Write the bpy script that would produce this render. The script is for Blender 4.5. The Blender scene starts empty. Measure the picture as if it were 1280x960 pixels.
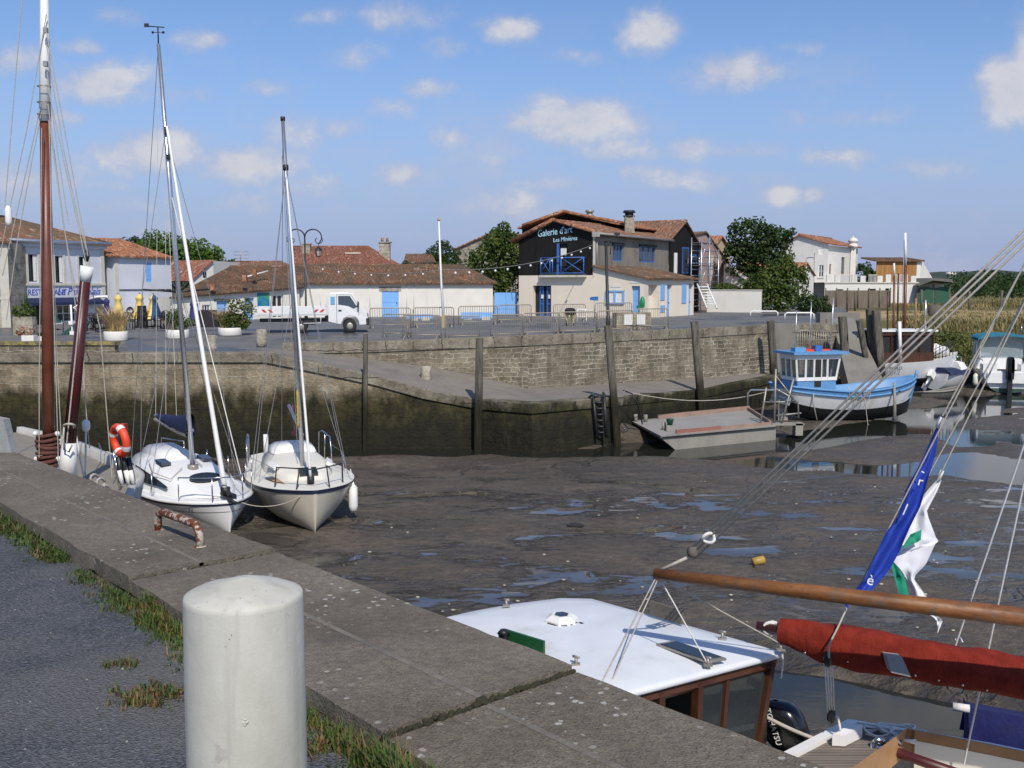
import bpy, bmesh, math, random
from mathutils import Vector, Matrix, Euler, noise
R = math.radians
rnd = random.Random(7)
S = bpy.context.scene
COL = S.collection
# ------------------------------------------------------------------ camera model (for laying the place out)
F = 1300.0; HZ = 354.0; H = 2.75; PITCH = math.atan((480-HZ)/F)
def ray(px, py):
    u = (px-640)/F; v = (480-py)/F
    c, s = math.cos(PITCH), math.sin(PITCH)
    return Vector((u, c+v*s, -s+v*c))
def G(px, py, z):
    d = ray(px, py); t = (z-H)/d.z
    return Vector((d.x*t, d.y*t, z))
def D(px, py, Y):
    d = ray(px, py); t = Y/d.y
    return Vector((d.x*t, Y, H+d.z*t))
def XY(px, Y):                      # ground plan position of a column at distance Y
    return Vector(((px-640)/F*Y/1.0047, Y, 0))
# ------------------------------------------------------------------ mesh builder
class MB:
    def __init__(s): s.v=[]; s.f=[]; s.sm=[]
    def face(s, pts, smooth=False):
        b=len(s.v); s.v += [Vector(p) for p in pts]; s.f.append(tuple(range(b,b+len(pts)))); s.sm.append(smooth); return s
    def mesh(s, vs, fs, smooth=False):
        b=len(s.v); s.v += [Vector(p) for p in vs]
        for f in fs: s.f.append(tuple(i+b for i in f)); s.sm.append(smooth)
        return s
    def box(s, c, size, rz=0, rx=0, ry=0, taper=1.0):
        x,y,z=[k/2 for k in size]; M=Euler((rx,ry,rz)).to_matrix(); c=Vector(c)
        vs=[]
        for sz in (-1,1):
            t = taper if sz>0 else 1.0
            for sx,sy in ((-1,-1),(1,-1),(1,1),(-1,1)): vs.append(c+M@Vector((sx*x*t,sy*y*t,sz*z)))
        return s.mesh(vs,[(3,2,1,0),(4,5,6,7),(0,1,5,4),(1,2,6,5),(2,3,7,6),(3,0,4,7)])
    def obox(s, o, ax, ay, az):      # box from corner + 3 edge vectors
        o,ax,ay,az=Vector(o),Vector(ax),Vector(ay),Vector(az)
        vs=[o,o+ax,o+ax+ay,o+ay,o+az,o+ax+az,o+ax+ay+az,o+ay+az]
        return s.mesh(vs,[(3,2,1,0),(4,5,6,7),(0,1,5,4),(1,2,6,5),(2,3,7,6),(3,0,4,7)])
    def tube(s, pts, r, n=8, cap=True, r2=None, smooth=True):
        pts=[Vector(p) for p in pts]; m=len(pts); vs=[]; fs=[]
        up=None
        for i,p in enumerate(pts):
            t=(pts[min(i+1,m-1)]-pts[max(i-1,0)])
            if t.length<1e-9: t=Vector((0,0,1))
            t.normalize()
            if up is None:
                a=Vector((0,0,1)) if abs(t.z)<.9 else Vector((1,0,0))
                up=(a-t*a.dot(t)).normalized()
            else:
                up=(up-t*up.dot(t))
                up=up.normalized() if up.length>1e-6 else Vector((1,0,0))
            sd=t.cross(up)
            if isinstance(r,(list,tuple)): rr=r[i]
            else: rr = r if r2 is None else r+(r2-r)*i/max(1,m-1)
            for k in range(n):
                a=2*math.pi*k/n; vs.append(p+up*math.cos(a)*rr+sd*math.sin(a)*rr)
        for i in range(m-1):
            for k in range(n):
                k2=(k+1)%n; fs.append((i*n+k,i*n+k2,(i+1)*n+k2,(i+1)*n+k))
        s.mesh(vs,fs,smooth)
        if cap:
            b=len(s.v)-len(vs)
            s.f.append(tuple(b+k for k in range(n-1,-1,-1))); s.sm.append(False)
            s.f.append(tuple(b+(m-1)*n+k for k in range(n))); s.sm.append(False)
        return s
    def lathe(s, prof, c=(0,0,0), n=16, M=None, smooth=True):
        c=Vector(c); vs=[]; fs=[]; m=len(prof)
        for r,z in prof:
            for k in range(n):
                a=2*math.pi*k/n; p=Vector((r*math.cos(a),r*math.sin(a),z))
                if M is not None: p=M@p
                vs.append(c+p)
        for i in range(m-1):
            for k in range(n):
                k2=(k+1)%n; fs.append((i*n+k,i*n+k2,(i+1)*n+k2,(i+1)*n+k))
        fs.append(tuple(range(n-1,-1,-1))); fs.append(tuple((m-1)*n+k for k in range(n)))
        return s.mesh(vs,fs,smooth)
    def prism(s, poly, d):           # polygon (3d pts) extruded by vector d
        d=Vector(d); a=[Vector(p) for p in poly]; n=len(a); vs=a+[p+d for p in a]
        fs=[tuple(range(n-1,-1,-1)),tuple(range(n,2*n))]+[(i,(i+1)%n,n+(i+1)%n,n+i) for i in range(n)]
        return s.mesh(vs,fs)
    def grid(s, rows, smooth=True, flip=False):
        m=len(rows); n=len(rows[0]); vs=[p for r in rows for p in r]; fs=[]
        for i in range(m-1):
            for j in range(n-1):
                q=(i*n+j,i*n+j+1,(i+1)*n+j+1,(i+1)*n+j)
                fs.append(q[::-1] if flip else q)
        return s.mesh(vs,fs,smooth)
    def ball(s, c, r, n=10, m=6):
        if not isinstance(r,(tuple,list)): r=(r,r,r)
        c=Vector(c); rows=[]
        for i in range(m+1):
            t=math.pi*i/m
            rows.append([c+Vector((r[0]*math.sin(t)*math.cos(2*math.pi*k/n),r[1]*math.sin(t)*math.sin(2*math.pi*k/n),r[2]*math.cos(t))) for k in range(n+1)])
        return s.grid(rows)
    def build(s, name, mat, parent=None, local=False, recalc=True):
        me=bpy.data.meshes.new(name)
        M=Matrix.Identity(4)
        vs=s.v
        if parent is not None and not local:
            Mi=world_of(parent).inverted(); lv=[Mi@p for p in vs]
        else: lv=vs
        me.from_pydata([tuple(p) for p in lv],[],s.f)
        uv=me.uv_layers.new(name='UVMap'); li=0
        buf=[]
        for f in s.f:
            p=[vs[i] for i in f]
            nrm=Vector((0,0,0))
            for i in range(len(p)):
                a,b=p[i],p[(i+1)%len(p)]
                nrm+=Vector(((a.y-b.y)*(a.z+b.z),(a.z-b.z)*(a.x+b.x),(a.x-b.x)*(a.y+b.y)))
            nrm = nrm.normalized() if nrm.length>1e-12 else Vector((0,0,1))
            t=Vector((-nrm.y,nrm.x,0))
            t = t.normalized() if t.length>.05 else Vector((1,0,0))
            w=nrm.cross(t)
            for q in p: buf += [q.dot(t),q.dot(w)]
        uv.data.foreach_set('uv',buf)
        me.polygons.foreach_set('use_smooth',s.sm)
        if mat is not None: me.materials.append(mat)
        if recalc:
            bm=bmesh.new(); bm.from_mesh(me); bmesh.ops.remove_doubles(bm,verts=bm.verts,dist=1e-5)
            bmesh.ops.recalc_face_normals(bm,faces=bm.faces); bm.to_mesh(me); bm.free()
        o=bpy.data.objects.new(name,me); COL.objects.link(o)
        if parent is not None: o.parent=parent
        return o
WM={}
def world_of(o):
    M=o.matrix_basis.copy() if o.name not in WM else WM[o.name]
    return M if o.parent is None else world_of(o.parent)@M
def tag(o,label=None,cat=None,group=None,kind=None):
    if label: o['label']=label
    if cat: o['category']=cat
    if group: o['group']=group
    if kind: o['kind']=kind
    return o
def thing(name,loc,label,cat,rz=0,group=None,rx=0,ry=0):
    o=bpy.data.objects.new(name,None); COL.objects.link(o); o.empty_display_size=.2
    o.location=loc; o.rotation_euler=(rx,ry,rz)
    o.matrix_basis=Matrix.Translation(Vector(loc))@Euler((rx,ry,rz)).to_matrix().to_4x4()
    return tag(o,label,cat,group)
def dup(o,parent=None):
    c=o.copy(); COL.objects.link(c)
    if parent is not None: c.parent=parent
    for ch in list(o.children): dup(ch,c)
    return c
def sag(a,b,d,n=10):
    a,b=Vector(a),Vector(b)
    return [a.lerp(b,i/n)-Vector((0,0,d*4*(i/n)*(1-i/n))) for i in range(n+1)]
def text(name,body,size,mat,parent,origin,xdir,updir,ext=.01,shear=0,align='LEFT',sx=1.0):
    cu=bpy.data.curves.new(name,'FONT'); cu.body=body; cu.size=size; cu.extrude=ext; cu.shear=shear; cu.align_x=align
    cu.resolution_u=2
    tmp=bpy.data.objects.new(name,cu); COL.objects.link(tmp)
    bpy.context.view_layer.update()
    me=bpy.data.meshes.new_from_object(tmp.evaluated_get(bpy.context.evaluated_depsgraph_get()))
    bpy.data.objects.remove(tmp)
    x=Vector(xdir).normalized(); u=Vector(updir).normalized(); n=x.cross(u)
    M=Matrix(((x.x*sx,u.x,n.x,origin[0]),(x.y*sx,u.y,n.y,origin[1]),(x.z*sx,u.z,n.z,origin[2]),(0,0,0,1)))
    me.transform(world_of(parent).inverted()@M if parent is not None else M)
    me.materials.clear(); me.materials.append(mat); me.name=name
    o=bpy.data.objects.new(name,me); COL.objects.link(o); o.parent=parent
    return o
# ------------------------------------------------------------------ materials
class NT:
    def __init__(s,name):
        s.m=bpy.data.materials.new(name); s.m.use_nodes=True; s.t=s.m.node_tree; s.n=s.t.nodes; s.l=s.t.links
        s.b=s.n['Principled BSDF']; s.geo=None; s._uv=None; s._tc=None
    def node(s,k): return s.n.new(k)
    def put(s,a,sock):
        if isinstance(a,bpy.types.NodeSocket): s.l.new(a,sock)
        elif a is not None:
            if sock.type=='RGBA' and len(a)==3: a=(*a,1)
            sock.default_value=a
    def pos(s):
        if s.geo is None: s.geo=s.node('ShaderNodeNewGeometry')
        return s.geo.outputs['Position']
    def obj(s):
        if s._tc is None: s._tc=s.node('ShaderNodeTexCoord')
        return s._tc.outputs['Object']
    def uv(s):
        if s._tc is None: s._tc=s.node('ShaderNodeTexCoord')
        return s._tc.outputs['UV']
    def mapv(s,vec,scale=(1,1,1),rot=(0,0,0),loc=(0,0,0)):
        m=s.node('ShaderNodeMapping'); s.l.new(vec,m.inputs['Vector']); m.inputs['Scale'].default_value=scale; m.inputs['Rotation'].default_value=rot; m.inputs['Location'].default_value=loc
        return m.outputs[0]
    def noise(s,vec,scale,detail=4,rough=.55,dist=0):
        m=s.node('ShaderNodeTexNoise'); s.l.new(vec,m.inputs['Vector']); m.inputs['Scale'].default_value=scale; m.inputs['Detail'].default_value=detail; m.inputs['Roughness'].default_value=rough; m.inputs['Distortion'].default_value=dist
        return m.outputs[0]
    def vor(s,vec,scale,feat='F1'):
        m=s.node('ShaderNodeTexVoronoi'); m.feature=feat; s.l.new(vec,m.inputs['Vector']); m.inputs['Scale'].default_value=scale
        return m
    def ramp(s,fac,stops,interp='LINEAR'):
        m=s.node('ShaderNodeValToRGB'); m.color_ramp.interpolation=interp; e=m.color_ramp.elements
        while len(e)<len(stops): e.new(.5)
        for k,(p,c) in zip(e,stops):
            k.position=p
            if not isinstance(c,(tuple,list)): c=(c,c,c)
            k.color=(*c,1) if len(c)==3 else c
        s.put(fac,m.inputs[0]); return m.outputs[0]
    def mix(s,fac,a,b,mode='MIX'):
        m=s.node('ShaderNodeMix'); m.data_type='RGBA'; m.blend_type=mode
        s.put(fac,m.inputs[0]); s.put(a,m.inputs[6]); s.put(b,m.inputs[7]); return m.outputs[2]
    def math(s,op,a,b=0,c=None,clamp=False):
        m=s.node('ShaderNodeMath'); m.operation=op; m.use_clamp=clamp; s.put(a,m.inputs[0]); s.put(b,m.inputs[1])
        if c is not None: s.put(c,m.inputs[2])
        return m.outputs[0]
    def sep(s,vec):
        m=s.node('ShaderNodeSeparateXYZ'); s.l.new(vec,m.inputs[0]); return m.outputs
    def smooth(s,v,a,b,lo=0,hi=1):
        m=s.node('ShaderNodeMapRange'); m.interpolation_type='SMOOTHSTEP'; s.put(v,m.inputs[0])
        m.inputs[1].default_value=a; m.inputs[2].default_value=b; m.inputs[3].default_value=lo; m.inputs[4].default_value=hi
        return m.outputs[0]
    def bump(s,h,strength=.3,dist=.02):
        m=s.node('ShaderNodeBump'); m.inputs['Strength'].default_value=strength; m.inputs['Distance'].default_value=dist
        s.put(h,m.inputs['Height']); s.l.new(m.outputs[0],s.b.inputs['Normal']); return m
    def fin(s,color=None,rough=None,metal=0,spec=.5):
        s.put(color,s.b.inputs['Base Color']); s.put(rough,s.b.inputs['Roughness']); s.put(metal,s.b.inputs['Metallic'])
        s.b.inputs['Specular IOR Level'].default_value=spec
        return s.m
def sc(c,k): return tuple(min(1,x*k) for x in c)
def plain(name,c,rough=.55,var=.15,scale=4.0,metal=0,spec=.5,bump=0,fine=0,streak=False,dirt=None,dirt_amt=.5):
    t=NT(name)
    v=t.pos()
    if streak: v=t.mapv(v,(1,1,.12))
    n=t.noise(v,scale,5)
    col=t.ramp(n,[(.25,sc(c,1-var)),(.75,sc(c,1+var))])
    if dirt is not None:
        n2=t.noise(t.mapv(t.pos(),(1,1,.25),loc=(3,7,1)),scale*.7,6,.65)
        col=t.mix(t.smooth(n2,.55,.75,0,dirt_amt),col,dirt)
    if fine:
        n3=t.noise(t.pos(),scale*14,3); col=t.mix(fine,col,t.ramp(n3,[(.3,sc(c,.5)),(.7,sc(c,1.4))]))
    if bump: t.bump(t.noise(t.pos(),scale*5,4),bump,.02)
    return t.fin(col,t.ramp(n,[(.2,max(.03,rough-.08)),(.8,min(1,rough+.08))]),metal,spec)
def stone_mat(name,c1,c2,mortar,bw=.55,bh=.22,msize=.018,algae=None,pale=0.0,tide=-1.9,lich=None):
    t=NT(name); uv=t.uv()
    wob=t.noise(uv,2.2,3); 
    mv=t.node('ShaderNodeVectorMath'); mv.operation='ADD'
    cx=t.node('ShaderNodeCombineXYZ'); t.put(t.math('MULTIPLY',t.math('SUBTRACT',wob,.5),.42),cx.inputs[0]); t.put(t.math('MULTIPLY',t.math('SUBTRACT',t.noise(t.mapv(uv,loc=(9,4,0)),1.7,4),.5),.24),cx.inputs[1])
    t.l.new(uv,mv.inputs[0]); t.l.new(cx.outputs[0],mv.inputs[1])
    b=t.node('ShaderNodeTexBrick'); t.l.new(mv.outputs[0],b.inputs['Vector'])
    b.inputs['Scale'].default_value=1; b.inputs['Brick Width'].default_value=bw; b.inputs['Row Height'].default_value=bh; b.inputs['Mortar Size'].default_value=msize; b.inputs['Mortar Smooth'].default_value=.3
    b.offset_frequency=2; b.squash=.7; b.squash_frequency=3; b.inputs['Bias'].default_value=0
    b.inputs['Color1'].default_value=(*c1,1); b.inputs['Color2'].default_value=(*c2,1); b.inputs['Mortar'].default_value=(*mortar,1)
    # mortar only fully visible in patches
    patch=t.smooth(t.noise(uv,.55,4),.42,.62)
    stonecol=t.mix(t.noise(uv,3.1,4),c1,c2)
    col=t.mix(t.math('MULTIPLY',b.outputs['Fac'],t.math('SUBTRACT',1,t.math('MULTIPLY',patch,.75))),b.outputs['Color'],b.outputs['Color'])
    col=t.mix(t.math('MULTIPLY',patch,.7),b.outputs['Color'],stonecol)
    n=t.noise(t.pos(),1.3,8,.65); col=t.mix(.9,col,t.ramp(n,[(.28,(.36,.33,.28)),(.6,(1.0,1.0,.98)),(.8,(1.2,1.18,1.12))]),'MULTIPLY')
    n2=t.noise(t.pos(),9,4); col=t.mix(.6,col,t.ramp(n2,[(.25,(.5,.5,.48)),(.7,(1.12,1.1,1.08))]),'MULTIPLY')
    # dark drips from the top
    st=t.noise(t.mapv(t.pos(),(1.6,1.6,.15)),1.5,5); col=t.mix(t.smooth(st,.52,.7,0,.55),col,sc(c1,.35))
    if lich is not None:
        l=t.noise(t.pos(),2.6,6,.7); col=t.mix(t.smooth(l,.42,.6,0,.85),col,lich)
    rough=.85
    if algae is not None:
        z=t.sep(t.pos())[2]
        zz=t.math('ADD',z,t.math('MULTIPLY',t.math('SUBTRACT',t.noise(t.mapv(t.pos(),(1,1,.5)),.8,6,.7),.5),2.2))
        f=t.smooth(zz,tide+.35,tide-.35)
        al=t.ramp(t.noise(t.mapv(t.pos(),(1,1,.6)),2.2,7,.7),[(.3,sc(algae,.15)),(.45,sc(algae,.55)),(.55,(algae[0]*1.05,algae[1]*1.12,algae[2]*.8)),(.66,(.075,.06,.033)),(.78,(.14,.12,.08))])
        col=t.mix(t.math('MULTIPLY',f,.96),col,al)
        wet=t.smooth(zz,-1.7,-2.9); col=t.mix(t.math('MULTIPLY',wet,.8),col,(.012,.012,.008))
    h=t.math('ADD',t.math('MULTIPLY',b.outputs['Fac'],-.6),t.math('ADD',t.math('MULTIPLY',t.noise(t.pos(),3.5,6,.65),1.3),t.math('MULTIPLY',n2,.5)))
    t.bump(h,.9,.06)
    return t.fin(col,rough,0,.25)
def tile_mat(name,base,moss,mossamt=.5):
    t=NT(name); uv=t.uv()
    b=t.node('ShaderNodeTexBrick'); t.l.new(uv,b.inputs['Vector']); b.inputs['Scale'].default_value=1; b.inputs['Brick Width'].default_value=.22; b.inputs['Row Height'].default_value=.38; b.inputs['Mortar Size'].default_value=.012
    b.offset=.0; b.inputs['Color1'].default_value=(*sc(base,.6),1); b.inputs['Color2'].default_value=(*sc(base,1.5),1); b.inputs['Mortar'].default_value=(*sc(base,.3),1)
    vr=t.vor(t.mapv(uv,(1/.22,1/.38,1)),1.0); hv=t.node('ShaderNodeSeparateColor'); t.l.new(vr.outputs['Color'],hv.inputs[0])
    tone=t.ramp(hv.outputs[0],[(0,sc(base,.45)),(.4,base),(.75,(min(1,base[0]*1.35),base[1]*1.3,base[2]*1.2)),(.93,(base[0]*1.5,base[1]*1.75,base[2]*2.0)),(1,(.55,.47,.38))])
    col=t.mix(.75,b.outputs['Color'],tone)
    n=t.noise(t.pos(),.7,7,.7); col=t.mix(t.smooth(n,.6-.3*mossamt,.85-.3*mossamt,0,.8),col,moss)
    n2=t.noise(t.pos(),5,4); col=t.mix(.6,col,t.ramp(n2,[(.3,.55),(.7,1.15)]),'MULTIPLY')
    return t.fin(col,.85,0,.2)
def plank_mat(name,c,w=.16,vert=True,var=.5,weather=None,rough=.75):
    t=NT(name); uv=t.uv()
    m=t.mapv(uv,(1,1,1),(0,0,R(90) if vert else 0))
    b=t.node('ShaderNodeTexBrick'); t.l.new(m,b.inputs['Vector']); b.inputs['Scale'].default_value=1; b.inputs['Brick Width'].default_value=3.3; b.inputs['Row Height'].default_value=w; b.inputs['Mortar Size'].default_value=.012
    b.inputs['Color1'].default_value=(*sc(c,1-var),1); b.inputs['Color2'].default_value=(*sc(c,1+var),1); b.inputs['Mortar'].default_value=(*sc(c,.35),1)
    g=t.noise(t.mapv(uv,(14,.7,1) if vert else (.7,14,1)),1.5,5); col=t.mix(.6,b.outputs['Color'],t.ramp(g,[(.3,sc(c,.55)),(.7,sc(c,1.45))]))
    if weather is not None:
        n=t.noise(t.mapv(t.pos(),(1,1,.3)),.9,5); col=t.mix(t.smooth(n,.45,.7,0,.7),col,weather)
    return t.fin(col,rough,0,.25)
def leaf_mat(name,dark,light):
    t=NT(name); n=t.noise(t.pos(),.9,5,.6); n2=t.noise(t.pos(),7,2)
    col=t.mix(.45,t.ramp(n,[(.32,sc(dark,.8)),(.5,sc(light,.7)),(.68,(min(1,light[0]*1.5),light[1]*1.25,light[2]))]),t.ramp(n2,[(.3,sc(dark,.8)),(.7,sc(light,1.15))]))
    m=t.fin(col,.55,0,.3)
    tr=t.node('ShaderNodeBsdfTranslucent'); t.l.new(col,tr.inputs[0]); mx=t.node('ShaderNodeMixShader'); mx.inputs[0].default_value=.3
    t.l.new(t.b.outputs[0],mx.inputs[1]); t.l.new(tr.outputs[0],mx.inputs[2]); t.l.new(mx.outputs[0],t.n['Material Output'].inputs[0])
    return m
def glass_mat(name,c=(.02,.025,.03)):
    t=NT(name); return t.fin(c,.06,0,.6)
M={}
M['white']=plain('white_gelcoat',(.78,.78,.76),.28,.04,2.0,dirt=(.5,.46,.38),dirt_amt=.35)
M['cream']=plain('cream_gelcoat',(.56,.51,.41),.35,.06,2.0,dirt=(.42,.36,.25),dirt_amt=.4)
M['deckcream']=plain('cream_deck',(.70,.67,.58),.5,.05,3.0,dirt=(.45,.42,.35),dirt_amt=.3)
M['whitepaint']=plain('white_paint',(.78,.77,.73),.5,.06,3.0,dirt=(.5,.47,.42),dirt_amt=.4)
M['navy']=plain('navy_strip',(.02,.025,.06),.4,.2)
M['navycloth']=plain('navy_canvas',(.012,.02,.07),.8,.25,6,bump=.3)
M['bluecloth']=plain('royal_blue_canvas',(.008,.012,.09),.8,.25,5,bump=.4)
M['alu']=plain('aluminium',(.62,.63,.66),.32,.08,3,metal=.85)
M['steel']=plain('stainless_steel',(.6,.6,.62),.25,.08,5,metal=1)
M['galv']=plain('galvanised_steel',(.36,.34,.30),.5,.2,6,metal=.55)
M['rope']=plain('rope_fibre',(.42,.38,.32),.9,.2,30)
M['wire']=plain('rigging_wire',(.30,.30,.31),.5,.1,9,metal=.4)
M['ropewhite']=plain('white_rope',(.68,.66,.62),.85,.15,30)
M['black']=plain('black_plastic',(.015,.015,.017),.45,.2,5)
M['blackmetal']=plain('black_iron',(.018,.018,.02),.5,.2,5)
M['rubber']=plain('tyre_rubber',(.02,.02,.02),.85,.2,6)
M['glass']=glass_mat('dark_glass')
M['glassblue']=glass_mat('sky_tinted_glass',(.05,.06,.075))
M['varnish']=plain('varnished_timber',(.065,.024,.011),.35,.35,3,streak=False)
M['mastred']=plain('red_brown_varnish',(.14,.04,.022),.4,.3,3,dirt=(.25,.1,.05),dirt_amt=.4)
M['darkred']=plain('dark_red_paint',(.07,.012,.012),.4,.3,3)
M['wood']=plain('grey_timber',(.12,.105,.085),.9,.4,3,streak=True,bump=.6,fine=.3)
M['post']=None
M['bluepaint']=plain('blue_paint',(.12,.29,.52),.5,.12,4,dirt=(.2,.33,.5),dirt_amt=.4)
M['skyblue']=plain('pale_blue_paint',(.20,.43,.80),.55,.07,2,dirt=(.3,.45,.7),dirt_amt=.3)
M['doorblue']=plain('door_blue_paint',(.22,.42,.72),.55,.08,2)
M['midblue']=plain('mid_blue_paint',(.04,.14,.42),.5,.1,3)
M['orange']=plain('orange_buoy',(.75,.07,.02),.5,.1,5)
M['yellow']=plain('yellow_canvas',(.75,.55,.16),.8,.12,4)
M['greencloth']=plain('dark_green_canvas',(.02,.07,.06),.8,.2,4)
M['hivis']=plain('hi_vis_cloth',(.55,.75,.15),.8,.1,6)
M['skin']=plain('skin',(.5,.3,.22),.6,.1,6)
M['darkcloth']=plain('dark_cloth',(.02,.015,.018),.9,.2,8)
# ================================================================== SETTING
W = -3.55                                  # water level in the creek at low tide
QZ = .95                                  # near quay top
def gz(x,y):                              # far quay ground height
    t=max(0,min(1,(y-42)/14.0)); t=t*t*(3-2*t)
    return .08+.24*t
# ---------------- near quay
t=NT('asphalt_near')
n1=t.noise(t.pos(),60,4); n2=t.noise(t.pos(),1.1,6,.65); v=t.vor(t.pos(),85); v2=t.vor(t.pos(),38)
col=t.ramp(n2,[(.3,(.072,.080,.090)),(.7,(.125,.13,.138))])
col=t.mix(.8,col,t.ramp(n1,[(.32,.35),(.52,1.0),(.7,2.0)]),'MULTIPLY')
col=t.mix(t.smooth(v.outputs['Distance'],.0,.28,.75,0),col,(.05,.055,.06))
col=t.mix(t.smooth(v2.outputs['Distance'],.03,.10,.8,0),col,(.24,.24,.24))
n3=t.noise(t.pos(),.55,5); col=t.mix(t.smooth(n3,.5,.7,0,.5),col,(.15,.14,.125))
t.bump(t.math('ADD',n1,v.outputs['Distance']),.9,.012)
M['asphalt']=t.fin(col,.85,0,.3)
t=NT('quay_concrete')
n1=t.noise(t.pos(),1.3,7,.65); n2=t.noise(t.pos(),22,5,.6); n3=t.noise(t.pos(),90,3)
col=t.ramp(n1,[(.25,(.130,.109,.082)),(.55,(.195,.167,.130)),(.8,(.260,.228,.18))])
col=t.mix(.5,col,t.ramp(n2,[(.3,.5),(.6,1.08),(.8,1.3)]),'MULTIPLY')
col=t.mix(.5,col,t.ramp(n3,[(.34,.5),(.52,1.0),(.7,1.45)]),'MULTIPLY')
stn=t.noise(t.pos(),.75,6,.7); col=t.mix(t.smooth(stn,.48,.68,0,.65),col,(.095,.083,.068))
vv=t.vor(t.pos(),31); sepc=t.node('ShaderNodeSeparateColor'); t.l.new(vv.outputs['Color'],sepc.inputs[0])
agg=t.math('MULTIPLY',t.smooth(vv.outputs['Distance'],.12,.22,1,0),t.math('GREATER_THAN',sepc.outputs[0],.72))
col=t.mix(t.math('MULTIPLY',agg,.4),col,(.27,.255,.22))
vd=t.vor(t.pos(),70); sepd=t.node('ShaderNodeSeparateColor'); t.l.new(vd.outputs['Color'],sepd.inputs[0])
pit=t.math('MULTIPLY',t.smooth(vd.outputs['Distance'],.15,.3,1,0),t.math('GREATER_THAN',sepd.outputs[1],.6))
col=t.mix(t.math('MULTIPLY',pit,.4),col,(.05,.045,.037))
mask=t.smooth(t.noise(t.pos(),1.1,4),.46,.6); vl=t.vor(t.pos(),14)
col=t.mix(t.math('MULTIPLY',mask,t.smooth(t.math('ADD',vl.outputs['Distance'],t.math('MULTIPLY',t.noise(t.pos(),40,3),.25)),.27,.22,1,0) if False else t.smooth(t.math('ADD',vl.outputs['Distance'],t.math('MULTIPLY',t.noise(t.pos(),30,3),.4)),.42,.36,0,.85)),col,(.46,.45,.41))
t.bump(t.math('ADD',t.math('ADD',t.math('MULTIPLY',n2,1.2),n3),t.math('MULTIPLY',pit,-.7)),.8,.012)
M['quay']=t.fin(col,.9,0,.2)
M['mortar']=plain('pale_mortar',(.165,.146,.118),.95,.4,7,bump=.5,dirt=(.12,.105,.083),dirt_amt=1,fine=.3)
M['kerb']=plain('dark_gap',(.03,.027,.022),.95,.3,10)
oa,ob=G(0,558,QZ),G(1005,940,QZ); ia,ib=G(0,628,QZ),G(550,955,QZ)
dq=((ob-oa).normalized()+(ib-ia).normalized()*.0).normalized(); nq=Vector((-dq.y,dq.x,0))
if nq.y<0: nq=-nq
def on_line(a,b,s):                       # point of line a-b at station s along dq (from ob)
    d=(b-a); k=(s-(a-ob).dot(dq))/d.dot(dq); return a+d*k
def quay(s,w): return on_line(ia,ib,s).lerp(on_line(oa,ob,s),w)
def qs(px,py): return (G(px,py,QZ)-ob).dot(dq)
joints=sorted([-34,-27.5,-21,-16,-11.5,qs(130,655)-.2,qs(215,735)-.35,(qs(505,895)+qs(720,840))/2,3.0,6.5])
mb=MB(); mm=MB()
gap=.018
for k in range(len(joints)-1):
    a,b=joints[k]+gap,joints[k+1]-gap
    dz=(.0,.012,-.006,.008)[k%4]
    if abs(joints[k]-(qs(505,895)+qs(720,840))/2)<.01: dz=-.03
    for w0,w1 in ((0,.462),(.492,1.0)):
        nn=24
        for i in range(nn):                # slightly ragged edges on both long sides
            sa,sb=a+(b-a)*i/nn,a+(b-a)*(i+1)/nn
            def e(s,w):
                j=(noise.noise(Vector((s*2.3,w*5,1)))*.022+noise.noise(Vector((s*9,w*5,1)))*.012) if w in (0,1.0) else 0
                p=quay(s,w); return p+nq*j
            q=[e(sa,w0),e(sb,w0),e(sb,w1),e(sa,w1)]
            q=[p+Vector((0,0,dz)) for p in q]
            mb.face(q)
            dn=Vector((0,0,-.16))
            if w0==0: mb.face([q[1],q[0],q[0]+dn,q[1]+dn])
            if w1==1.0: mb.face([q[3],q[2],q[2]+dn*2.4,q[3]+dn*2.4])
            if i==0: mb.face([q[0],q[3],q[3]+dn,q[0]+dn])
            if i==nn-1: mb.face([q[2],q[1],q[1]+dn,q[2]+dn])
            if w0==0:
                z=Vector((0,0,.0015+dz))
                j_=.006*noise.noise(Vector((sa*9,0,0))); mm.face([quay(sa,.461)+z,quay(sb,.461)+z,quay(sb,.4935)+z,quay(sa,.4935)+z])
tag(mb.build('quay',M['quay'],recalc=False),kind='structure')
mj=MB(); jr=random.Random(8); sj=joints[7]
for k in range(150):
    w_=k/150; p=quay(sj+jr.uniform(-.014,.014),w_); p.z+=jr.uniform(-.045,-.022); mj.ball(p,(jr.uniform(.008,.02),jr.uniform(.008,.02),.012),6,4)
for sj in joints[1:9]:
    for k in range(14): p=quay(sj+jr.uniform(-.016,.016),.477+jr.uniform(-.016,.016)); p.z-=jr.uniform(.012,.02); mj.ball(p,(.014,.014,.012),6,4)
for sj in joints[:7]:
    for k in range(40): p=quay(sj+jr.uniform(-.012,.012),jr.random()); p.z-=jr.uniform(.012,.03); mj.ball(p,(.014,.014,.012),6,4)
tag(mj.build('joint_moss',plain('dark_moss',(.028,.026,.012),.95,.5,30)),kind='stuff')
tag(mm.build('mortar_joint',M['mortar'],recalc=False),kind='structure')
mb=MB(); z=Vector((0,0,-.09))
mb.face([quay(-36,.01)+z,quay(7,.01)+z,quay(7,.97)+z,quay(-36,.97)+z])
tag(mb.build('quay_bed',M['kerb'],recalc=False),kind='structure')
mb=MB(); z=Vector((0,0,-.11)); back=-nq*14
rows=[]
for j in range(22):
    f=(j/21)**2; row=[]
    for i in range(70):
        s=-36+43*i/69; p=quay(s,.06)+z+back*f
        p.z+=noise.noise(p*.9)*.014 - .03*(1-f)*0; row.append(p)
    rows.append(row)
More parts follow.
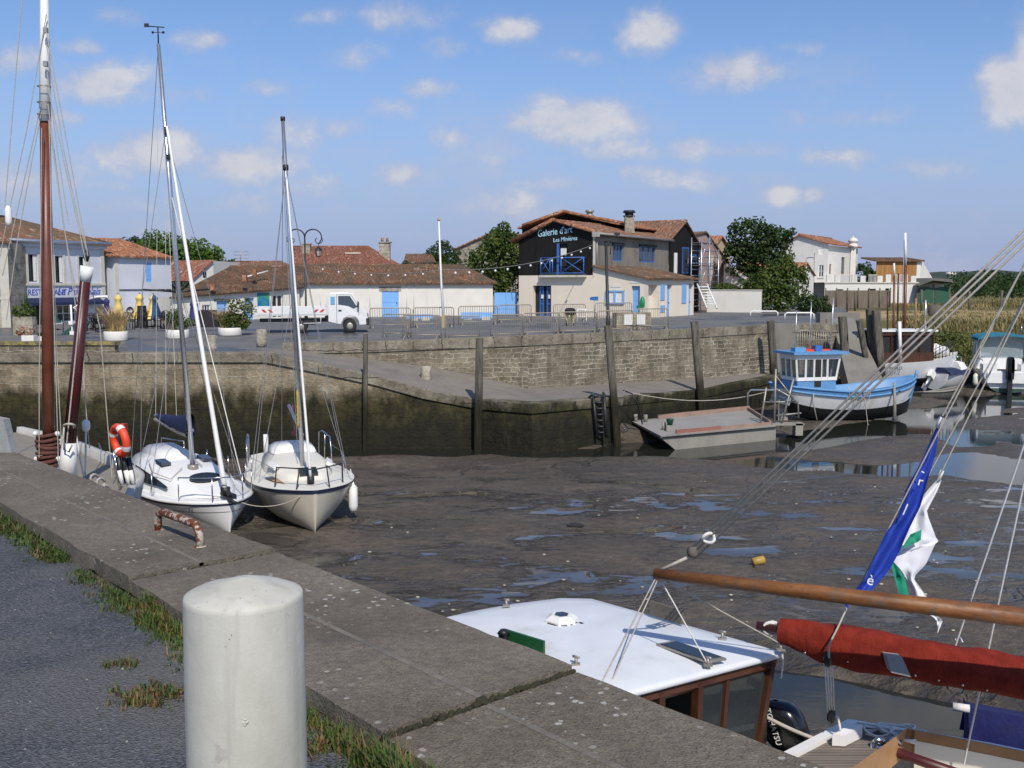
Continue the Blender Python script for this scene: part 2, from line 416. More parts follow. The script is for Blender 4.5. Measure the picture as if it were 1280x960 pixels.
o=mb.grid(rows,smooth=True).build('pavement',M['asphalt']); tag(o,kind='structure')
# near quay wall below the coping
M['nearwall']=stone_mat('near_wall_stone',(.20,.18,.15),(.14,.13,.11),(.25,.23,.2),.7,.32,.02,algae=(.035,.04,.015),tide=-1.2)
mb=MB()
rows=[[quay(s,.985)+Vector((0,0,z-QZ))+nq*(.0-.06*z+.05) for s in [-36+43*i/20 for i in range(21)]] for z in (.6,-.6,-2,-4.6)]
o=mb.grid(rows,smooth=False).build('quay_wall',M['nearwall'],recalc=False)
tag(o,'near stone quay wall below the concrete slabs the photo was taken from','wall')
# ---------------- mud, water
def px_w(px,py): 
    g=G(px,py,W); return (g.x,g.y)
CHN=[([(-45,38.6),(-20,38.7),px_w(300,566),px_w(600,565),px_w(720,567),px_w(830,566),px_w(915,570),px_w(1000,583),px_w(1100,589),px_w(1200,588),px_w(1300,586),(40,40)],.75),
    ([px_w(800,560),px_w(860,558),px_w(930,560),px_w(985,556),px_w(1050,543),px_w(1110,534),px_w(1165,522),px_w(1220,508),px_w(1290,502),(48,60)],1.0),
    ([px_w(1170,494),px_w(1230,500),px_w(1285,497),(46,61)],1.7),
    ([px_w(1180,535),px_w(1205,545),px_w(1215,556)],.15),
    ([px_w(1215,572),px_w(1245,600),px_w(1300,606)],.5),
    ([px_w(1240,590),px_w(1330,590)],1.5)]
POOL=-3.52
pool=[(G(930,858,POOL).x,G(930,858,POOL).y),(G(1030,875,POOL).x,G(1030,875,POOL).y),(G(1120,895,POOL).x,G(1120,895,POOL).y),(G(1300,930,POOL).x,G(1300,930,POOL).y)]
def dseg(p,a,b):
    ax,ay=a; bx,by=b; dx,dy=bx-ax,by-ay; L=dx*dx+dy*dy
    k=0 if L==0 else max(0,min(1,((p[0]-ax)*dx+(p[1]-ay)*dy)/L))
    return math.hypot(p[0]-ax-k*dx,p[1]-ay-k*dy)
def sst(a,b,x):
    t=max(0,min(1,(x-a)/(b-a))); return t*t*(3-2*t)
def mudz(x,y):
    z=-3.25-.16*sst(25,37,y)
    z-=.12*sst(8,20,x)*sst(28,36,y)
    if y>50: z+=.2*sst(50,58,y)*sst(10,16,x)
    z+=.10*noise.noise(Vector((x*.16,y*.22,3)))+.05*noise.noise(Vector((x*.6,y*.8,7)))
    p=(x,y)
    for pl,w in CHN:
        d=min(dseg(p,pl[i],pl[i+1]) for i in range(len(pl)-1))
        d+=.35*noise.noise(Vector((x*.5,y*.5,9)))+.15*noise.noise(Vector((x*1.6,y*1.6,2)))
        k=sst(w+1.0,w-.35,d); z=min(z,z*(1-k)+(W-.22)*k)
    d=min(dseg(p,pool[i],pool[i+1]) for i in range(len(pool)-1))
    d+=.22*noise.noise(Vector((x*.8,y*.8,5)))
    k=sst(1.5,.6,d); z=z*(1-k)+min(z,POOL-.14)*k
    # heap at the foot of the wall by the ladder
    hx,hy=XY(765,42.4).x,42.0
    z+=.75*math.exp(-((x-hx)/1.1)**2-((y-hy)/.9)**2)
    # right bank rising to the field
    return z
mb=MB(); rows=[]
ys=[]; y=1.5
while y<72: ys.append(y); y*=1.0145
for y in ys:
    row=[]
    for i in range(170):
        u=-1.05+2.1*i/169; x=u*(y+1.5)*.95
        z=mudz(x,y); f=max(0,1-y/60)
        z+=.018*noise.noise(Vector((x*2.4,y*3.6,1)))+.012*noise.noise(Vector((x*6,y*8,1)))*f
        row.append(Vector((x,y,z)))
    rows.append(row)
mb.grid(rows)
t=NT('wet_mud')
P=t.pos(); st=t.mapv(P,(1,1.9,1),(0,0,R(8)))
n1=t.noise(P,.35,6,.6); n2=t.noise(P,4.5,7,.68); n3=t.noise(st,.42,8,.62,.4); n4=t.noise(P,26,5,.6)
col=t.ramp(n1,[(.3,(.108,.084,.059)),(.7,(.175,.142,.106))])
col=t.mix(.75,col,t.ramp(n2,[(.28,.4),(.55,1.0),(.75,1.5)]),'MULTIPLY')
col=t.mix(.45,col,t.ramp(n4,[(.3,.5),(.7,1.35)]),'MULTIPLY')
zz=t.sep(P)[2]
# thin water films lying in the hollows of the mud
yy=t.sep(P)[1]
film=t.math('ADD',n3,t.math('MULTIPLY',t.noise(t.mapv(P,(1,2.6,1)),2.6,6,.6),.24))
region=t.noise(P,.09,3)
pud=t.smooth(t.math('ADD',film,t.math('MULTIPLY',region,.30)),.735,.855)
pud=t.math('MULTIPLY',pud,t.smooth(yy,36,31))
wet=t.smooth(t.math('ADD',film,t.math('MULTIPLY',region,.3)),.60,.82)
rid=t.noise(t.mapv(P,(1,1.3,1),(0,0,R(25))),.30,5,.55,.6); rl=t.smooth(t.math('ABSOLUTE',t.math('SUBTRACT',rid,.5)),.016,.004); rl=t.math('MULTIPLY',rl,t.smooth(t.noise(P,.2,2),.42,.55)); wet=t.math('MAXIMUM',wet,rl)
col=t.mix(t.math('MULTIPLY',wet,.40),col,(.050,.041,.03)); pud=t.math('MAXIMUM',pud,t.math('MULTIPLY',rl,.75))
col=t.mix(t.math('MULTIPLY',pud,.6),col,(.04,.038,.036))
rough=t.math('MULTIPLY_ADD',pud,-.52,.74)
rough=t.math('SUBTRACT',rough,t.math('MULTIPLY',wet,.26),clamp=True)
nb=t.math('MULTIPLY',t.math('ADD',t.math('ADD',t.math('MULTIPLY',n2,1.4),t.math('MULTIPLY',n4,.5)),t.noise(t.mapv(P,(1,1.6,1)),1.6,6,.7)),t.math('SUBTRACT',1,pud))
t.bump(nb,.8,.12)
M['mud']=t.fin(col,rough,0,.42)
tag(mb.build('mudflat',M['mud'],recalc=False),kind='structure')
t=NT('creek_water'); rp=t.noise(t.mapv(t.pos(),(1,2.5,1)),2.2,4)
t.bump(rp,.06,.02); t.b.inputs['IOR'].default_value=1.33
M['water']=t.fin((.018,.02,.015),.03,0,.6)
mb=MB(); mb.face([(-60,28,W),(90,28,W),(90,120,W),(-60,120,W)])
tag(mb.build('water',M['water'],recalc=False),kind='structure')
mb=MB(); mb.face([(1,10.5,POOL),(13,10.5,POOL),(13,20,POOL),(1,20,POOL)])
tag(mb.build('tidal_pool',M['water'],recalc=False),kind='structure')
# ---------------- far quay
FY=39.6
M['farstone']=stone_mat('quay_rubble_stone',(.41,.34,.235),(.28,.235,.165),(.46,.42,.33),.75,.30,.022,algae=(.040,.034,.013),tide=-1.35)
M['upstone']=stone_mat('quay_ashlar_stone',(.34,.295,.215),(.20,.175,.13),(.60,.56,.47),.52,.20,.020)
M['coping']=stone_mat('coping_stone',(.34,.305,.24),(.26,.235,.185),(.08,.07,.06),1.7,1.0,.02,algae=(.05,.045,.02),tide=-1.75)
M['lichen']=stone_mat('lichened_coping',(.24,.22,.17),(.19,.175,.13),(.1,.09,.07),1.8,1.0,.02,lich=(.36,.28,.08))
M['ramp']=plain('slipway_concrete',(.20,.178,.15),.9,.25,1.2,bump=.4,fine=.35,dirt=(.08,.075,.065),dirt_amt=.6)
Fp=[Vector((XY(330,FY).x,FY,.10))]
for px,py in ((400,455),(470,470),(530,487),(600,500)):
    Fp.append(D(px,py,FY))
LZ=Fp[-1].z
Fp+=[G(665,505,LZ),G(760,497,LZ),D(800,494,44.0),D(880,487,47.6),D(968,470,53)]
Bp=[Vector((XY(349,42).x-.9,42,.12)),Vector((XY(349,42).x,42.2,.10)),D(470,449,43.0),D(540,458.5,43.7),D(600,470,44.2)]
Bp.append(G(660,485,LZ+.02))
Bp+=[G(760,479,LZ-.1),G(800,476.5,LZ-.17),G(880,471.5,LZ-.22),G(962,465,LZ-.26)]
mb=MB(); rows=[[],[],[],[]]
for a,b in zip(Fp,Bp):
    for k in range(4): rows[k].append(a.lerp(b,k/3)+Vector((0,0,-.02 if k else 0)))
tag(mb.grid(rows,smooth=False).build('slipway',M['ramp'],recalc=False),kind='structure')
# lower wall
root=thing('quay_wall',(-8,FY,W),'long lower quay wall with green algae below the slipway across the creek','wall')
line=[Vector((-60,FY,.12)),Vector((-40,FY,.10))]+Fp+[Fp[-1]+Vector((1.2,2.0,0))]
def dens(l,n=5):
    o=[]
    for a,b in zip(l,l[1:]): o+=[a.lerp(b,i/n) for i in range(n)]
    return o+[l[-1]]
ld=dens(line,4)
mb=MB()
mb.grid([[Vector((p.x,p.y+.0,p.z-.34)) for p in ld],[Vector((p.x,p.y-.12,min(p.z-.4,-2.6))) for p in ld],[Vector((p.x,p.y-.35,-4.7)) for p in ld]],smooth=False)
mb.build('wall',M['farstone'],root,recalc=False)
mb=MB()
off=Vector((0,-.10,0))
mb.grid([[p+Vector((0,.75,.012)) for p in ld],[p+off+Vector((0,.02,.012)) for p in ld],[p+off+Vector((0,0,-.01)) for p in ld],[p+off+Vector((0,.01,-.35)) for p in ld],[p+Vector((0,.1,-.36)) for p in ld]],smooth=False)
mb.build('coping',M['coping'],root,recalc=False)
# parapet with lichen at the left
px0=XY(140,FY).x
root=thing('parapet',(px0-6,FY+.2,.1),'low parapet with yellow lichen on its cap in front of the restaurant','wall')
mb=MB(); mb.obox((-60,FY+.02,.1),(60+px0,0,0),(0,.42,0),(0,0,.30)); mb.build('wall',M['upstone'],root)
mb=MB(); mb.obox((-60,FY-.04,.402),(60+px0+.05,0,0),(0,.54,0),(0,0,.13)); mb.build('coping',M['lichen'],root)
# upper wall
up=Bp[1:10]+[Vector((XY(1052,57).x,57.2,LZ-.3))]
topz=[2.75-(py-354)*p.y/F*1.0 for p,py in zip(up,(429,426.5,424,421.5,419,415,413.3,410,405.5,405))]
root=thing('retaining_wall',(up[4].x,up[4].y,LZ),'upper ashlar retaining wall with white mortar joints behind the slipway','wall')
def dens2(a,b,n=4):
    A=dens(a,n); B=[]
    for i in range(len(b)-1): B+=[b[i]+(b[i+1]-b[i])*k/n for k in range(n)]
    return A,B+[b[-1]]
ud,ut=dens2(up,topz)
mb=MB()
mb.grid([[Vector((p.x,p.y,z-.42)) for p,z in zip(ud,ut)],[Vector((p.x,p.y-.10,-2.6)) for p in ud]],smooth=False)
mb.build('wall',M['upstone'],root,recalc=False)
mb=MB()
c4=[[Vector((p.x-.1,p.y+.5,-.3)) for p,z in zip(ud,ut)],[Vector((p.x-.1,p.y+.5,z)) for p,z in zip(ud,ut)],[Vector((p.x,p.y-.06,z)) for p,z in zip(ud,ut)],[Vector((p.x,p.y-.06,z-.43)) for p,z in zip(ud,ut)],[Vector((p.x,p.y+.1,z-.44)) for p,z in zip(ud,ut)]]
mb.grid(c4,smooth=False); mb.build('coping',M['coping'],root,recalc=False)
# ground sheets
t=NT('asphalt_far'); n1=t.noise(t.pos(),.35,6,.6); n2=t.noise(t.pos(),7,4)
col=t.ramp(n1,[(.3,(.125,.122,.118)),(.7,(.185,.18,.172))]); col=t.mix(.5,col,t.ramp(n2,[(.3,.7),(.7,1.2)]),'MULTIPLY')
n3=t.noise(t.mapv(t.pos(),(1,1,1)),.12,4); 
pt=t.smooth(t.math('ADD',t.noise(t.pos(),.16,3),t.math('MULTIPLY',t.noise(t.pos(),.9,4),.12)),.60,.625)
M['asphalt2']=t.fin(t.mix(pt,col,(.075,.077,.08)),t.math('MULTIPLY_ADD',pt,-.45,.8),0,.4)
cols=[]
for x in [-90,-60,-40,-25,-18,-12,Bp[0].x]: cols.append((x,FY+.3))
for p in dens(up,3): cols.append((p.x,p.y+.25))
cols+= [(XY(1056,57).x,57.6),(XY(1075,60).x,60)]
mb=MB(); rows=[[] for _ in range(16)]
for x,y0 in cols:
    for k in range(16):
        y=y0+(118-y0)*(k/15)**1.6; xx=x*(1+ (y-y0)/y0*.9) if k else x
        rows[k].append(Vector((xx,y,gz(xx,y)+.01*noise.noise(Vector((xx*.3,y*.3,0))))))
tag(mb.grid(rows).build('quay_ground',M['asphalt2'],recalc=False),kind='structure')
# land: field, banks and far plain
t=NT('rough_grassland'); P=t.pos(); n1=t.noise(P,.05,6,.65); n2=t.noise(P,.9,6,.7); n3=t.noise(t.mapv(P,(1,.25,1)),.22,5,.6)
col=t.ramp(n1,[(.3,(.05,.065,.022)),(.55,(.12,.11,.04)),(.75,(.20,.155,.07))])
yv=t.sep(P)[1]; straw=t.math('MULTIPLY',t.smooth(t.math('ADD',yv,t.math('MULTIPLY',n3,8)),74,80),t.smooth(t.math('ADD',yv,t.math('MULTIPLY',n3,10)),106,97))
col=t.mix(t.math('MULTIPLY',straw,.9),col,t.ramp(n2,[(.3,(.34,.25,.12)),(.7,(.52,.40,.22))]))
bank=t.smooth(t.sep(P)[2],-.2,-2.6); col=t.mix(t.math('MULTIPLY',bank,.85),col,t.ramp(n2,[(.3,(.035,.04,.016)),(.6,(.075,.075,.03)),(.8,(.06,.05,.035))]))
col=t.mix(.6,col,t.ramp(t.noise(P,3.5,5,.7),[(.3,.5),(.7,1.3)]),'MULTIPLY')
t.bump(n2,.6,.25)
M['field']=t.fin(col,.9,0,.2)
def fieldz(x,y):
    # creek bank: x beyond ~ a line falls to mud
    edge=62+ .10*(x-14)+1.2*noise.noise(Vector((x*.2,0,4)))
    k=sst(edge-2,edge+9,y)
    z=(W-.4)*(1-k)+(.25)*k
    z+=.25*noise.noise(Vector((x*.15,y*.15,1)))*k
    if y>150: z-=.2
    return z
mb=MB(); rows=[]; ys=[56+1.3*i for i in range(26)]; y=ys[-1]
while y<6000: y*=1.13; ys.append(y)
for y in ys:
    row=[]
    for i in range(60):
        u=.30+ .55*i/59 if y<118 else -1.1+2.3*i/59
        row.append(Vector((u*y,y,fieldz(u*y,y)-(.5 if y>118 and u<.25 else 0))))
    rows.append(row)
k=[i for i,y in enumerate(ys) if y>118][0]
mb.grid(rows[:k]); mb.grid(rows[k:])
last=rows[k-1]; f0=rows[k]
mb.grid([[Vector((u*last[0].y,last[0].y,.2)) for u in [ .28+.6*i/30 for i in range(31)]],[Vector((u*f0[0].y,f0[0].y,.0)) for u in [.26+.65*i/30 for i in range(31)]]])
tag(mb.build('field',M['field'],recalc=False),kind='structure')
# low wooded hills on the horizon
M['hillwood']=plain('far_woodland',(.045,.06,.035),.9,.4,.012)
mb=MB(); rows=[]
for j in range(6):
    row=[]
    for i in range(90):
        u=-1+2.2*i/89; y=900+j*60
        hgt=(sst(.30,.42,u)*9+5*noise.noise(Vector((u*7,2,0)))+4*noise.noise(Vector((u*40,2,3)))+7)*math.sin(math.pi*j/5)**.5
        row.append(Vector((u*y,y,max(-2,hgt-1))))
    rows.append(row)
tag(mb.grid(rows).build('hills',M['hillwood'],recalc=False),kind='structure')
# ---------------- vegetation helpers
def leaves(mb,c,r,n,size,flat=1.0,rg=rnd):
    """leaf-sized faces spread through an ellipsoid shell"""
    c=Vector(c)
    for _ in range(n):
        while True:
            d=Vector((rg.uniform(-1,1),rg.uniform(-1,1),rg.uniform(-1,1)))
            if .05<d.length<1: break
        d=d.normalized()*(d.length**.42)
        p=c+Vector((d.x*r[0],d.y*r[1],d.z*r[2]))
        nrm=(d+Vector((rg.uniform(-1,1),rg.uniform(-1,1),rg.uniform(-.6,1.2)))).normalized()
        a=nrm.orthogonal().normalized(); b=nrm.cross(a); th=rg.uniform(0,6.28)
        a,b=a*math.cos(th)+b*math.sin(th),b*math.cos(th)-a*math.sin(th)
        s=size*rg.uniform(.6,1.4)
        mb.face([p-a*s*.5,p+b*s*.32,p+a*s*.55,p-b*s*.32])
M['leafbright']=leaf_mat('fresh_leaves',(.04,.095,.010),(.11,.20,.025))
M['leafdark']=leaf_mat('dark_leaves',(.014,.034,.008),(.05,.09,.02))
M['leafmid']=leaf_mat('mid_leaves',(.03,.06,.010),(.10,.15,.028))
M['leafolive']=leaf_mat('olive_leaves',(.05,.075,.016),(.15,.18,.045))
M['bark']=plain('bark',(.09,.07,.05),.9,.35,3,streak=True)
def tree(name,base,label,clumps,n,leaf,mat,group=None,cat='tree',trunk_r=.22):
    base=Vector(base); root=thing(name,base,label,cat,group=group)
    mb=MB(); top=max(c[0][2] for c in clumps)
    mb.tube([base+Vector((0,0,-.3)),base+Vector((.1,0,top*.35)),base+Vector((0,.1,top*.75))],[trunk_r,trunk_r*.75,trunk_r*.4],8)
    for (c,r) in clumps:
        mb.tube([base+Vector((.05,0,top*.3)),base+Vector((c[0]*.5,c[1]*.5,top*.3+(c[2]-top*.3)*.6)),base+Vector(c)],[trunk_r*.5,trunk_r*.3,.03],6)
    mb.build('trunk',M['bark'],root)
    mb=MB(); rg=random.Random(hash(label)%1000 if False else len(label)*7+int(base.x*3))
    vol=[r[0]*r[1]*r[2] for c,r in clumps]; tot=sum(v**.67 for v in vol)
    for (c,r),v in zip(clumps,vol):
        k=int(n*(v**.67)/tot)
        leaves(mb,base+Vector(c),r,int(k*.5),leaf*1.1,rg=rg)
        for _ in range(11):            # sub clumps give an uneven outline
            d=Vector((rg.gauss(0,1),rg.gauss(0,1),rg.gauss(.2,1))).normalized()
            e_=rg.uniform(.75,1.12); cc=base+Vector((c[0]+d.x*r[0]*e_,c[1]+d.y*r[1]*e_,c[2]+d.z*r[2]*e_))
            q=rg.uniform(.18,.40); leaves(mb,cc,(r[0]*q,r[1]*q,r[2]*q),int(k*.05),leaf,rg=rg)
    mb.build('crown',mat,root,recalc=False)
    return root
def blades(mb,p,n,h,spread,w=.012,rg=rnd,lean=.5):
    for _ in range(n):
        a=rg.uniform(0,6.28); q=Vector(p)+Vector((math.cos(a),math.sin(a),0))*spread*rg.random()**.6
        hh=h*rg.uniform(.45,1.15); b=rg.uniform(0,6.28); l=rg.uniform(.15,1)*lean*hh
        d=Vector((math.cos(b),math.sin(b),0)); s=Vector((-d.y,d.x,0))*w
        m=q+d*l*.35+Vector((0,0,hh*.65)); e=q+d*l+Vector((0,0,hh))
        mb.face([q-s,q+s,m+s*.7,m-s*.7]); mb.face([m-s*.7,m+s*.7,e])
# ================================================================== BUILDINGS
M['render']=plain('white_render',(.70,.675,.61),.85,.06,.8,dirt=(.45,.42,.36),dirt_amt=.35,bump=.15)
M['limewash']=plain('limewashed_wall',(.70,.67,.60),.9,.07,1.2,dirt=(.5,.46,.38),dirt_amt=.5,bump=.2)
M['oldwhite']=plain('old_white_wall',(.66,.64,.59),.9,.12,1.0,dirt=(.3,.27,.22),dirt_amt=.5,bump=.2)
M['greyrender']=plain('pale_grey_render',(.60,.62,.67),.85,.08,.6,dirt=(.33,.32,.31),dirt_amt=.4,bump=.15)
M['creamrender']=plain('cream_render',(.75,.66,.53),.85,.07,.8,dirt=(.42,.34,.24),dirt_amt=.6,bump=.15,streak=True)
M['palestone']=stone_mat('pale_limestone',(.55,.50,.41),(.45,.41,.33),(.5,.47,.4),.7,.35,.012)
M['trim']=plain('stone_trim',(.55,.52,.44),.85,.12,3)
M['blackwood']=plank_mat('black_cladding',(.012,.011,.010),.18,True,.45)
M['greywood']=plank_mat('grey_cladding',(.20,.18,.15),.18,True,.25,weather=(.27,.24,.20))
M['woodclad']=plank_mat('warm_cladding',(.36,.18,.06),.2,True,.35)
M['pink']=plain('faded_pink_wall',(.42,.30,.27),.9,.15,.9,dirt=(.62,.55,.5),dirt_amt=.85,bump=.2,streak=True)
M['ochre']=plain('ochre_wall',(.40,.31,.19),.9,.1,1)
M['tileold']=tile_mat('weathered_roof_tiles',(.20,.105,.062),(.10,.085,.06),.75)
M['tile']=tile_mat('brown_roof_tiles',(.23,.12,.075),(.14,.105,.07),.4)
M['tileorange']=tile_mat('orange_roof_tiles',(.32,.14,.075),(.25,.14,.08),.15)
M['tilered']=tile_mat('red_roof_tiles',(.235,.10,.065),(.17,.09,.06),.2)
M['reed']=plain('reed_fence',(.16,.13,.10),.95,.4,6,streak=True)
M['signblue']=plain('sign_blue_letters',(.05,.10,.45),.5,.05)
M['signlight']=plain('pale_blue_letters',(.45,.70,.85),.5,.03)
M['interior']=plain('dark_interior',(.02,.02,.022),.9,.2)
def V2(a): return Vector((a[0],a[1],0))
def hit(A,d,px):
    """distance along A + d*u where column px of the layout is reached"""
    k=(px-640)/F/1.0047; A=Vector(A); d=Vector(d)
    return (k*A.y-A.x)/(d.x-k*d.y)
class Wall:
    def __init__(s,A,B,z0,z1,flip=False):
        s.A=V2(A); s.B=V2(B); s.d=(s.B-s.A); s.L=s.d.length; s.d.normalize(); s.n=Vector((s.d.y,-s.d.x,0)); s.z0=z0; s.z1=z1; s.holes=[]
    def P(s,u,v,o=0): return s.A+s.d*u+s.n*o+Vector((0,0,v))
    def rect(s,x0,y0,x1,y1):
        u0,u1=hit(s.A,s.d,x0),hit(s.A,s.d,x1)
        um=(u0+u1)/2; Y=(s.A+s.d*um).y
        return u0,u1,D((x0+x1)/2,y1,Y).z,D((x0+x1)/2,y0,Y).z
    def hole(s,x0,y0,x1,y1,door=False):
        r=list(s.rect(x0,y0,x1,y1))
        if door: r[2]=s.z0+.02
        r[0]=max(.05,r[0]); r[1]=min(s.L-.05,r[1]); r[3]=min(r[3],s.z1-.05); r[2]=max(r[2],s.z0+.01)
        s.holes.append(tuple(r)); return tuple(r)
    def make(s,mb,depth=.18,top=None):
        us=sorted({0,s.L,*[h[0] for h in s.holes],*[h[1] for h in s.holes]}); vs=sorted({s.z0,s.z1,*[h[2] for h in s.holes],*[h[3] for h in s.holes]})
        for a,b in zip(us,us[1:]):
            for c,d in zip(vs,vs[1:]):
                um,vm=(a+b)/2,(c+d)/2
                if any(h[0]<um<h[1] and h[2]<vm<h[3] for h in s.holes): continue
                mb.face([s.P(a,c),s.P(b,c),s.P(b,d),s.P(a,d)])
        for a,b,c,d in s.holes:
            q=[(a,c),(b,c),(b,d),(a,d)]
            for i in range(4):
                (u0,v0),(u1,v1)=q[i],q[(i+1)%4]
                mb.face([s.P(u1,v1),s.P(u0,v0),s.P(u0,v0,-depth),s.P(u1,v1,-depth)])
        if top: mb.face([s.P(u,v) for u,v in top])
        return mb
def window(w,h,root,frame,pane,depth=.14,bars=(1,0),fw=.05,name='window',sill=None,panename='pane'):
    a,b,c,d=h; mb=MB()
    def bar(u0,u1,v0,v1): mb.obox(w.P(u0,v0,-depth-.03),w.d*(u1-u0),w.n*.06,Vector((0,0,v1-v0)))
    bar(a,b,c,c+fw); bar(a,b,d-fw,d); bar(a,a+fw,c+fw,d-fw); bar(b-fw,b,c+fw,d-fw)
    for i in range(1,bars[0]+1):
        m=a+(b-a)*i/(bars[0]+1); bar(m-fw*.5,m+fw*.5,c+fw,d-fw)
    for i in range(1,bars[1]+1):
        m=c+(d-c)*i/(bars[1]+1); bar(a+fw,b-fw,m-.02,m+.02)
    o=mb.build(name,frame,root)
    mb=MB(); mb.face([w.P(a,c,-depth-.012),w.P(b,c,-depth-.012),w.P(b,d,-depth-.012),w.P(a,d,-depth-.012)]); p=mb.build(panename,pane,o,recalc=False)
    if sill:
        mb=MB(); mb.obox(w.P(a-.06,c-.09,-.02),w.d*(b-a+.12),w.n*.12,Vector((0,0,.085))); mb.build('sill',sill,o)
    return o
def door(w,h,root,mat,depth=.12,name='door',planks=False,handle=True):
    a,b,c,d=h; mb=MB(); mb.obox(w.P(a+.004,c,-depth-.05),w.d*(b-a-.008),w.n*.05,Vector((0,0,d-c-.004)))
    mb.obox(w.P(a+.1,c+.15,-depth),w.d*(b-a-.2),w.n*.015,Vector((0,0,(d-c)*.4))); mb.obox(w.P(a+.1,c+.25+(d-c)*.42,-depth),w.d*(b-a-.2),w.n*.015,Vector((0,0,(d-c)*.4)))
    o=mb.build(name,mat,root)
    if handle: MB().box(w.P(b-.13,c+1.0,-depth+.03),(.05,.05,.14)).build('handle',M['blackmetal'],o)
    return o
def trimline(w,u0,u1,v0,v1,o,mat,root,name):
    mb=MB(); mb.obox(w.P(u0,v0,.002),w.d*(u1-u0),w.n*o,Vector((0,0,v1-v0))); return mb.build(name,mat,root)
def roof_slope(mb,eL,eR,rR,rL,p=.26,a=.055,th=.09):
    eL,eR,rR,rL=map(Vector,(eL,eR,rR,rL)); L=max((eR-eL).length,(rR-rL).length); n=max(4,int(L/p)*4)
    N=(eR-eL).cross(rL-eL)
    if N.length<1e-6: N=(eR-eL).cross(rR-eL)
    N.normalize()
    if N.z<0: N=-N
    pr=(0,.72,1,.72); A=[];B=[];mid=[]
    for i in range(n+1):
        f=i/n; h=N*(a*pr[i%4]); A.append(eL.lerp(eR,f)+h); B.append(rL.lerp(rR,f)+h)
    m=[[x.lerp(y,k/4)+N*(.03*noise.noise(x.lerp(y,k/4)*.6)) for x,y in zip(A,B)] for k in range(5)]
    mb.grid(m,smooth=False)
    dn=-N*th
    mb.face([eL+dn,rL+dn,rR+dn,eR+dn])
    mb.grid([m[0],[eL.lerp(eR,i/n)+dn for i in range(n+1)]],smooth=False)
    mb.grid([m[-1],[rL.lerp(rR,i/n)+dn for i in range(n+1)]],smooth=False)
    for k in (0,-1):
        mb.grid([[r[k] for r in m],[ (eL if k==0 else eR).lerp(rL if k==0 else rR,j/4)+dn for j in range(5)]],smooth=False)
def ridge_cap(mb,a,b,r=.12): mb.tube([a,b],r,8)
Z0=.30
up3=Vector((0,0,1))
# ---- restaurant (blue lettering) ----------------------------------------------------------
dR=Vector((.395,.919,0)); A=XY(11,59); B=A+dR*hit(A,dR,131); nR=Vector((dR.y,-dR.x,0))
root=thing('restaurant',(A+B)/2+Vector((0,0,Z0)),'pale restaurant house with blue lettering, navy awning and hipped tile roof','building')
w=Wall(A-dR*1.5,B,Z0,5.2)
hs=[w.hole(36,318,48,352),w.hole(69.5,320,80,353.5),w.hole(99.5,321,110,354)]
gd=w.hole(38,381,60,420,True); gw=w.hole(63,381,94,402); gd2=w.hole(96,381,106,420,True)
mb=w.make(MB()); Cc=B-nR*8.5; 
wb=Wall(B,Cc,Z0,5.2); wb.make(mb); Wall(Cc,A-dR*1.5-nR*8.5,Z0,5.2).make(mb); Wall(A-dR*1.5-nR*8.5,A-dR*1.5,Z0,5.2).make(mb)
mb.build('wall',M['greyrender'],root,recalc=False)
for h in hs:
    o=window(w,h,root,M['blackmetal'],M['glass'],.16,(0,0),.06)
    cb=MB(); cb.obox(w.P(h[0]+(h[1]-h[0])*.62,h[2]+.05,-.09),w.d*((h[1]-h[0])*.3),w.n*.03,up3*(h[3]-h[2]-.1)); cb.build('curtain',M['whitepaint'],o)
    for u in (h[0]-.16,h[1]): trimline(w,u,u+.16,h[2]-.1,h[3]+.14,.03,M['trim'],root,'window_surround')
door(w,gd,root,M['interior']); window(w,gw,root,M['whitepaint'],M['glass'],.12,(3,1),.06); door(w,gd2,root,M['navy'])
zs=2.68; trimline(w,.05,w.L,zs-.07,zs+.07,.09,M['trim'],root,'string_course')
trimline(w,-.1,w.L+.15,4.86,5.2,.16,M['greyrender'],root,'cornice')
mb=MB(); mb.tube([w.P(-.1,5.17,.34),w.P(w.L+.3,5.17,.34)],.11,8); mb.build('gutter',M['alu'],root)
trimline(w,w.L-.3,w.L,Z0,4.8,.035,M['trim'],root,'corner_stone')
mb=MB(); e=.25; rz=6.75
eA=w.P(-1.5,5.2,e); eB=w.P(w.L+.25,5.2,e); ru=w.L-3.6
rA=w.P(-1.5,rz,-4.3); rB=w.P(ru,rz,-4.3); bB=w.P(w.L+.25,5.2,-8.8); bA=w.P(-1.5,5.2,-8.8)
roof_slope(mb,eA,eB,rB,rA); roof_slope(mb,eB,bB,rB+Vector((.01,0,0)),rB); roof_slope(mb,bB,bA,rA,rB); ridge_cap(mb,rA,rB); ridge_cap(mb,rB,eB); ridge_cap(mb,rB,bB)
mb.build('roof',M['tileold'],root)
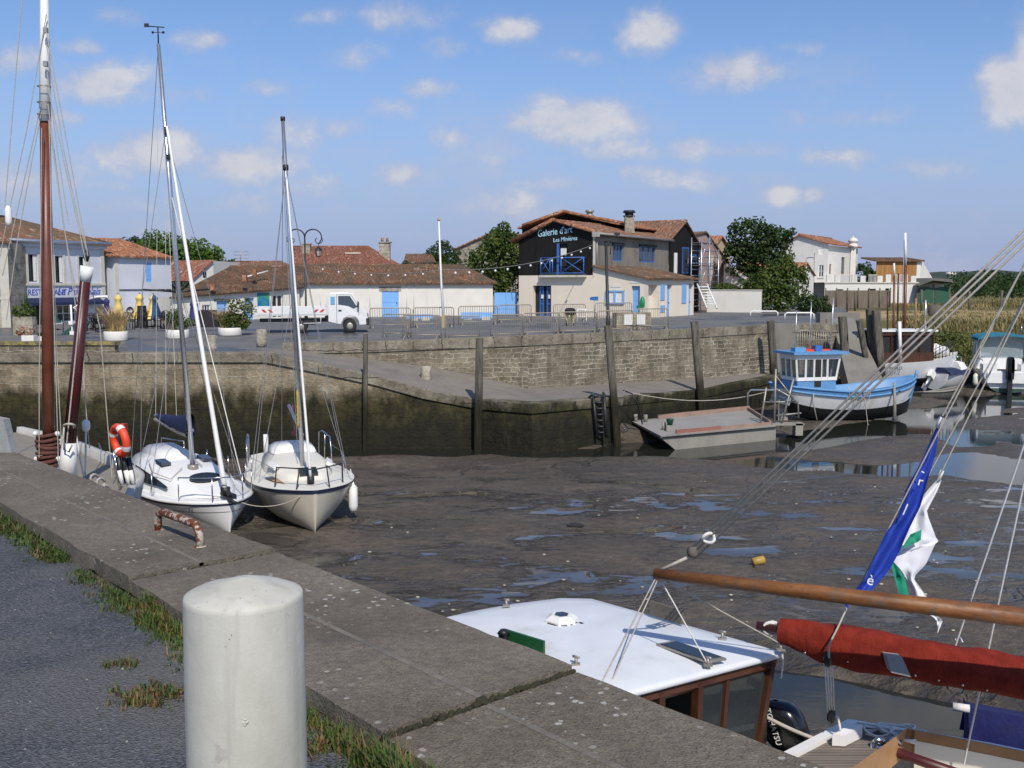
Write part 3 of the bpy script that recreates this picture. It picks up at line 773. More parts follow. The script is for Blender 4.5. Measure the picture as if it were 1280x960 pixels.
# navy awning with valance
u0,u1,_,_=w.rect(29,372,122,379); v1=D(60,372,62).z
mb=MB(); mb.prism([w.P(u0,v1,.03),w.P(u0,v1-.05,.02),w.P(u0,v1-.38,.55),w.P(u0,v1-.05-.30,.57),w.P(u0,v1-.22,.4)][:1]+[w.P(u0,v1-.06,.03),w.P(u0,v1-.34,.55),w.P(u0,v1-.28,.56)],w.d*(u1-u0)); 
mb.obox(w.P(u0,v1-.44,.55),w.d*(u1-u0),w.n*.02,up3*.17); mb.build('awning',M['navycloth'],root)
uu=w.rect(33,360,34,361); zt=D(60,366.5,62).z
text('lettering','RESTAURANT',.50,M['signblue'],root,w.P(w.rect(34,360,35,361)[0],zt-.10,.01),w.d,up3,.012,0,sx=.92)
text('script_lettering','Le P\'tit Relais',.62,M['signblue'],root,w.P(w.rect(70.5,360,71,361)[0],zt-.10,.01),w.d,up3,.012,.35,sx=1.0)
mbx=MB(); r=w.rect(120,384,128.5,396); mbx.obox(w.P(r[0],r[2],.005),w.d*(r[1]-r[0]),w.n*.2,up3*(r[3]-r[2])); yb=mbx.build('menu_box',plain('menu_box_yellow',(.65,.38,.06),.5,.1),root)
MB().obox(w.P(r[0]+.1,r[2]+.1,.206),w.d*(r[1]-r[0]-.2),w.n*.01,up3*(r[3]-r[2]-.2)).build('menu_sheet',M['oldwhite'],yb)
# hanging round sign
hp=w.P(w.rect(25,330,26,331)[0],0,0); zc=D(26,331,60).z
sg=thing('hanging_sign',w.P(.35,zc+.5,0),'round white and navy hanging sign on a bracket at the restaurant corner','sign')
mb=MB(); mb.tube([w.P(.35,zc+.62,0),w.P(.35,zc+.62,1.0)],.02,6); mb.tube([w.P(.35,zc-.9,.06),w.P(.35,zc+.9,.06)],.03,6); mb.build('bracket',M['blackmetal'],sg)
Mx=Matrix((tuple((-nR.x,0,0)),(0,0,0),(0,0,0)))
cdir=Vector((.9,-.43,0)); cx=Vector((.43,.9,0))
def disc(mb,c,r,th,nrm,n=24,rr=None):
    nrm=Vector(nrm).normalized(); a=Vector((0,0,1)); a=(a-nrm*a.dot(nrm)); a=a.normalized() if a.length>.01 else Vector((1,0,0)); b=nrm.cross(a); rr=rr or r
    mb.prism([Vector(c)-nrm*th/2+a*math.sin(6.2832*k/n)*r+b*math.cos(6.2832*k/n)*rr for k in range(n)],nrm*th)
fc=Vector((.42,-.9,0)).normalized()
mb=MB(); disc(mb,w.P(.35,zc-.0,.62),.55,.05,fc); b0=mb.build('board',M['whitepaint'],sg)
mb=MB(); disc(mb,w.P(.35,zc+.12,.62)+fc*.03,.40,.02,fc); e1=mb.build('emblem',M['navy'],sg)
mb=MB(); s2=Vector((-fc.y,fc.x,0)); mb.obox(w.P(.35,zc+.1,.62)+fc*.045-s2*.32,s2*.64,fc*.012,up3*.10); mb.build('stripe',M['whitepaint'],e1)
MB().tube([w.P(.35,zc+.95,.3),w.P(.35,zc+1.25,.3)],.07,8).build('lamp',M['whitepaint'],sg)
# white awning pole
# ---- pale stone house at the left edge ------------------------------------------------------
A0=XY(-70,55.5); B0=XY(11,57.4)
root=thing('stone_house',(A0+B0)/2+Vector((0,0,Z0)),'pale limestone house cut by the left edge of the photo','building')
w=Wall(A0,B0,Z0,4.95); mb=w.make(MB()); Wall(B0,B0+Vector((-.5,5,0)),Z0,4.95).make(mb); mb.build('wall',M['palestone'],root,recalc=False)
trimline(w,w.L-.45,w.L,Z0,4.9,.06,M['trim'],root,'corner_stone'); trimline(w,0,w.L,1.85,2.0,.08,M['trim'],root,'string_course')
mb=MB(); roof_slope(mb,w.P(0,5.0,.3),w.P(w.L+.2,5.0,.3),w.P(w.L+.2,6.2,-4),w.P(0,6.2,-4)); mb.build('roof',M['tile'],root)
# ---- house with a pale blue shutter ---------------------------------------------------------
dH=Vector((.51,.86,0)).normalized(); A=XY(143.5,66); B=A+dH*hit(A,dH,214); nH=Vector((dH.y,-dH.x,0))
root=thing('village_house',(A+B)/2+Vector((0,0,Z0)),'pale grey house with one pale blue shutter and orange roof behind the parasols','building')
w=Wall(A,B,Z0,4.42); L2=A-nH*4.2
h=w.hole(182.5,328,190,352.5)
mb=w.make(MB()); lw=Wall(L2,A,Z0,4.42); lw.make(mb); Wall(B,B-nH*5,Z0,4.42).make(mb,top=[(0,4.42),(5,4.42),(5,5.8)]); mb.build('wall',M['greyrender'],root,recalc=False)
door(w,h,root,M['skyblue'],.03,'shutter',handle=False)
trimline(w,.02,.28,Z0,4.4,.03,M['trim'],root,'corner_stone')
trimline(w,.3,w.L,2.3,2.36,.05,M['blackmetal'],root,'wall_cable')
mb=MB(); roof_slope(mb,w.P(-.5,4.45,.3),w.P(w.L+.1,4.45,.3),w.P(w.L-.4,5.75,-4.4),w.P(-.5,5.75,-4.4)); roof_slope(mb,lw.P(-.3,4.45,.2),lw.P(lw.L+.3,4.45,.2),lw.P(lw.L,4.5,-.01),lw.P(0,5.7,-.4)); mb.build('roof',M['tileorange'],root)
lc=lw.P(lw.L*.45,D(138,337,66).z,.35)
lt=thing('wall_lantern',lc,'black lantern on a scrolled bracket between the restaurant and the grey house','lantern')
def lantern(c,s,root):
    c=Vector(c)
    mb=MB(); mb.lathe([(.02*s,.34*s),(.05*s,.28*s),(.20*s,.13*s),(.22*s,.09*s),(.19*s,.08*s)],c,6,smooth=False); mb.lathe([(.10*s,-.32*s),(.12*s,-.28*s),(.10*s,-.26*s)],c,6,smooth=False)
    for k in range(6):
        a=math.pi/3*k; mb.tube([c+Vector((.18*s*math.cos(a),.18*s*math.sin(a),.09*s)),c+Vector((.11*s*math.cos(a),.11*s*math.sin(a),-.27*s))],.014*s,4)
    o=mb.build('lantern',M['blackmetal'],root)
    MB().lathe([(.09*s,-.26*s),(.16*s,.08*s)],c,6,smooth=False).build('lamp_glass',plain('lantern_glass',(.45,.45,.42),.3,.05),o)
lantern(lc,1.25,lt)
MB().tube([lw.P(lw.L*.45,lc.z+1.0,.02),lw.P(lw.L*.45,lc.z+1.15,.2),lw.P(lw.L*.45,lc.z+.9,.42),lc+Vector((0,0,.42))],.03,6).build('bracket',M['blackmetal'],lt)
# ---- white gable house in the second row ------------------------------------------------------
Yb=86; g0,g1,g2,g3=D(238,352,Yb),D(266.5,326,Yb+2),D(268,372,Yb+2),D(238,378,Yb)
root=thing('white_gable_house',(g2.x,g2.y,Z0),'white gabled house with a red roof edge behind the low workshops','building')
bk=Vector((-8,4,0))
mb=MB(); mb.face([Vector((g0.x,g0.y,0)),Vector((g1.x,g1.y,0)),g1,g0]); mb.face([Vector((g1.x,g1.y,0)),Vector((g1.x,g1.y,0))+Vector((.5,8,0)),g1+Vector((.5,8,0)),g1]); mb.build('wall',M['render'],root,recalc=False)
mb=MB(); roof_slope(mb,g0+bk*.9+Vector((0,0,-.1)),g0+Vector((.1,-.2,.06)),g1+Vector((.1,-.2,.06)),g1+bk*.9); mb.build('roof',M['tilered'],root)
ww=Wall(V2(g0),V2(g1),0,4); r=ww.rect(254,340,258,347); mb=MB(); mb.obox(ww.P(r[0],r[2],.0),ww.d*(r[1]-r[0]),ww.n*.03,up3*(r[3]-r[2])); mb.build('window',M['glass'],root)
# ---- low workshops on the left ----------------------------------------------------------------
A=XY(213,65.5); B=XY(374,73.8)
root=thing('workshop_row',(A+B)/2+Vector((0,0,Z0)),'low white workshop row with blue doors, an art poster and mossy tile roof','building')
w=Wall(A,B,Z0,2.2)
zl,zr=1.86,2.46
hd=[w.hole(243,379,249,400,True),w.hole(270,376,284,404,True),w.hole(305,372.5,317,400,True)]
hw=[w.hole(252,381,262,394),w.hole(340,368,354,396,True)]
w.z1=2.2; us=[(0,zl)]
# wall top follows the low eave
mb=MB(); ee=[]
def ez(u): return zl+(zr-zl)*u/w.L
for i,h in enumerate(list(w.holes)): w.holes[i]=(h[0],h[1],h[2],min(h[3],ez(h[0])-.12))
hd=w.holes[:3]; hw=w.holes[3:]
hh=sorted(w.holes); u=0
for h in hh:
    mb.face([w.P(u,Z0),w.P(h[0],Z0),w.P(h[0],ez(h[0])),w.P(u,ez(u))])
    mb.face([w.P(h[0],h[3]),w.P(h[1],h[3]),w.P(h[1],ez(h[1])),w.P(h[0],ez(h[0]))])
    if h[2]>Z0+.1: mb.face([w.P(h[0],Z0),w.P(h[1],Z0),w.P(h[1],h[2]),w.P(h[0],h[2])])
    a,b,c,d=h; q=[(a,c),(b,c),(b,d),(a,d)]
    for i in range(4):
        (u0,v0),(u1,v1)=q[i],q[(i+1)%4]; mb.face([w.P(u1,v1),w.P(u0,v0),w.P(u0,v0,-.2),w.P(u1,v1,-.2)])
    u=h[1]
mb.face([w.P(u,Z0),w.P(w.L,Z0),w.P(w.L,ez(w.L)),w.P(u,ez(u))])
Wall(A-w.n*8+w.d*2,A,Z0,zl).make(mb)
mb.build('wall',M['limewash'],root,recalc=False)
for h in hd: door(w,h,root,M['doorblue'],.15)
window(w,hw[0],root,M['whitepaint'],M['glass'],.1,(2,0),.05)
o=window(w,hw[1],root,M['whitepaint'],M['glass'],.16,(1,1),.10)
for h in hd[1:2]: trimline(w,h[0]-.2,h[1]+.2,h[3],h[3]+.13,.04,M['wood'],root,'lintel')
r=w.rect(321,366,336,389); 
t=NT('art_poster'); n1=t.noise(t.mapv(t.pos(),(1,1,1)),1.4,4,.6); pcol=t.ramp(n1,[(.3,(.01,.06,.25)),(.45,(.02,.22,.40)),(.55,(.05,.30,.12)),(.65,(.35,.40,.10)),(.75,(.10,.35,.55))])
M['art']=t.fin(pcol,.6)
mb=MB(); mb.obox(w.P(r[0],r[2],.004),w.d*(r[1]-r[0]),w.n*.03,up3*(r[3]-r[2])); mb.build('poster',M['art'],root)
for k in range(6):
    a=w.L*(.52+.075*k)
mb=MB(); rz=3.95
rL=Vector((XY(286,73).x,73.5,rz-.05)); rR=Vector((XY(404,78.5).x,78.5,rz+.05))
roof_slope(mb,w.P(-.3,zl,.3),w.P(w.L+.1,zr,.3),rR,rL); roof_slope(mb,w.P(-.3,zl,.3)+Vector((.6,6.5,0)),w.P(-.3,zl,.3),rL,rL+Vector((.02,.3,0))); ridge_cap(mb,rL,rR,.1)
rf=mb.build('roof',M['tileold'],root)
mb=MB(); q0,q1=D(309,348,71.0),D(335,341,72.5)
mb.tube([q0+Vector((0,0,.12)),q1+Vector((0,0,.12))],.05,6); mb.build('ridge_flashing',M['whitepaint'],rf)
for px,py,Y in ((306,350,69.3),(318,343,71.0),(266,361,67.5)):
    c=D(px,py,Y); MB().box(c+Vector((0,0,.12)),(.28,.28,.4)).build('roof_vent',M['tileorange'],rf)
# ---- long white building with one blue door -----------------------------------------------------
A=XY(375,74.2); B=XY(616,78.2)
root=thing('long_building',(A+B)/2+Vector((0,0,Z0)),'long low white building with one pale blue door and a mossy tile roof','building')
w=Wall(A,B,Z0,2.72); h=w.hole(477,364,498,398,True)
mb=w.make(MB(),.1); Wall(B,B-w.n*8,Z0,2.72).make(mb); Wall(A-w.n*8,A,Z0,2.72).make(mb,top=[(0,2.72),(8,2.72),(4,4.1)]); mb.build('wall',M['limewash'],root,recalc=False)
door(w,h,root,M['skyblue'],.04)
trimline(w,h[0]-.2,h[1]+.2,h[3]+.0,h[3]+.34,.03,M['palestone'],root,'lintel')
for px in (400,462,508,517): 
    u=hit(w.A,w.d,px); mb=MB(); mb.tube([w.P(u,Z0+.3,.03),w.P(u,2.6,.03)],.022,5); mb.build('drain_pipe',M['oldwhite'],root)
mb=MB(); e=.32; rz=4.12
eA,eB=w.P(-.15,2.74,e),w.P(w.L+.2,2.74,e); rA,rB=w.P(-.1,rz,-4),w.P(w.L-1.4,rz,-4); bB,bA=w.P(w.L+.2,2.74,-8.3),w.P(-.15,2.74,-8.3)
roof_slope(mb,eA,eB,rB,rA,.24,.07); roof_slope(mb,eB,bB,rB+Vector((0,.02,0)),rB,.24,.07); roof_slope(mb,bB,bA,rA,rB,.4,.05); ridge_cap(mb,rA,rB,.1); ridge_cap(mb,rB,eB,.1)
mb.build('roof',M['tileold'],root)
# blue boards leaning along its foot
for lab,(x0,x1,y0,y1,Y) in {'long blue board propped low against the white building left of the flagpole':(508,541,393,398.5,68),'pale blue board resting on stone blocks right of the flagpole':(576,616,390.5,398,69)}.items():
    a,b=D(x0,y1,Y),D(x1,y1,Y); zt=D(x0,y0,Y).z
    bt=thing('blue_bench',((a.x+b.x)/2,Y,Z0),lab,'bench',group='blue boards in front of the long building')
    MB().obox((a.x,Y,a.z+.0),(b.x-a.x,.3,0),(0,.06,0),(0,0,zt-a.z)).build('board',M['skyblue'] if x0>560 else M['midblue'] if False else M['skyblue'],bt)
    for xx in (a.x+.2,b.x-.7): MB().box((xx+.25,Y+.35,(Z0+a.z)/2+.05),(.55,.5,a.z-Z0+.1)).build('stone_block',M['trim'],bt)
# blue gate
A=XY(617.5,79); B=XY(646.5,79.5); w=Wall(A,B,Z0,1.95)
root=thing('blue_gate',(A+B)/2+Vector((0,0,Z0)),'solid pale blue double gate between the white building and the gallery','gate')
for k in range(2):
    mb=MB(); u0=w.L*k/2+.01; mb.obox(w.P(u0,Z0+.12,0),w.d*(w.L/2-.02),w.n*.06,up3*1.62); lf=mb.build('gate_leaf',M['skyblue'],root)
    MB().obox(w.P(u0,Z0+.5,.062),w.d*(w.L/2-.02),w.n*.02,up3*.1).build('rail',M['skyblue'],lf)
# ---- roofs and houses of the village behind --------------------------------------------------------
def backhouse(name,label,pl,pr,yr,ye,Y,depth,mat,wall,hip=0,chim=()):
    a,b=D(pl,yr,Y+depth),D(pr,yr,Y+depth); e0,e1=D(pl-3,ye,Y),D(pr+3,ye,Y)
    root=thing(name,((e0.x+e1.x)/2,Y,0),label,'house')
    mb=MB(); rr=b-Vector((hip,0,0))
    roof_slope(mb,e0,e1,rr,a); roof_slope(mb,e1,e1+Vector((0,depth*2,0)),rr+Vector((0,.02,0)),rr); roof_slope(mb,e1+Vector((0,depth*2,0)),e0+Vector((0,depth*2,0)),a,rr,.5); ridge_cap(mb,a,rr)
    rf=mb.build('roof',mat,root)
    mb=MB()
    x0,x1=e0.x+.3,e1.x-.3
    mb.face([(x0,Y+.3,-.2),(x1,Y+.3,-.2),(x1,Y+.3,e0.z),(x0,Y+.3,e0.z)]); mb.face([(x1,Y+.3,-.2),(x1,Y+depth*2-.3,-.2),(x1,Y+depth*2-.3,e1.z),(x1,Y+.3,e1.z)])
    mb.face([(x0,Y+.3,-.2),(x0,Y+.3,e0.z),(x0,Y+depth,a.z-.1),(x0,Y+depth*2-.3,e0.z),(x0,Y+depth*2-.3,-.2)])
    mb.build('wall',wall,root,recalc=False)
    for (cx,yt,yb,wd,mt,pots) in chim:
        c0,c1=D(cx,yb,Y+depth*.7),D(cx,yt,Y+depth*.7)
        mb=MB(); mb.box(((c0.x+c1.x)/2,Y+depth*.7,(c0.z+c1.z)/2-.3),(wd,wd*.8,c1.z-c0.z+.6)); mb.box((c1.x,Y+depth*.7,c1.z+.04),(wd*1.25,wd,.10)); ch_=mb.build('chimney',mt,rf)
        for k in range(pots): MB().lathe([(.14,0),(.11,.4)],(c1.x-.25+.5*k,Y+depth*.7,c1.z+.09),8).build('chimney_pot',M['tileorange'],ch_)
    return root
backhouse('village_house','house showing only a pale speckled tile roof above the workshops',292,353,327.5,338,92,4,M['tile'],M['oldwhite'])
backhouse('village_house','house with a big red tile roof and stone chimneys behind the long building',364,492,308.5,334,100,5,M['tilered'],M['oldwhite'],2.5,((383.5,305.5,321,.75,M['palestone'],0),(442,317,331,1.2,M['creamrender'],1),(453.5,322,330,.7,M['tileorange'],0),(481,303.5,328,1.05,M['palestone'],2)))
a=thing('tv_aerial',D(301,322,95),'thin rooftop television aerial left of the leaning flag mast','aerial')
mb=MB(); c=D(301,330,95); mb.tube([c,c+Vector((0,0,1.3))],.03,5)
for k in range(3): mb.tube([c+Vector((-.6,0,.5+.3*k)),c+Vector((.7,.1,.52+.3*k))],.02,4)
mb.build('aerial_rods',M['galv'],a)
backhouse('village_house','small white house with grey tiles left of the umbrella pine',507,540,318.5,328,108,3,M['tileold'],M['render'])
# big pale gable
Yg=118; ap=D(621,288.5,Yg); l=D(566,313,Yg+1); rgt=D(652,296,Yg)
root=thing('barn_house',(ap.x,Yg,0),'large pale stone gable with an orange roof behind the tree by the gallery','house')
mb=MB(); mb.face([(l.x,l.y,0),(rgt.x,Yg,0),rgt,ap,l]); mb.build('wall',M['palestone'],root,recalc=False)
mb=MB(); roof_slope(mb,l+Vector((0,-.3,.1)),ap+Vector((0,-.3,.1)),ap+Vector((2,12,.1)),l+Vector((2,12,.1)),.5); roof_slope(mb,ap+Vector((0,-.3,.1)),rgt+Vector((2,-.3,-.2)),rgt+Vector((4,12,-.2)),ap+Vector((2,12,.1)),.5); mb.build('roof',M['tileorange'],root)
# ---- the art gallery --------------------------------------------------------------------------------
dG=Vector((.53,.848,0)).normalized(); nG=Vector((dG.y,-dG.x,0)); A=XY(741,75)
Eu=hit(A,dG,835); E=A+dG*Eu
ge=hit(A,-nG,648.5); Lf=A-nG*ge
gal=thing('art_gallery',A+Vector((0,0,Z0)),'two storey art gallery, black and grey boards above cream render, terracotta roof','building')
ZE=6.25; ZA=7.3; ZB=3.32; zle=5.85
gw_=Wall(Lf,A,Z0,ZB); rw=Wall(A,E,Z0,ZB)
dr=gw_.hole(666,357,689,398,True)
mb=gw_.make(MB(),.4); rw.make(mb); 
zback=Wall(Lf-nG*0+dG*9,Lf,Z0,ZB); zback.make(mb)
mb.build('ground_floor_wall',M['creamrender'],gal,recalc=False)
# double blue doors + glass
mb=MB(); mb.face([gw_.P(dr[0],dr[2],-.42),gw_.P(dr[1],dr[2],-.42),gw_.P(dr[1],dr[3],-.42),gw_.P(dr[0],dr[3],-.42)]); mb.build('doorway',M['interior'],gal,recalc=False)
for k,(f0,f1) in enumerate(((.28,.50),(.66,.92))):
    a,b=dr[0]+(dr[1]-dr[0])*f0,dr[0]+(dr[1]-dr[0])*f1
    mb=MB(); 
    for u in (a,b-.09): mb.obox(gw_.P(u,dr[2],-.3),gw_.d*.09,gw_.n*.05,up3*(dr[3]-dr[2]-.05))
    for v in (dr[2]+.02,dr[2]+.85,dr[3]-.22): mb.obox(gw_.P(a,v,-.3),gw_.d*(b-a),gw_.n*.045,up3*.12)
    lf=mb.build('door',M['midblue'],gal); MB().face([gw_.P(a,dr[2],-.31),gw_.P(b,dr[2],-.31),gw_.P(b,dr[3]-.1,-.31),gw_.P(a,dr[3]-.1,-.31)]).build('pane',M['glassblue'],lf,recalc=False)
    MB().obox(gw_.P(a+.15,dr[2]+1.3,-.24),gw_.d*.2,gw_.n*.01,up3*.28).build('notice',M['whitepaint'],lf)
up_=Wall(Lf,A,ZB,zle); 
ua=hit(Lf,up_.d,693)
bdh=up_.rect(698,305,709,344); bd=(bdh[0],bdh[1],ZB+.05,bdh[3]); up_.holes.append(bd)
mb=up_.make(MB(),.2,top=[(0,zle),(up_.L,zle),(up_.L,ZE),(ua,ZA),(0,zle+.02)]); mb.build('gable_cladding',M['blackwood'],gal,recalc=False)
door(up_,bd,gal,M['interior'],.15)
mb=MB(); mb.obox(up_.P(bd[0]-.12,ZB+.05,.01),up_.d*.2,up_.n*.05,up3*(bd[3]-ZB)); mb.build('door_post',M['midblue'],gal)
ruw=Wall(A,E,ZB,ZE); h1=ruw.hole(765.5,306.5,778,326); h2=ruw.hole(798.5,308.5,818.5,328)
mb=ruw.make(MB(),.2); mb.build('side_cladding',M['greywood'],gal,recalc=False)
for h in (h1,h2):
    o=window(ruw,h,gal,M['midblue'],M['glassblue'],.12,(2,0),.07)
    trimline(ruw,h[0]-.1,h[1]+.1,h[3],h[3]+.16,.14,M['interior'],o,'shutter_box')
# corner trims
mb=MB(); mb.obox(ruw.P(-.02,ZB-.15,.0)+up3*.0,ruw.d*.28,ruw.n*.06,up3*(ZE-ZB)); mb.build('corner_board',M['trim'],gal)
mb=MB(); mb.tube([ruw.P(.4,ZB,.1),ruw.P(.4,ZE-.1,.1)],.05,6); mb.tube([ruw.P(-.1,ZE+.02,.45),ruw.P(ruw.L,ZE-.02,.45)],.09,6); mb.build('gutter',M['galv'],gal)
# main roof
rfb=dG*ruw.L
mb=MB()
apx=up_.P(ua,ZA,.28); eR=up_.P(up_.L,ZE+.05,.28)+nG*.4; eL=up_.P(-.5,zle-.05,.28)
bk=dG*(ruw.L+.3)
roof_slope(mb,eR,eR+bk,apx+bk,apx); roof_slope(mb,eL+bk,eL,apx,apx+bk); ridge_cap(mb,apx,apx+bk)
rf=mb.build('roof',M['tile'],gal)
mb=MB(); 
for a_,b_ in ((eL,apx),(apx,eR)): mb.tube([a_+up3*.06,b_+up3*.06],.14,8)
mb.build('verge_tiles',M['tileorange'],rf)
# taller rear block
o1=-nG*0+dG*5.0
p0=D(652.5,284.5,82); p1=D(703,266.5,82); p2=D(786,283.5,84)
mb=MB(); mb.face([(p0.x,p0.y,3),(p1.x,p1.y,3),(p2.x,p2.y,3),p2,p1,p0]); mb.build('rear_gable',M['blackwood'],gal,recalc=False)
bk2=Vector((4.2,7,0)); mb=MB()
roof_slope(mb,p0+Vector((-.4,-.5,-.06)),p1+Vector((0,-.5,.08)),p1+bk2,p0+bk2,.4); roof_slope(mb,p1+Vector((0,-.5,.08)),p2+Vector((.4,-.5,-.04)),p2+bk2,p1+bk2,.4)
for a_,b_ in ((p0,p1),(p1,p2)): mb.tube([a_+Vector((0,-.5,.12)),b_+Vector((0,-.5,.12))],.13,8)
mb.build('rear_roof',M['tileorange'],gal)
def flue(px,yt,yb,Y,wd,round_,mat):
    c0,c1=D(px,yb,Y),D(px,yt,Y); mb=MB()
    if round_: mb.lathe([(wd*.5,-.4),(wd*.5,c1.z-c0.z-.5)],c0,12)
    else: mb.box((c0.x,Y,(c0.z+c1.z)/2-.4),(wd,wd,c1.z-c0.z),taper=.92)
    o=mb.build('chimney',mat,gal)
    mb=MB(); mb.lathe([(wd*.62,0),(wd*.62,.1),(wd*.45,.12),(wd*.45,.3),(wd*.7,.32),(wd*.55,.5)],(c1.x,Y,c1.z-.5),12); mb.build('cowl',M['blackmetal'] if not round_ else M['galv'],o)
flue(786.5,263,285,82,.75,False,M['palestone']); flue(737,262.5,273,85,.55,True,M['galv'])
# lettering
u0=hit(Lf,up_.d,672); zc=D(672,296.5,77.5).z
text('gallery_lettering','Galerie d\'art',.74,M['signlight'],gal,up_.P(u0,zc,.03),up_.d+up3*.09,up3,.015,0,sx=.78)
u0=hit(Lf,up_.d,691.5); zc=D(691,303,77).z
text('small_lettering','Les Minières',.44,M['signlight'],gal,up_.P(u0,zc,.03),up_.d+up3*.06,up3,.015,0,sx=.90)
r=up_.rect(702,310.5,709,319); MB().obox(up_.P(r[0],r[2],.12),up_.d*(r[1]-r[0]),up_.n*.03,up3*(r[3]-r[2])).build('notice_board',M['whitepaint'],gal)
# balcony railing
u0,u1,_,_=up_.rect(678.5,322,732,343); zb,zt=ZB+.08,D(705,322.5,77).z
mb=MB()
def rl(u0,v0,u1,v1,r=.03): mb.tube([up_.P(u0,v0,.32),up_.P(u1,v1,.32)],r,6)
ns=[u0,u0+(u1-u0)*.22,u0+(u1-u0)*.28,u0+(u1-u0)*.48,u1]
for u in ns: rl(u,zb,u,zt,.045)
rl(u0,zt,u1,zt,.04); rl(u0,zb+.08,u1,zb+.08)
for a,b in ((ns[0],ns[1]),(ns[3],ns[4])): rl(a,zb+.1,b,zt); rl(a,zt,b,zb+.1)
for u in (ns[0],ns[4]): mb.tube([up_.P(u,zt,.0),up_.P(u,zt,.32)],.03,6); mb.tube([up_.P(u,zb,.0),up_.P(u,zb,.32)],.03,6)
mb.build('balcony_railing',M['midblue'],gal)
trimline(up_,u0-.1,u1+.1,ZB-.14,ZB+.02,.4,M['trim'],gal,'balcony_floor')
# lean-to with blue doors
d1=4.3; LA=A+nG*d1
u809=hit(A,nG,809); LA=A+nG*u809; LBu=hit(LA,dG,867.5); LB=LA+dG*LBu
s=Wall(A,LA,Z0,3.05); fr=Wall(LA,LB,Z0,3.05)
nb=s.rect(757.5,363,781,380); dd=s.hole(789.5,357.5,800,398,True)
f_d=[fr.hole(810.5,356,822,398,True),fr.hole(834,356,840,394,True),fr.hole(861,354.5,866,394,True)]
mb=s.make(MB(),.3,top=[(0,3.05),(s.L,3.05),(s.L,3.12),(0,3.95)]); fr.make(mb,.5); Wall(LB,LB-nG*u809,Z0,3.05).make(mb,top=[(0,3.05),(u809,3.05),(u809,3.9)])
mb.build('annex_wall',M['creamrender'],gal,recalc=False)
door(s,dd,gal,M['doorblue'],.22); door(fr,f_d[1],gal,M['doorblue'],.2); door(fr,f_d[2],gal,M['doorblue'],.2)
mb=MB(); h=f_d[0]; mb.face([fr.P(h[0],h[2],-.5),fr.P(h[1],h[2],-.5),fr.P(h[1],h[3],-.5),fr.P(h[0],h[3],-.5)]); mb.build('recess',M['render'],gal,recalc=False)
for x0,y0,x1,y1 in ((825.5,355.5,830.5,375),(852,355,857.5,379)):
    r=fr.rect(x0,y0,x1,y1); o=MB().obox(fr.P(r[0],r[2],.004),fr.d*(r[1]-r[0]),fr.n*.05,up3*(r[3]-r[2])); o.build('shutter',M['doorblue'],gal)
r=fr.rect(825.5,381.5,831,390); MB().obox(fr.P(r[0],r[2],.004),fr.d*(r[1]-r[0]),fr.n*.04,up3*(r[3]-r[2])).build('meter_box',M['doorblue'],gal)
mb=MB()
for a,b in ((0,.10),(.45,.55),(.9,1.0)): mb.obox(s.P(nb[0]+(nb[1]-nb[0])*a,nb[2],.005),s.d*((nb[1]-nb[0])*(b-a)),s.n*.1,up3*(nb[3]-nb[2]))
for v in (nb[2],nb[3]-.1): mb.obox(s.P(nb[0],v,.003),s.d*(nb[1]-nb[0]),s.n*.11,up3*.1)
o=mb.build('notice_case',M['doorblue'],gal); MB().obox(s.P(nb[0]+.05,nb[2]+.06,.002),s.d*(nb[1]-nb[0]-.1),s.n*.04,up3*(nb[3]-nb[2]-.12)).build('notice_sheets',M['whitepaint'],o)
for (xa,ya,xb,yb) in ((763,356,776,359),(788,350.5,800,354)):
    r=s.rect(xa,ya,xb,yb); MB().obox(s.P(r[0],r[2],.004),s.d*(r[1]-r[0]),s.n*.02,up3*(r[3]-r[2])).build('wall_sign',M['render'],gal)
mb=MB(); roof_slope(mb,fr.P(-.25,3.08,.3),fr.P(fr.L+.25,3.08,.3),fr.P(fr.L+.25,4.0,-u809+.05),fr.P(-.25,4.0,-u809+.05),.24,.06); mb.build('annex_roof',M['tileold'],gal)
# ---- black barn with the scaffold --------------------------------------------------------------------
a0=hit(A,dG,835.5); Pn=A+dG*a0
w=Wall(Pn,Pn+dG*hit(Pn,dG,874.5),Z0,6.0); root=thing('black_barn',w.P(w.L/2,Z0),'black boarded barn with a brown tiled gable behind the scaffolding','building')
ub=hit(Pn,dG,854); zA=D(854,277.5,(Pn+dG*ub).y).z; zL=D(836,300,Pn.y).z; w.z1=5.7
mb=w.make(MB(),.2,top=[(0,5.7),(w.L,5.7),(w.L,6.0),(ub,zA),(0,zL)]); mb.build('wall',M['blackwood'],root,recalc=False)
r=w.rect(842,316,845.5,342); MB().obox(w.P(r[0],r[2],.004),w.d*(r[1]-r[0]),w.n*.05,up3*(r[3]-r[2])).build('door',M['whitepaint'],root)
for x0,y0,x1,y1 in ((852,309,860,342),(864.5,318,869.5,330)):
    r=w.rect(x0,y0,x1,y1); f=MB(); f.obox(w.P(r[0],r[2],.004),w.d*(r[1]-r[0]),w.n*.04,up3*(r[3]-r[2])); o=f.build('window',M['midblue'],root)
    MB().obox(w.P(r[0]+.12,r[2]+.12,.046),w.d*(r[1]-r[0]-.24),w.n*.01,up3*(r[3]-r[2]-.24)).build('pane',M['glassblue'],o)
mb=MB(); o_=.25; bk=-nG*11
ap_=w.P(ub,zA+.1,o_); l_=w.P(-.3,zL-.05,o_); r_=w.P(w.L+.2,5.75,o_)
roof_slope(mb,l_+bk,l_,ap_,ap_+bk,.3); roof_slope(mb,r_,r_+bk,ap_+bk,ap_,.3); ridge_cap(mb,ap_,ap_+bk); mb.build('roof',M['tile'],root)
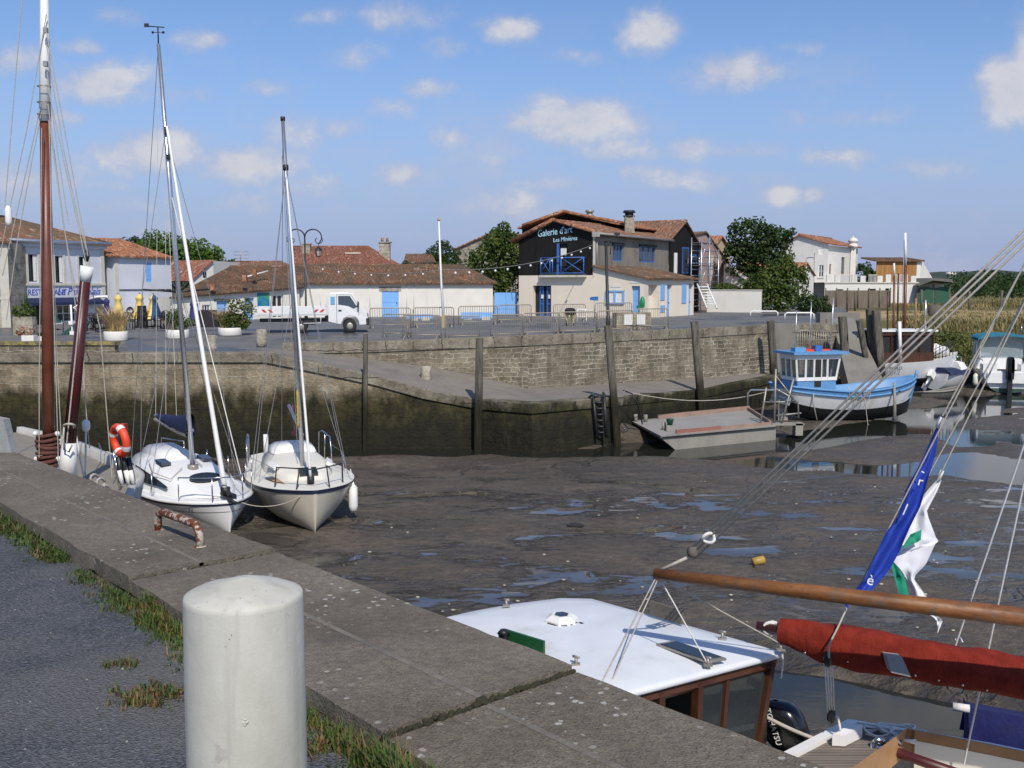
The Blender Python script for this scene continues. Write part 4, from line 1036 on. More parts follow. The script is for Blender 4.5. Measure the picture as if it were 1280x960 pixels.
# scaffold
so=1.0
su=[hit(Pn,dG,x)-so*.2 for x in (851,861,873)]
zt=D(862,297,(Pn+dG*ub).y-1).z
sc_=thing('scaffold',w.P(su[1],Z0,so),'silver scaffold tower standing against the black barn','scaffold')
mb=MB()
for u in su:
    for o_ in (so,so+.9): mb.tube([w.P(u,Z0,o_),w.P(u,zt-(0.9 if u==su[2] else 0),o_)],.05,6)
mb.build('uprights',M['alu'],sc_)
mb=MB(); v=Z0+.5
while v<zt-.2:
    for o_ in (so,so+.9): mb.tube([w.P(su[0],v,o_),w.P(su[2] if v<zt-1 else su[1],v,o_)],.035,5)
    v+=.52
mb.build('ledgers',M['alu'],sc_)
mb=MB()
for k in range(3): mb.tube([w.P(su[0],Z0+.5+2*k,so+.9),w.P(su[1],Z0+2.4+2*k,so+.9)],.03,5); mb.tube([w.P(su[1],Z0+2.4+2*k,so+.9),w.P(su[2],Z0+.5+2*k,so+.9)],.03,5)
mb.build('braces',M['alu'],sc_)
for k in range(3): MB().obox(w.P(su[0],Z0+2+1.9*k,so+.05),w.d*(su[2]-su[0]),w.n*.8,up3*.06).build('platform',M['wood'],sc_)
st=thing('site_stair',w.P(su[2]+.8,Z0,so+1),'white site stair leaning beside the scaffold foot','stairs')
a_,b_=D(884,384,84),D(871.5,355,86)
for q in (0,.8):
    mb=MB(); mb.tube([a_+Vector((q,0,-.1)),b_+Vector((q,0,0))],.07,6); mb.build('stringer',M['whitepaint'],st)
mb=MB()
for k in range(1,8): mb.tube([a_.lerp(b_,k/8),a_.lerp(b_,k/8)+Vector((.8,0,0))],.05,5)
mb.build('steps',M['whitepaint'],st)
# ---- faded pink barn, ochre house, white wall ----------------------------------------------------------
Yp=93; q0=XY(866,Yp); dP=Vector((.45,.893,0)); w=Wall(q0,q0+dP*hit(q0,dP,909),Z0,3.8); root=thing('pink_barn',w.P(w.L/2,Z0),'barn with a faded pink streaked gable wall right of the scaffold','building')
u1=hit(q0,dP,880.5); zA=D(880,291,(q0+dP*u1).y).z; z0=D(866,293,Yp).z; z1=D(907,328,(q0+dP*w.L).y).z
w.z1=z1; mb=w.make(MB(),top=[(0,z1),(w.L,z1),(u1,zA),(0,z0)]); mb.build('wall',M['pink'],root,recalc=False)
trimline(w,0,.9,Z0,z0-2.2,.06,M['limewash'],root,'pale_corner')
r=w.rect(888,319,891,360); MB().obox(w.P(r[0],r[2],.004),w.d*(r[1]-r[0]),w.n*.04,up3*(r[3]-r[2])).build('downpipe_box',M['limewash'],root)
mb=MB(); bk=Vector((-6,7,0)); roof_slope(mb,w.P(w.L+.2,z1,.15),w.P(w.L+.2,z1,.15)+bk,w.P(u1,zA+.1,.15)+bk,w.P(u1,zA+.1,.15),.4); roof_slope(mb,w.P(0,z0,.15)+bk,w.P(0,z0,.15),w.P(u1,zA+.1,.15),w.P(u1,zA+.1,.15)+bk,.4); mb.build('roof',M['tileold'],root)
Yo=112; q0=XY(888,Yo); dO=Vector((.6,.8,0)); w=Wall(q0,q0+dO*hit(q0,dO,912),Z0,5); root=thing('ochre_house',w.P(w.L/2,Z0),'narrow ochre house with an orange roof behind the pink barn','house')
u1=hit(q0,dO,899.5); zA=D(899.5,296,(q0+dO*u1).y).z; z0=D(888,303,Yo).z; z1=D(912,314,(q0+dO*w.L).y).z; w.z1=z1-.3
mb=w.make(MB(),top=[(0,w.z1),(w.L,w.z1),(w.L,z1),(u1,zA),(0,z0)]); Wall(q0+Vector((-9,5,0)),q0,Z0,z0-2).make(mb); mb.build('wall',M['ochre'],root,recalc=False)
bk=Vector((-10,6,0)); mb=MB(); roof_slope(mb,w.P(w.L+.6,z1-.4,.3),w.P(w.L+.6,z1-.4,.3)+bk,w.P(u1,zA+.1,.3)+bk,w.P(u1,zA+.1,.3),.4); roof_slope(mb,w.P(0,z0-.6,.3)+bk,w.P(0,z0-.6,.3),w.P(u1,zA+.1,.3),w.P(u1,zA+.1,.3)+bk,.4); mb.build('roof',M['tileorange'],root)
# low lean-to with white bargeboard
a_,b_=D(905,329,97),D(940,353.5,95)
root=thing('lean_to_shed',(b_.x,95,Z0),'lean-to shed with a white sloping bargeboard behind the white wall','shed')
mb=MB(); mb.face([(a_.x,97,Z0),(b_.x,95,Z0),b_+Vector((0,0,-.1)),a_+Vector((0,0,-.1))]); mb.build('wall',M['oldwhite'],root,recalc=False)
mb=MB(); mb.obox(a_+Vector((-.1,-.3,-.1)),b_-a_,Vector((0,.12,0)),Vector((0,0,.3))); mb.build('bargeboard',M['whitepaint'],root)
mb=MB(); roof_slope(mb,b_+Vector((0,-.2,.1)),b_+Vector((1,6,.1)),a_+Vector((1,6,.2)),a_+Vector((0,-.2,.2)),.3); mb.build('roof',M['tileorange'],root)
A=XY(884,88.5); B=XY(952,86.5); w=Wall(A,B,Z0,D(900,363,88).z)
root=thing('garden_wall',(A+B)/2+Vector((0,0,Z0)),'smooth white garden wall left of the dark green tree','wall')
mb=MB(); mb.obox(w.P(0,Z0,0),w.d*w.L,-w.n*.25,up3*(w.z1-Z0)); mb.build('wall',M['render'],root)
mb=MB(); mb.obox(w.P(-.05,w.z1,.05),w.d*(w.L+.1),-w.n*.35,up3*.07); mb.build('coping',M['trim'],root)
# ---- white house with dome, terrace, timber house ---------------------------------------------------------
A=XY(1034,118); Lw=A-nG*hit(A,-nG,976); E=A+dG*hit(A,dG,1071)
root=thing('white_house',A+Vector((0,0,0)),'tall white house with orange roof and a small domed chimney above the terrace','house')
gw2=Wall(Lw,A,0,6.9); rw2=Wall(A,E,0,7.0)
za=D(998,296.5,124).z; u=hit(Lw,gw2.d,998)
hA=gw2.hole(1022,309.5,1029,318.5); hB=gw2.hole(1022.5,331,1029,346.5)
hC=rw2.hole(1051,321.5,1055.5,343); hD=rw2.hole(1036,330,1038.8,343)
mb=gw2.make(MB(),.2,top=[(0,6.9),(gw2.L,6.9),(gw2.L,7.15),(u,za),(0,7.0)]); mb.build('gable_wall',M['greyrender'] if False else M['oldwhite'],root,recalc=False)
mb=rw2.make(MB(),.2); mb.build('wall',M['creamrender'] if False else M['render'],root,recalc=False)
window(gw2,hA,root,M['whitepaint'],M['whitepaint'],.05,(0,0),.08); window(gw2,hB,root,M['whitepaint'],M['glassblue'],.1,(1,1),.08,sill=M['trim']); window(rw2,hC,root,M['ochre'],M['glass'],.1,(0,0),.1); window(rw2,hD,root,M['ochre'],M['glass'],.1,(0,0),.08)
mb=MB(); bk=dG*(rw2.L+.3); ap_=gw2.P(u,za+.1,.35); eR=gw2.P(gw2.L,7.1,.35)+nG*.5; eL=gw2.P(-.4,6.95,.35)
roof_slope(mb,eR,eR+bk,ap_+bk,ap_,.35); roof_slope(mb,eL+bk,eL,ap_,ap_+bk,.35); ridge_cap(mb,ap_,ap_+bk,.15); mb.build('roof',M['tileorange'],root)
cpos=rw2.P(hit(A,dG,1062),0,.25); Yc=cpos.y; z0=D(1062,311,Yc).z
mb=MB(); mb.box((cpos.x,cpos.y,z0/2+.2),(.62,.5,z0)); ch_=mb.build('chimney',M['oldwhite'],root)
mb=MB(); mb.lathe([(.25,-.3),(.32,.1),(.58,.2),(.6,.42),(.5,.46),(.5,.8),(.62,.84),(.56,1.05),(.36,1.25),(.12,1.36),(.04,1.5)],(cpos.x,cpos.y,z0),16); mb.build('domed_pot',M['oldwhite'],ch_)
mb=MB(); mb.tube([gw2.P(gw2.L*.55,5.6,.03),gw2.P(gw2.L*.62,5.7,.03),gw2.P(gw2.L*.72,5.65,.03)],.03,4); mb.tube([gw2.P(gw2.L*.72,1.0,.03),gw2.P(gw2.L*.72,6.2,.03)],.03,4); mb.tube([gw2.P(gw2.L*.55,5.6,.03),gw2.P(gw2.L*.53,4.6,.03)],.03,4); mb.build('cable',M['galv'],root)
Ys=106; q0=XY(999,Ys); w=Wall(q0,XY(1017,Ys+4),0,3.2); root=thing('garden_house',w.P(w.L/2,0),'small white gabled house with a steep orange roof in front of the tall white house','house')
u=w.L*.42; zA=D(1006.5,329,Ys+1).z; zr=D(1017,343,Ys+4).z; zl=D(999,344,Ys).z; w.z1=min(zr,zl)-.1
mb=w.make(MB(),top=[(0,w.z1),(w.L,w.z1),(w.L,zr),(u,zA),(0,zl)]); mb.build('wall',M['render'],root,recalc=False)
bk=Vector((-6,2.5,0)); mb=MB(); roof_slope(mb,w.P(w.L+.15,zr-.1,.2),w.P(w.L+.15,zr-.1,.2)+bk,w.P(u,zA+.1,.2)+bk,w.P(u,zA+.1,.2),.3); roof_slope(mb,w.P(0,zl-.1,.2)+bk,w.P(0,zl-.1,.2),w.P(u,zA+.1,.2),w.P(u,zA+.1,.2)+bk,.3); mb.build('roof',M['tileorange'],root)
A=XY(1031,112); B=XY(1147,113); zt=D(1090,353,112).z; w=Wall(A,B,0,zt)
root=thing('terrace_building',(A+B)/2,'white flat terrace with a balustrade below the two far houses','building')
hs=[w.hole(1045,361.5,1054,372),w.hole(1085,361,1095,372),w.hole(1107,360.5,1112,371)]
mb=w.make(MB(),.3); mb.face([w.P(0,zt,0),w.P(w.L,zt,0),w.P(w.L,zt,-8),w.P(0,zt,-8)]); Wall(B,B-w.n*8,0,zt).make(mb); mb.build('wall',M['render'],root,recalc=False)
for h in hs: MB().face([w.P(h[0],h[2],-.28),w.P(h[1],h[2],-.28),w.P(h[1],h[3],-.28),w.P(h[0],h[3],-.28)]).build('opening',M['interior'],root,recalc=False)
mb=MB(); zb=D(1090,342.5,112).z
n=11
for i in range(n):
    u=w.L*(i+.2)/n
    if i%3==2: 
        for k in range(6): mb.obox(w.P(u+.15*k,zt,-.1),w.d*.05,w.n*.05,up3*(zb-zt-.1))
        mb.obox(w.P(u-.05,zb-.12,-.1),w.d*.95,w.n*.05,up3*.06)
    else: mb.obox(w.P(u,zt,-.15),w.d*(w.L/n*.62),w.n*.15,up3*((zb-zt)*(.95 if i%2 else .8)))
mb.build('balustrade',M['oldwhite'],root); trimline(w,-.1,w.L+.1,zt-.1,zt+.04,.1,M['trim'],root,'ledge')
A=XY(1094.5,124); B=XY(1150,124.5); z0,z1=2.0,D(1120,326.5,124).z; w=Wall(A,B,z0,z1)
root=thing('timber_house',(A+B)/2+Vector((0,0,z0)),'house clad in warm brown boards with a white gable side, far right','house')
mb=w.make(MB()); mb.build('cladding',M['woodclad'],root,recalc=False)
g=[w.P(w.L+.02,z0),w.P(w.L+.02,z1+.3),Vector(D(1168,352,128)),Vector((D(1168,352,128).x,128,z0))]
mb=MB(); mb.face(g); mb.face([w.P(w.L-.5,z0,.03),w.P(w.L,z0,.03),w.P(w.L,z1,.03),w.P(w.L-.5,z1,.03)]); mb.build('side_wall',M['render'],root,recalc=False)
mb=MB(); roof_slope(mb,w.P(-.3,z1+.05,.4),w.P(w.L+.3,z1+.05,.4),w.P(w.L+.2,z1+.5,-4),w.P(-.2,z1+.5,-4),.3,.09); mb.build('roof',M['tileold'],root)
a_=D(1146,369,112); root=thing('boat_shed',(a_.x+2,112,.2),'open shed with a shallow roof and dark green screens at the right of the terrace','shed')
xs=[D(x,360,112).x for x in (1147,1167,1187)]; zb=.25
for x in xs: 
    MB().box((x,112,1.4),(.15,.15,2.4)).build('post',M['wood'],root)
for i in range(2):
    x0,x1=xs[i]+.1,xs[i+1]-.1; zt=D(1160,360.5,112).z; mb=MB()
    pts=[(x0,111.9,zb),(x1,111.9,zb)]+[(x1+(x0-x1)*k/8,111.9,zt+.18*math.sin(math.pi*k/8)) for k in range(9)]
    mb.prism(pts,(0,.06,0)); mb.build('screen',plain('green_screen',(.02,.09,.05),.7,.15),root)
pk=D(1165,347.5,113); mb=MB(); l_,r_=D(1150,357,111),D(1192,354,111)
mb.prism([l_,pk,D(1190,349,113),r_,D(1188,352.5,111),D(1166,350.5,111)],(0,5,0)); mb.build('roof',M['wood'],root)
mb=MB(); mb.face([(xs[0],113.5,1.6),(xs[2],113.5,1.6),(xs[2],113.5,2.6),((xs[0]+xs[2])/2,113.5,3.0),(xs[0],113.5,2.6)]); mb.build('back_panel',M['creamrender'],root,recalc=False)
# reed fence in front of the terrace
A=XY(1032,106); B=XY(1113,108); w=Wall(A,B,.2,D(1060,363,106).z)
root=thing('reed_fence',(A+B)/2+Vector((0,0,.2)),'brown reed fence in front of the white terrace','fence')
mb=MB(); mb.obox(w.P(0,.2,0),w.d*w.L,-w.n*.08,up3*(w.z1-.2)); mb.build('reed_panel',M['reed'],root)
for k in range(7): MB().tube([w.P(w.L*k/6,.1,.06),w.P(w.L*k/6,w.z1+.25,.06)],.07,6).build('post',M['wood'],root)
# ================================================================== BOATS
class Hull:
    """stations: (x_keel, x_sheer, half_beam, z_keel, z_sheer, power) from stern to bow"""
    def __init__(s,st,S=(0,.06,.14,.24,.36,.5,.64,.78,.9,1),root=None,sub=4):
        a=[]
        for i in range(len(st)-1):
            for k in range(sub):
                f=k/sub
                p0=st[max(i-1,0)];p1=st[i];p2=st[i+1];p3=st[min(i+2,len(st)-1)]
                a.append(tuple(.5*((2*q1)+(-q0+q2)*f+(2*q0-5*q1+4*q2-q3)*f*f+(-q0+3*q1-3*q2+q3)*f**3) for q0,q1,q2,q3 in zip(p0,p1,p2,p3)))
        a.append(tuple(st[-1])); s.st=a; s.S=S
    def pt(s,i,t,side):
        xk,xs,hb,zk,zs,p=s.st[i]; return Vector((xk+(xs-xk)*t,side*max(.004,hb)*(t**p if t>0 else 0)+ (0 if t>0 else side*.004),zk+(zs-zk)*t))
    def band(s,mb,t0,t1,off=0,transom=True):
        T=[t0]+[t for t in s.S if t0<t<t1]+[t1]
        for side in (1,-1):
            rows=[[s.pt(i,t,side)+Vector((0,side*off,0)) for t in T] for i in range(len(s.st))]
            mb.grid(rows,flip=side<0)
        if transom:
            A=[s.pt(0,t,1)+Vector((-off,off,0)) for t in T]; B=[s.pt(0,t,-1)+Vector((-off,-off,0)) for t in T]
            mb.grid([A,B],smooth=False)
        mb.grid([[s.pt(len(s.st)-1,t,sd)+Vector((0,sd*off,0)) for t in T] for sd in (1,-1)],smooth=False)
        return mb
    def sheer(s,side,t=1,inset=0,dz=0,i0=0,i1=None):
        r=[]
        for i in range(i0,(i1 if i1 is not None else len(s.st))):
            p=s.pt(i,t,side); p.y-=side*min(inset,abs(p.y)*.98); p.z+=dz; r.append(p)
        return r
    def deck(s,mb,t=1,inset=.02,dz=0,camber=.08,n=8,i0=0,i1=None):
        a=s.sheer(1,t,inset,dz,i0,i1); b=s.sheer(-1,t,inset,dz,i0,i1)
        rows=[]
        for p,q in zip(a,b):
            rows.append([p.lerp(q,k/n)+Vector((0,0,camber*abs(p.y)*(1-(2*k/n-1)**2))) for k in range(n+1)])
        return mb.grid(rows)
def ang(v): return math.atan2(v[1],v[0])
def ropes(root,name,mat,segs,r):
    mb=MB()
    for sg in segs: mb.tube(sg,r,5,cap=False)
    return mb.build(name,mat,root)
# ---------------- white sloop ---------------------------------------------------------------
stem=G(288,669,-3.25); hd=Vector((.62,-.785,0)).normalized()
o0=stem-hd*2.3; o0.z=-3.25
wb=thing('sailing_boat',o0,'white sailing boat with navy sail cover, bow towards the quay, beside the wooden boat','sailing boat',rz=ang(hd))
hl=Hull([(-4.7,-4.9,.95,.05,.83,.5),(-3,-3,1.22,-.1,.80,.42),(-1,-1,1.36,-.15,.78,.42),(.6,.6,1.28,-.12,.77,.48),(1.5,1.6,.92,-.06,.79,.6),(2.05,2.15,.45,-.03,.81,.75),(2.28,2.42,.03,0,.83,.9)])
hl.band(MB(),0,.90).build('hull',M['white'],wb,local=True)
hl.band(MB(),.90,.955,.018).build('rubbing_strip',M['navy'],wb,local=True)
mb=hl.band(MB(),.955,1.0,.0)
for sd in (1,-1):
    mb.grid([hl.sheer(sd),hl.sheer(sd,1,.07,.05),hl.sheer(sd,1,.13,0)])
mb.build('toe_rail',M['white'],wb,local=True)
hl.deck(MB(),1,.05,-.01,.06).build('deck',M['white'],wb,local=True)
mb=hl.band(MB(),.70,.715,.008); mb.build('pinstripe',M['darkred'],wb,local=True)
# coachroof lofted from fore deck to cockpit
def loft(mb,secs,caps=True):
    mb.grid(secs)
    if caps: mb.face(secs[0]); mb.face(secs[-1])
    return mb
def csec(x,hw,z0,z1,side=.72,n=10):
    pts=[Vector((x,-hw,z0)),Vector((x,-hw*.93,z0+(z1-z0)*.5)),Vector((x,-hw*side-.0,z0+(z1-z0)*.86))]
    for k in range(1,n): 
        y=-hw*side+2*hw*side*k/n; pts.append(Vector((x,y,z0+(z1-z0)*(.9+.1*(1-(y/(hw*side))**2)))))
    pts+= [Vector((x,hw*side,z0+(z1-z0)*.86)),Vector((x,hw*.93,z0+(z1-z0)*.5)),Vector((x,hw,z0))]
    return pts
cab=[csec(-2.3,.95,.80,1.52),csec(-1.5,1.02,.79,1.50),csec(-.6,1.05,.79,1.42),csec(.1,.98,.79,1.30),csec(.7,.84,.80,1.17),csec(1.2,.62,.81,1.03),csec(1.62,.38,.83,.90),csec(1.8,.25,.84,.86)]
cb=loft(MB(),cab).build('coachroof',M['white'],wb,local=True)
mb=MB(); loft(mb,[csec(-2.25,.5,1.48,1.68),csec(-1.2,.48,1.44,1.62),csec(-.75,.42,1.40,1.46)]); mb.build('sliding_hatch',M['whitepaint'],cb,local=True)
# long dark side windows
for sd in (1,-1):
    mb=MB(); A=[];B=[]
    for k in range(9):
        f=k/8; x=-1.9+2.5*f; hw=1.05-.14*max(0,(x+.6)/1.2)**1.3
        wz=.5*(1-f)**.7+.02; zb=.93+.02*f
        A.append(Vector((x,sd*(hw*.985+.015),zb+.03))); B.append(Vector((x,sd*(hw*.92+.02),zb+.05+.34*(1-f**2.2))))
    mb.grid([A,B]); mb.build('side_window',M['glass'],cb,local=True)
mb=MB()
c0=Vector((.83,0,1.175)); nx=Vector((.32,0,.95)).normalized(); 
mb.prism([c0+Vector((.23*math.cos(a)*nx.z,.40*math.sin(a),-.23*math.cos(a)*nx.x)) for a in [6.2832*k/20 for k in range(20)]],nx*.03); mb.build('fore_hatch',M['glass'],cb,local=True)
for x,y in ((-.55,.55),(-.55,-.55)): MB().box((x,y,1.44),(.45,.25,.07),ry=.1).build('deck_hatch',M['glassblue'],cb,local=True)
# bow roller, pulpit, stanchions
mb=MB(); mb.tube([(2.1,-.05,.92),(2.75,-.05,.86)],.05,6); mb.tube([(1.9,0,.95),(2.25,0,1.02)],.07,8); mb.box((2.2,.1,.93),(.3,.12,.1)); mb.build('bow_roller',M['blackmetal'],wb,local=True)
mb=MB()
for sd in (1,-1):
    for i,x in ((0,-3.6),(1,-2.2),(2,-.8),(3,.5),(4,1.5)):
        y=sd*(1.16,1.28,1.30,1.22,.93)[i]; MB().tube([(x,y,.8),(x,y,1.38)],.014,6).build('stanchion',M['steel'],wb,local=True)
    mb.tube([(1.5,sd*.93,1.38),(2.2,sd*.38,1.42),(2.4,0,1.42)],.016,6); mb.tube([(2.2,sd*.38,.84),(2.2,sd*.38,1.42)],.016,6)
    mb.tube([(-4.7,sd*.9,.82),(-4.7,sd*.9,1.45),(-3.6,sd*1.16,1.45),(-3.6,sd*1.16,.8)],.018,6)
mb.build('pulpit_rail',M['steel'],wb,local=True)
ropes(wb,'lifeline',M['wire'],[[Vector((x,sd*y,z)) for x,y in ((-3.6,1.16),(-2.2,1.28),(-.8,1.3),(.5,1.22),(1.5,.93))] for sd in (1,-1) for z in (1.36,1.1)],.006)
# cockpit coaming and outboard
mb=MB()
for sd in (1,-1): mb.obox((-4.6,sd*.78-.08,.8),(2.3,0,0),(0,.16,0),(0,0,.42))
mb.build('cockpit_coaming',M['white'],wb,local=True)
mb=MB(); mb.box((-2.6,-1.02,1.42),(.32,.22,.42),taper=.8); mb.build('cushion',M['whitepaint'],wb,local=True)
# mast and rig (world space)
def lw(root,p): return world_of(root)@Vector(p)
mf=lw(wb,(.05,0,1.28)); mt=D(198,55,mf.y+.2)
mb=MB(); mb.tube([mf,mf.lerp(mt,.6),mt],[.068,.062,.045],10); ms=mb.build('mast',M['alu'],wb)
mb=MB(); mb.tube([mf-up3*.0,mf+up3*.12],.14,10); mb.build('mast_step',M['galv'],ms)
v0=mt; mb=MB(); mb.tube([v0,v0+up3*.42],.018,6); mb.tube([v0+Vector((-.28,0,.43)),v0+Vector((.16,0,.40))],.014,5); mb.box(v0+Vector((-.28,0,.45)),(.11,.02,.09)); mb.ball(v0+Vector((.13,0,.28)),.035,6,4); mb.ball(v0+Vector((-.13,0,.28)),.035,6,4); mb.tube([v0+Vector((-.13,0,.28)),v0+Vector((.13,0,.28))],.008,4); mb.build('wind_vane',M['blackmetal'],ms)
sp=mf.lerp(mt,.425); lat=Vector((-hd.y,hd.x,0)); aft=-hd
mb=MB()
for sd in (1,-1): mb.tube([sp,sp+lat*sd*.85+aft*.15+up3*.06],[.028,.02],6)
mb.build('spreader',M['blackmetal'],ms)
hnd=mf.lerp(mt,.80)
mb=MB(); mb.box(mf.lerp(mt,.80)+hd*.08,(.09,.09,.2)); mb.box(mf.lerp(mt,.74)+hd*.08,(.1,.1,.12)); mb.build('masthead_fitting',M['blackmetal'],ms)
segs=[]
for sd in (1,-1):
    spt=sp+lat*sd*.85+aft*.15+up3*.06
    segs+=[[hnd,spt,lw(wb,(-.25,sd*1.25,.82))],[mf.lerp(mt,.45),lw(wb,(.3,sd*1.2,.82))],[mf.lerp(mt,.45),lw(wb,(-.7,sd*1.25,.82))]]
segs+=[[mt,lw(wb,(-4.7,0,.9))],[mf.lerp(mt,.97)-hd*.06,lw(wb,(-.15,.08,1.5))],[mf.lerp(mt,.97)+hd*.06,lw(wb,(.25,-.1,1.4))]]
ropes(wb,'rigging',M['wire'],segs,.008)
fb=lw(wb,(2.12,-.02,1.0)); fh=mf.lerp(mt,.81)+hd*.12
mb=MB(); mb.tube([fb.lerp(fh,k/20)-up3*.10*math.sin(math.pi*k/20) for k in range(21)],[.066-.034*(k/20) for k in range(21)],9); mb.build('furled_genoa',M['whitepaint'],wb)
mb=MB(); mb.tube([fb-up3*.02,fb+up3*.14],.12,10); mb.build('furling_drum',M['blackmetal'],wb)
ropes(wb,'spare_halyard',M['ropewhite'],[[lw(wb,(2.2,.35,1.42)),mf.lerp(mt,.66)]],.014)
# boom with navy cover
bm=mf+up3*1.0; be=bm+aft*2.6+up3*.12
mb=MB(); mb.tube([bm,be],.055,8); bo=mb.build('boom',M['alu'],wb)
def bundle(mb,a,b,prof,n=18,wr=.02,seed=0,sag_=0,k=16):
    a,b=Vector(a),Vector(b); d=(b-a).normalized(); sd=Vector((-d.y,d.x,0)).normalized(); u=sd.cross(d)*-1
    if u.z<0: u=-u
    rows=[]
    for i in range(n+1):
        f=i/n; c=a.lerp(b,f)-up3*sag_*math.sin(math.pi*f)
        x=f*(len(prof)-1); j=min(int(x),len(prof)-2); g=x-j
        w_,h_,dn=[prof[j][q]*(1-g)+prof[j+1][q]*g for q in range(3)]
        row=[]
        for q in range(k+1):
            t_=2*math.pi*(q%k)/k; yy=math.cos(t_)*w_; zz=math.sin(t_)*(h_ if math.sin(t_)>0 else dn)
            e=1+wr*8*noise.noise(Vector((f*7+seed,math.cos(t_)*1.6,math.sin(t_)*1.6)))+wr*4*noise.noise(Vector((f*22+seed+ .9*q,q*.7,3)))*(1 if q%k else 0)
            row.append(c+sd*yy*e+u*zz*e)
        rows.append(row)
    return mb.grid(rows)
mb=MB(); bundle(mb,bm+aft*.05,bm.lerp(be,.93),[(.13,.42,.22),(.17,.30,.2),(.16,.2,.17),(.13,.14,.14),(.06,.07,.07)],seed=3); sc1=mb.build('sail_cover',M['navycloth'],bo)
mb=MB(); bundle(mb,bm+aft*.1-up3*.12,bm.lerp(be,.95)-up3*.07,[(.14,.05,.10),(.15,.05,.1),(.12,.04,.08)],seed=5); mb.build('cover_lining',M['galv'],sc1)
ropes(wb,'boom_line',M['ropewhite'],[[be,mt],[bm.lerp(be,.4)+up3*.2,hnd],[bm.lerp(be,.7)+up3*.1,hnd]],.007)
MB().tube([lw(wb,(-2.9,-.75,.85)),lw(wb,(-2.9,-.75,2.15))],.06,8).build('rescue_pole',M['whitepaint'],wb)
MB().box(lw(wb,(-2.9,-.75,2.05)),(.16,.16,.3)).build('rescue_light',M['orange'],wb)
ropes(wb,'deck_line',M['rope'],[[lw(wb,(.1,-.3,1.36)),lw(wb,(.5,-.75,1.18)),lw(wb,(-.2,-.95,1.28)),lw(wb,(-.9,-.8,1.47))],[lw(wb,(.15,.2,1.36)),lw(wb,(-.7,.25,1.47))]],.012)
text('registration_mark','H',.16,M['navy'],wb,lw(wb,(1.75,-.80,.56)),(world_of(wb).to_3x3()@Vector((.62,.6,.0))),up3,.004)
# ---------------- cream sloop ------------------------------------------------------------------
stem=G(394.5,667.5,-3.27); hd=Vector((.34,-.94,0)).normalized(); o0=stem-hd*1.8; o0.z=-3.27
cb_=thing('sailing_boat',o0,'cream sailing boat with navy rubbing strip aground right of the white one','sailing boat',rz=ang(hd))
hl=Hull([(-4.2,-4.4,.85,.15,1.0,.45),(-3,-3,1.1,.0,.98,.40),(-1.2,-1.2,1.36,-.12,.98,.37),(0,0,1.32,-.1,1.0,.40),(.9,.95,.98,-.05,1.02,.48),(1.5,1.55,.47,-.02,1.05,.62),(1.76,1.9,.03,.0,1.08,.85)])
hl.band(MB(),0,.92).build('hull',M['cream'],cb_,local=True)
hl.band(MB(),.92,1.0,.022).build('rubbing_strip',M['navy'],cb_,local=True)
hl.deck(MB(),1,.0,.005,.10).build('deck',M['deckcream'],cb_,local=True)
cab=[csec(-2.4,.80,1.05,1.52),csec(-1.2,.86,1.06,1.50),csec(-.3,.80,1.08,1.40),csec(.35,.62,1.09,1.28),csec(.75,.38,1.10,1.15)]
cr=loft(MB(),cab).build('coachroof',M['deckcream'],cb_,local=True)
mb=MB(); loft(mb,[csec(-2.3,.62,1.48,1.70),csec(-1.6,.60,1.47,1.66),csec(-1.45,.55,1.47,1.5)]); mb.build('sliding_hatch',M['whitepaint'],cr,local=True)
MB().box((.45,.05,1.29),(.36,.46,.07),ry=.28).build('fore_hatch',M['glass'],cr,local=True)
for sd in (1,-1): 
    MB().box((-.35,sd*.72,1.36),(.62,.16,.10),rx=-sd*.6,rz=-sd*.15).build('locker',M['whitepaint'],cr,local=True)
mb=MB(); mb.mesh([(-.1,-.98,1.11),(.35,-.86,1.10),(.30,-.66,1.12),(-.15,-.76,1.12)],[(0,1,2,3)]); mb.build('solar_panel',M['glass'],cb_,local=True)
mb=MB(); mb.mesh([(.36,-.86,1.105),(.95,-.58,1.11),(.31,-.67,1.125)],[(0,1,2)]); mb.build('wood_trim',plain('honey_wood',(.45,.25,.1),.5,.1),cb_,local=True)
mb=MB()
for sd in (1,-1):
    mb.tube([(.95,sd*.84,1.04),(1.05,sd*.80,1.55),(1.75,sd*.12,1.58),(1.8,0,1.58)],.018,6); mb.tube([(1.55,sd*.4,1.05),(1.6,sd*.33,1.57)],.018,6)
mb.build('pulpit',M['blackmetal'],cb_,local=True)
mb=MB()
for sd in (1,-1):
    mb.tube([(-3.6,sd*1.0,1.0),(-3.55,sd*1.0,1.72),(-3.3,sd*1.05,1.78),(-2.6,sd*1.15,1.7),(-2.4,sd*1.17,1.0)],.022,6); mb.tube([(-3.1,sd*1.08,1.0),(-3.05,sd*1.08,1.76)],.018,6)
    mb.tube([(-.9,sd*1.2,1.0),(-.9,sd*1.2,1.5)],.014,6); mb.tube([(-2.4,sd*1.17,1.5),(-.9,sd*1.2,1.5),(.95,sd*.84,1.5)],.006,4)
mb.build('pushpit_rail',M['steel'],cb_,local=True)
mf=lw(cb_,(-.05,0,1.36)); mt=D(353.5,151,mf.y+.2)
mb=MB(); mb.tube([mf,mf.lerp(mt,.6),mt],[.058,.055,.045],10); ms=mb.build('mast',M['alu'],cb_)
MB().tube([mf.lerp(mt,.86),mf.lerp(mt,.875)],.075,8).build('mast_band',M['blackmetal'],ms); MB().tube([mt,mt+up3*.10],.06,8).build('mast_cap',M['blackmetal'],ms)
lat=Vector((-hd.y,hd.x,0)); aft=-hd; segs=[]
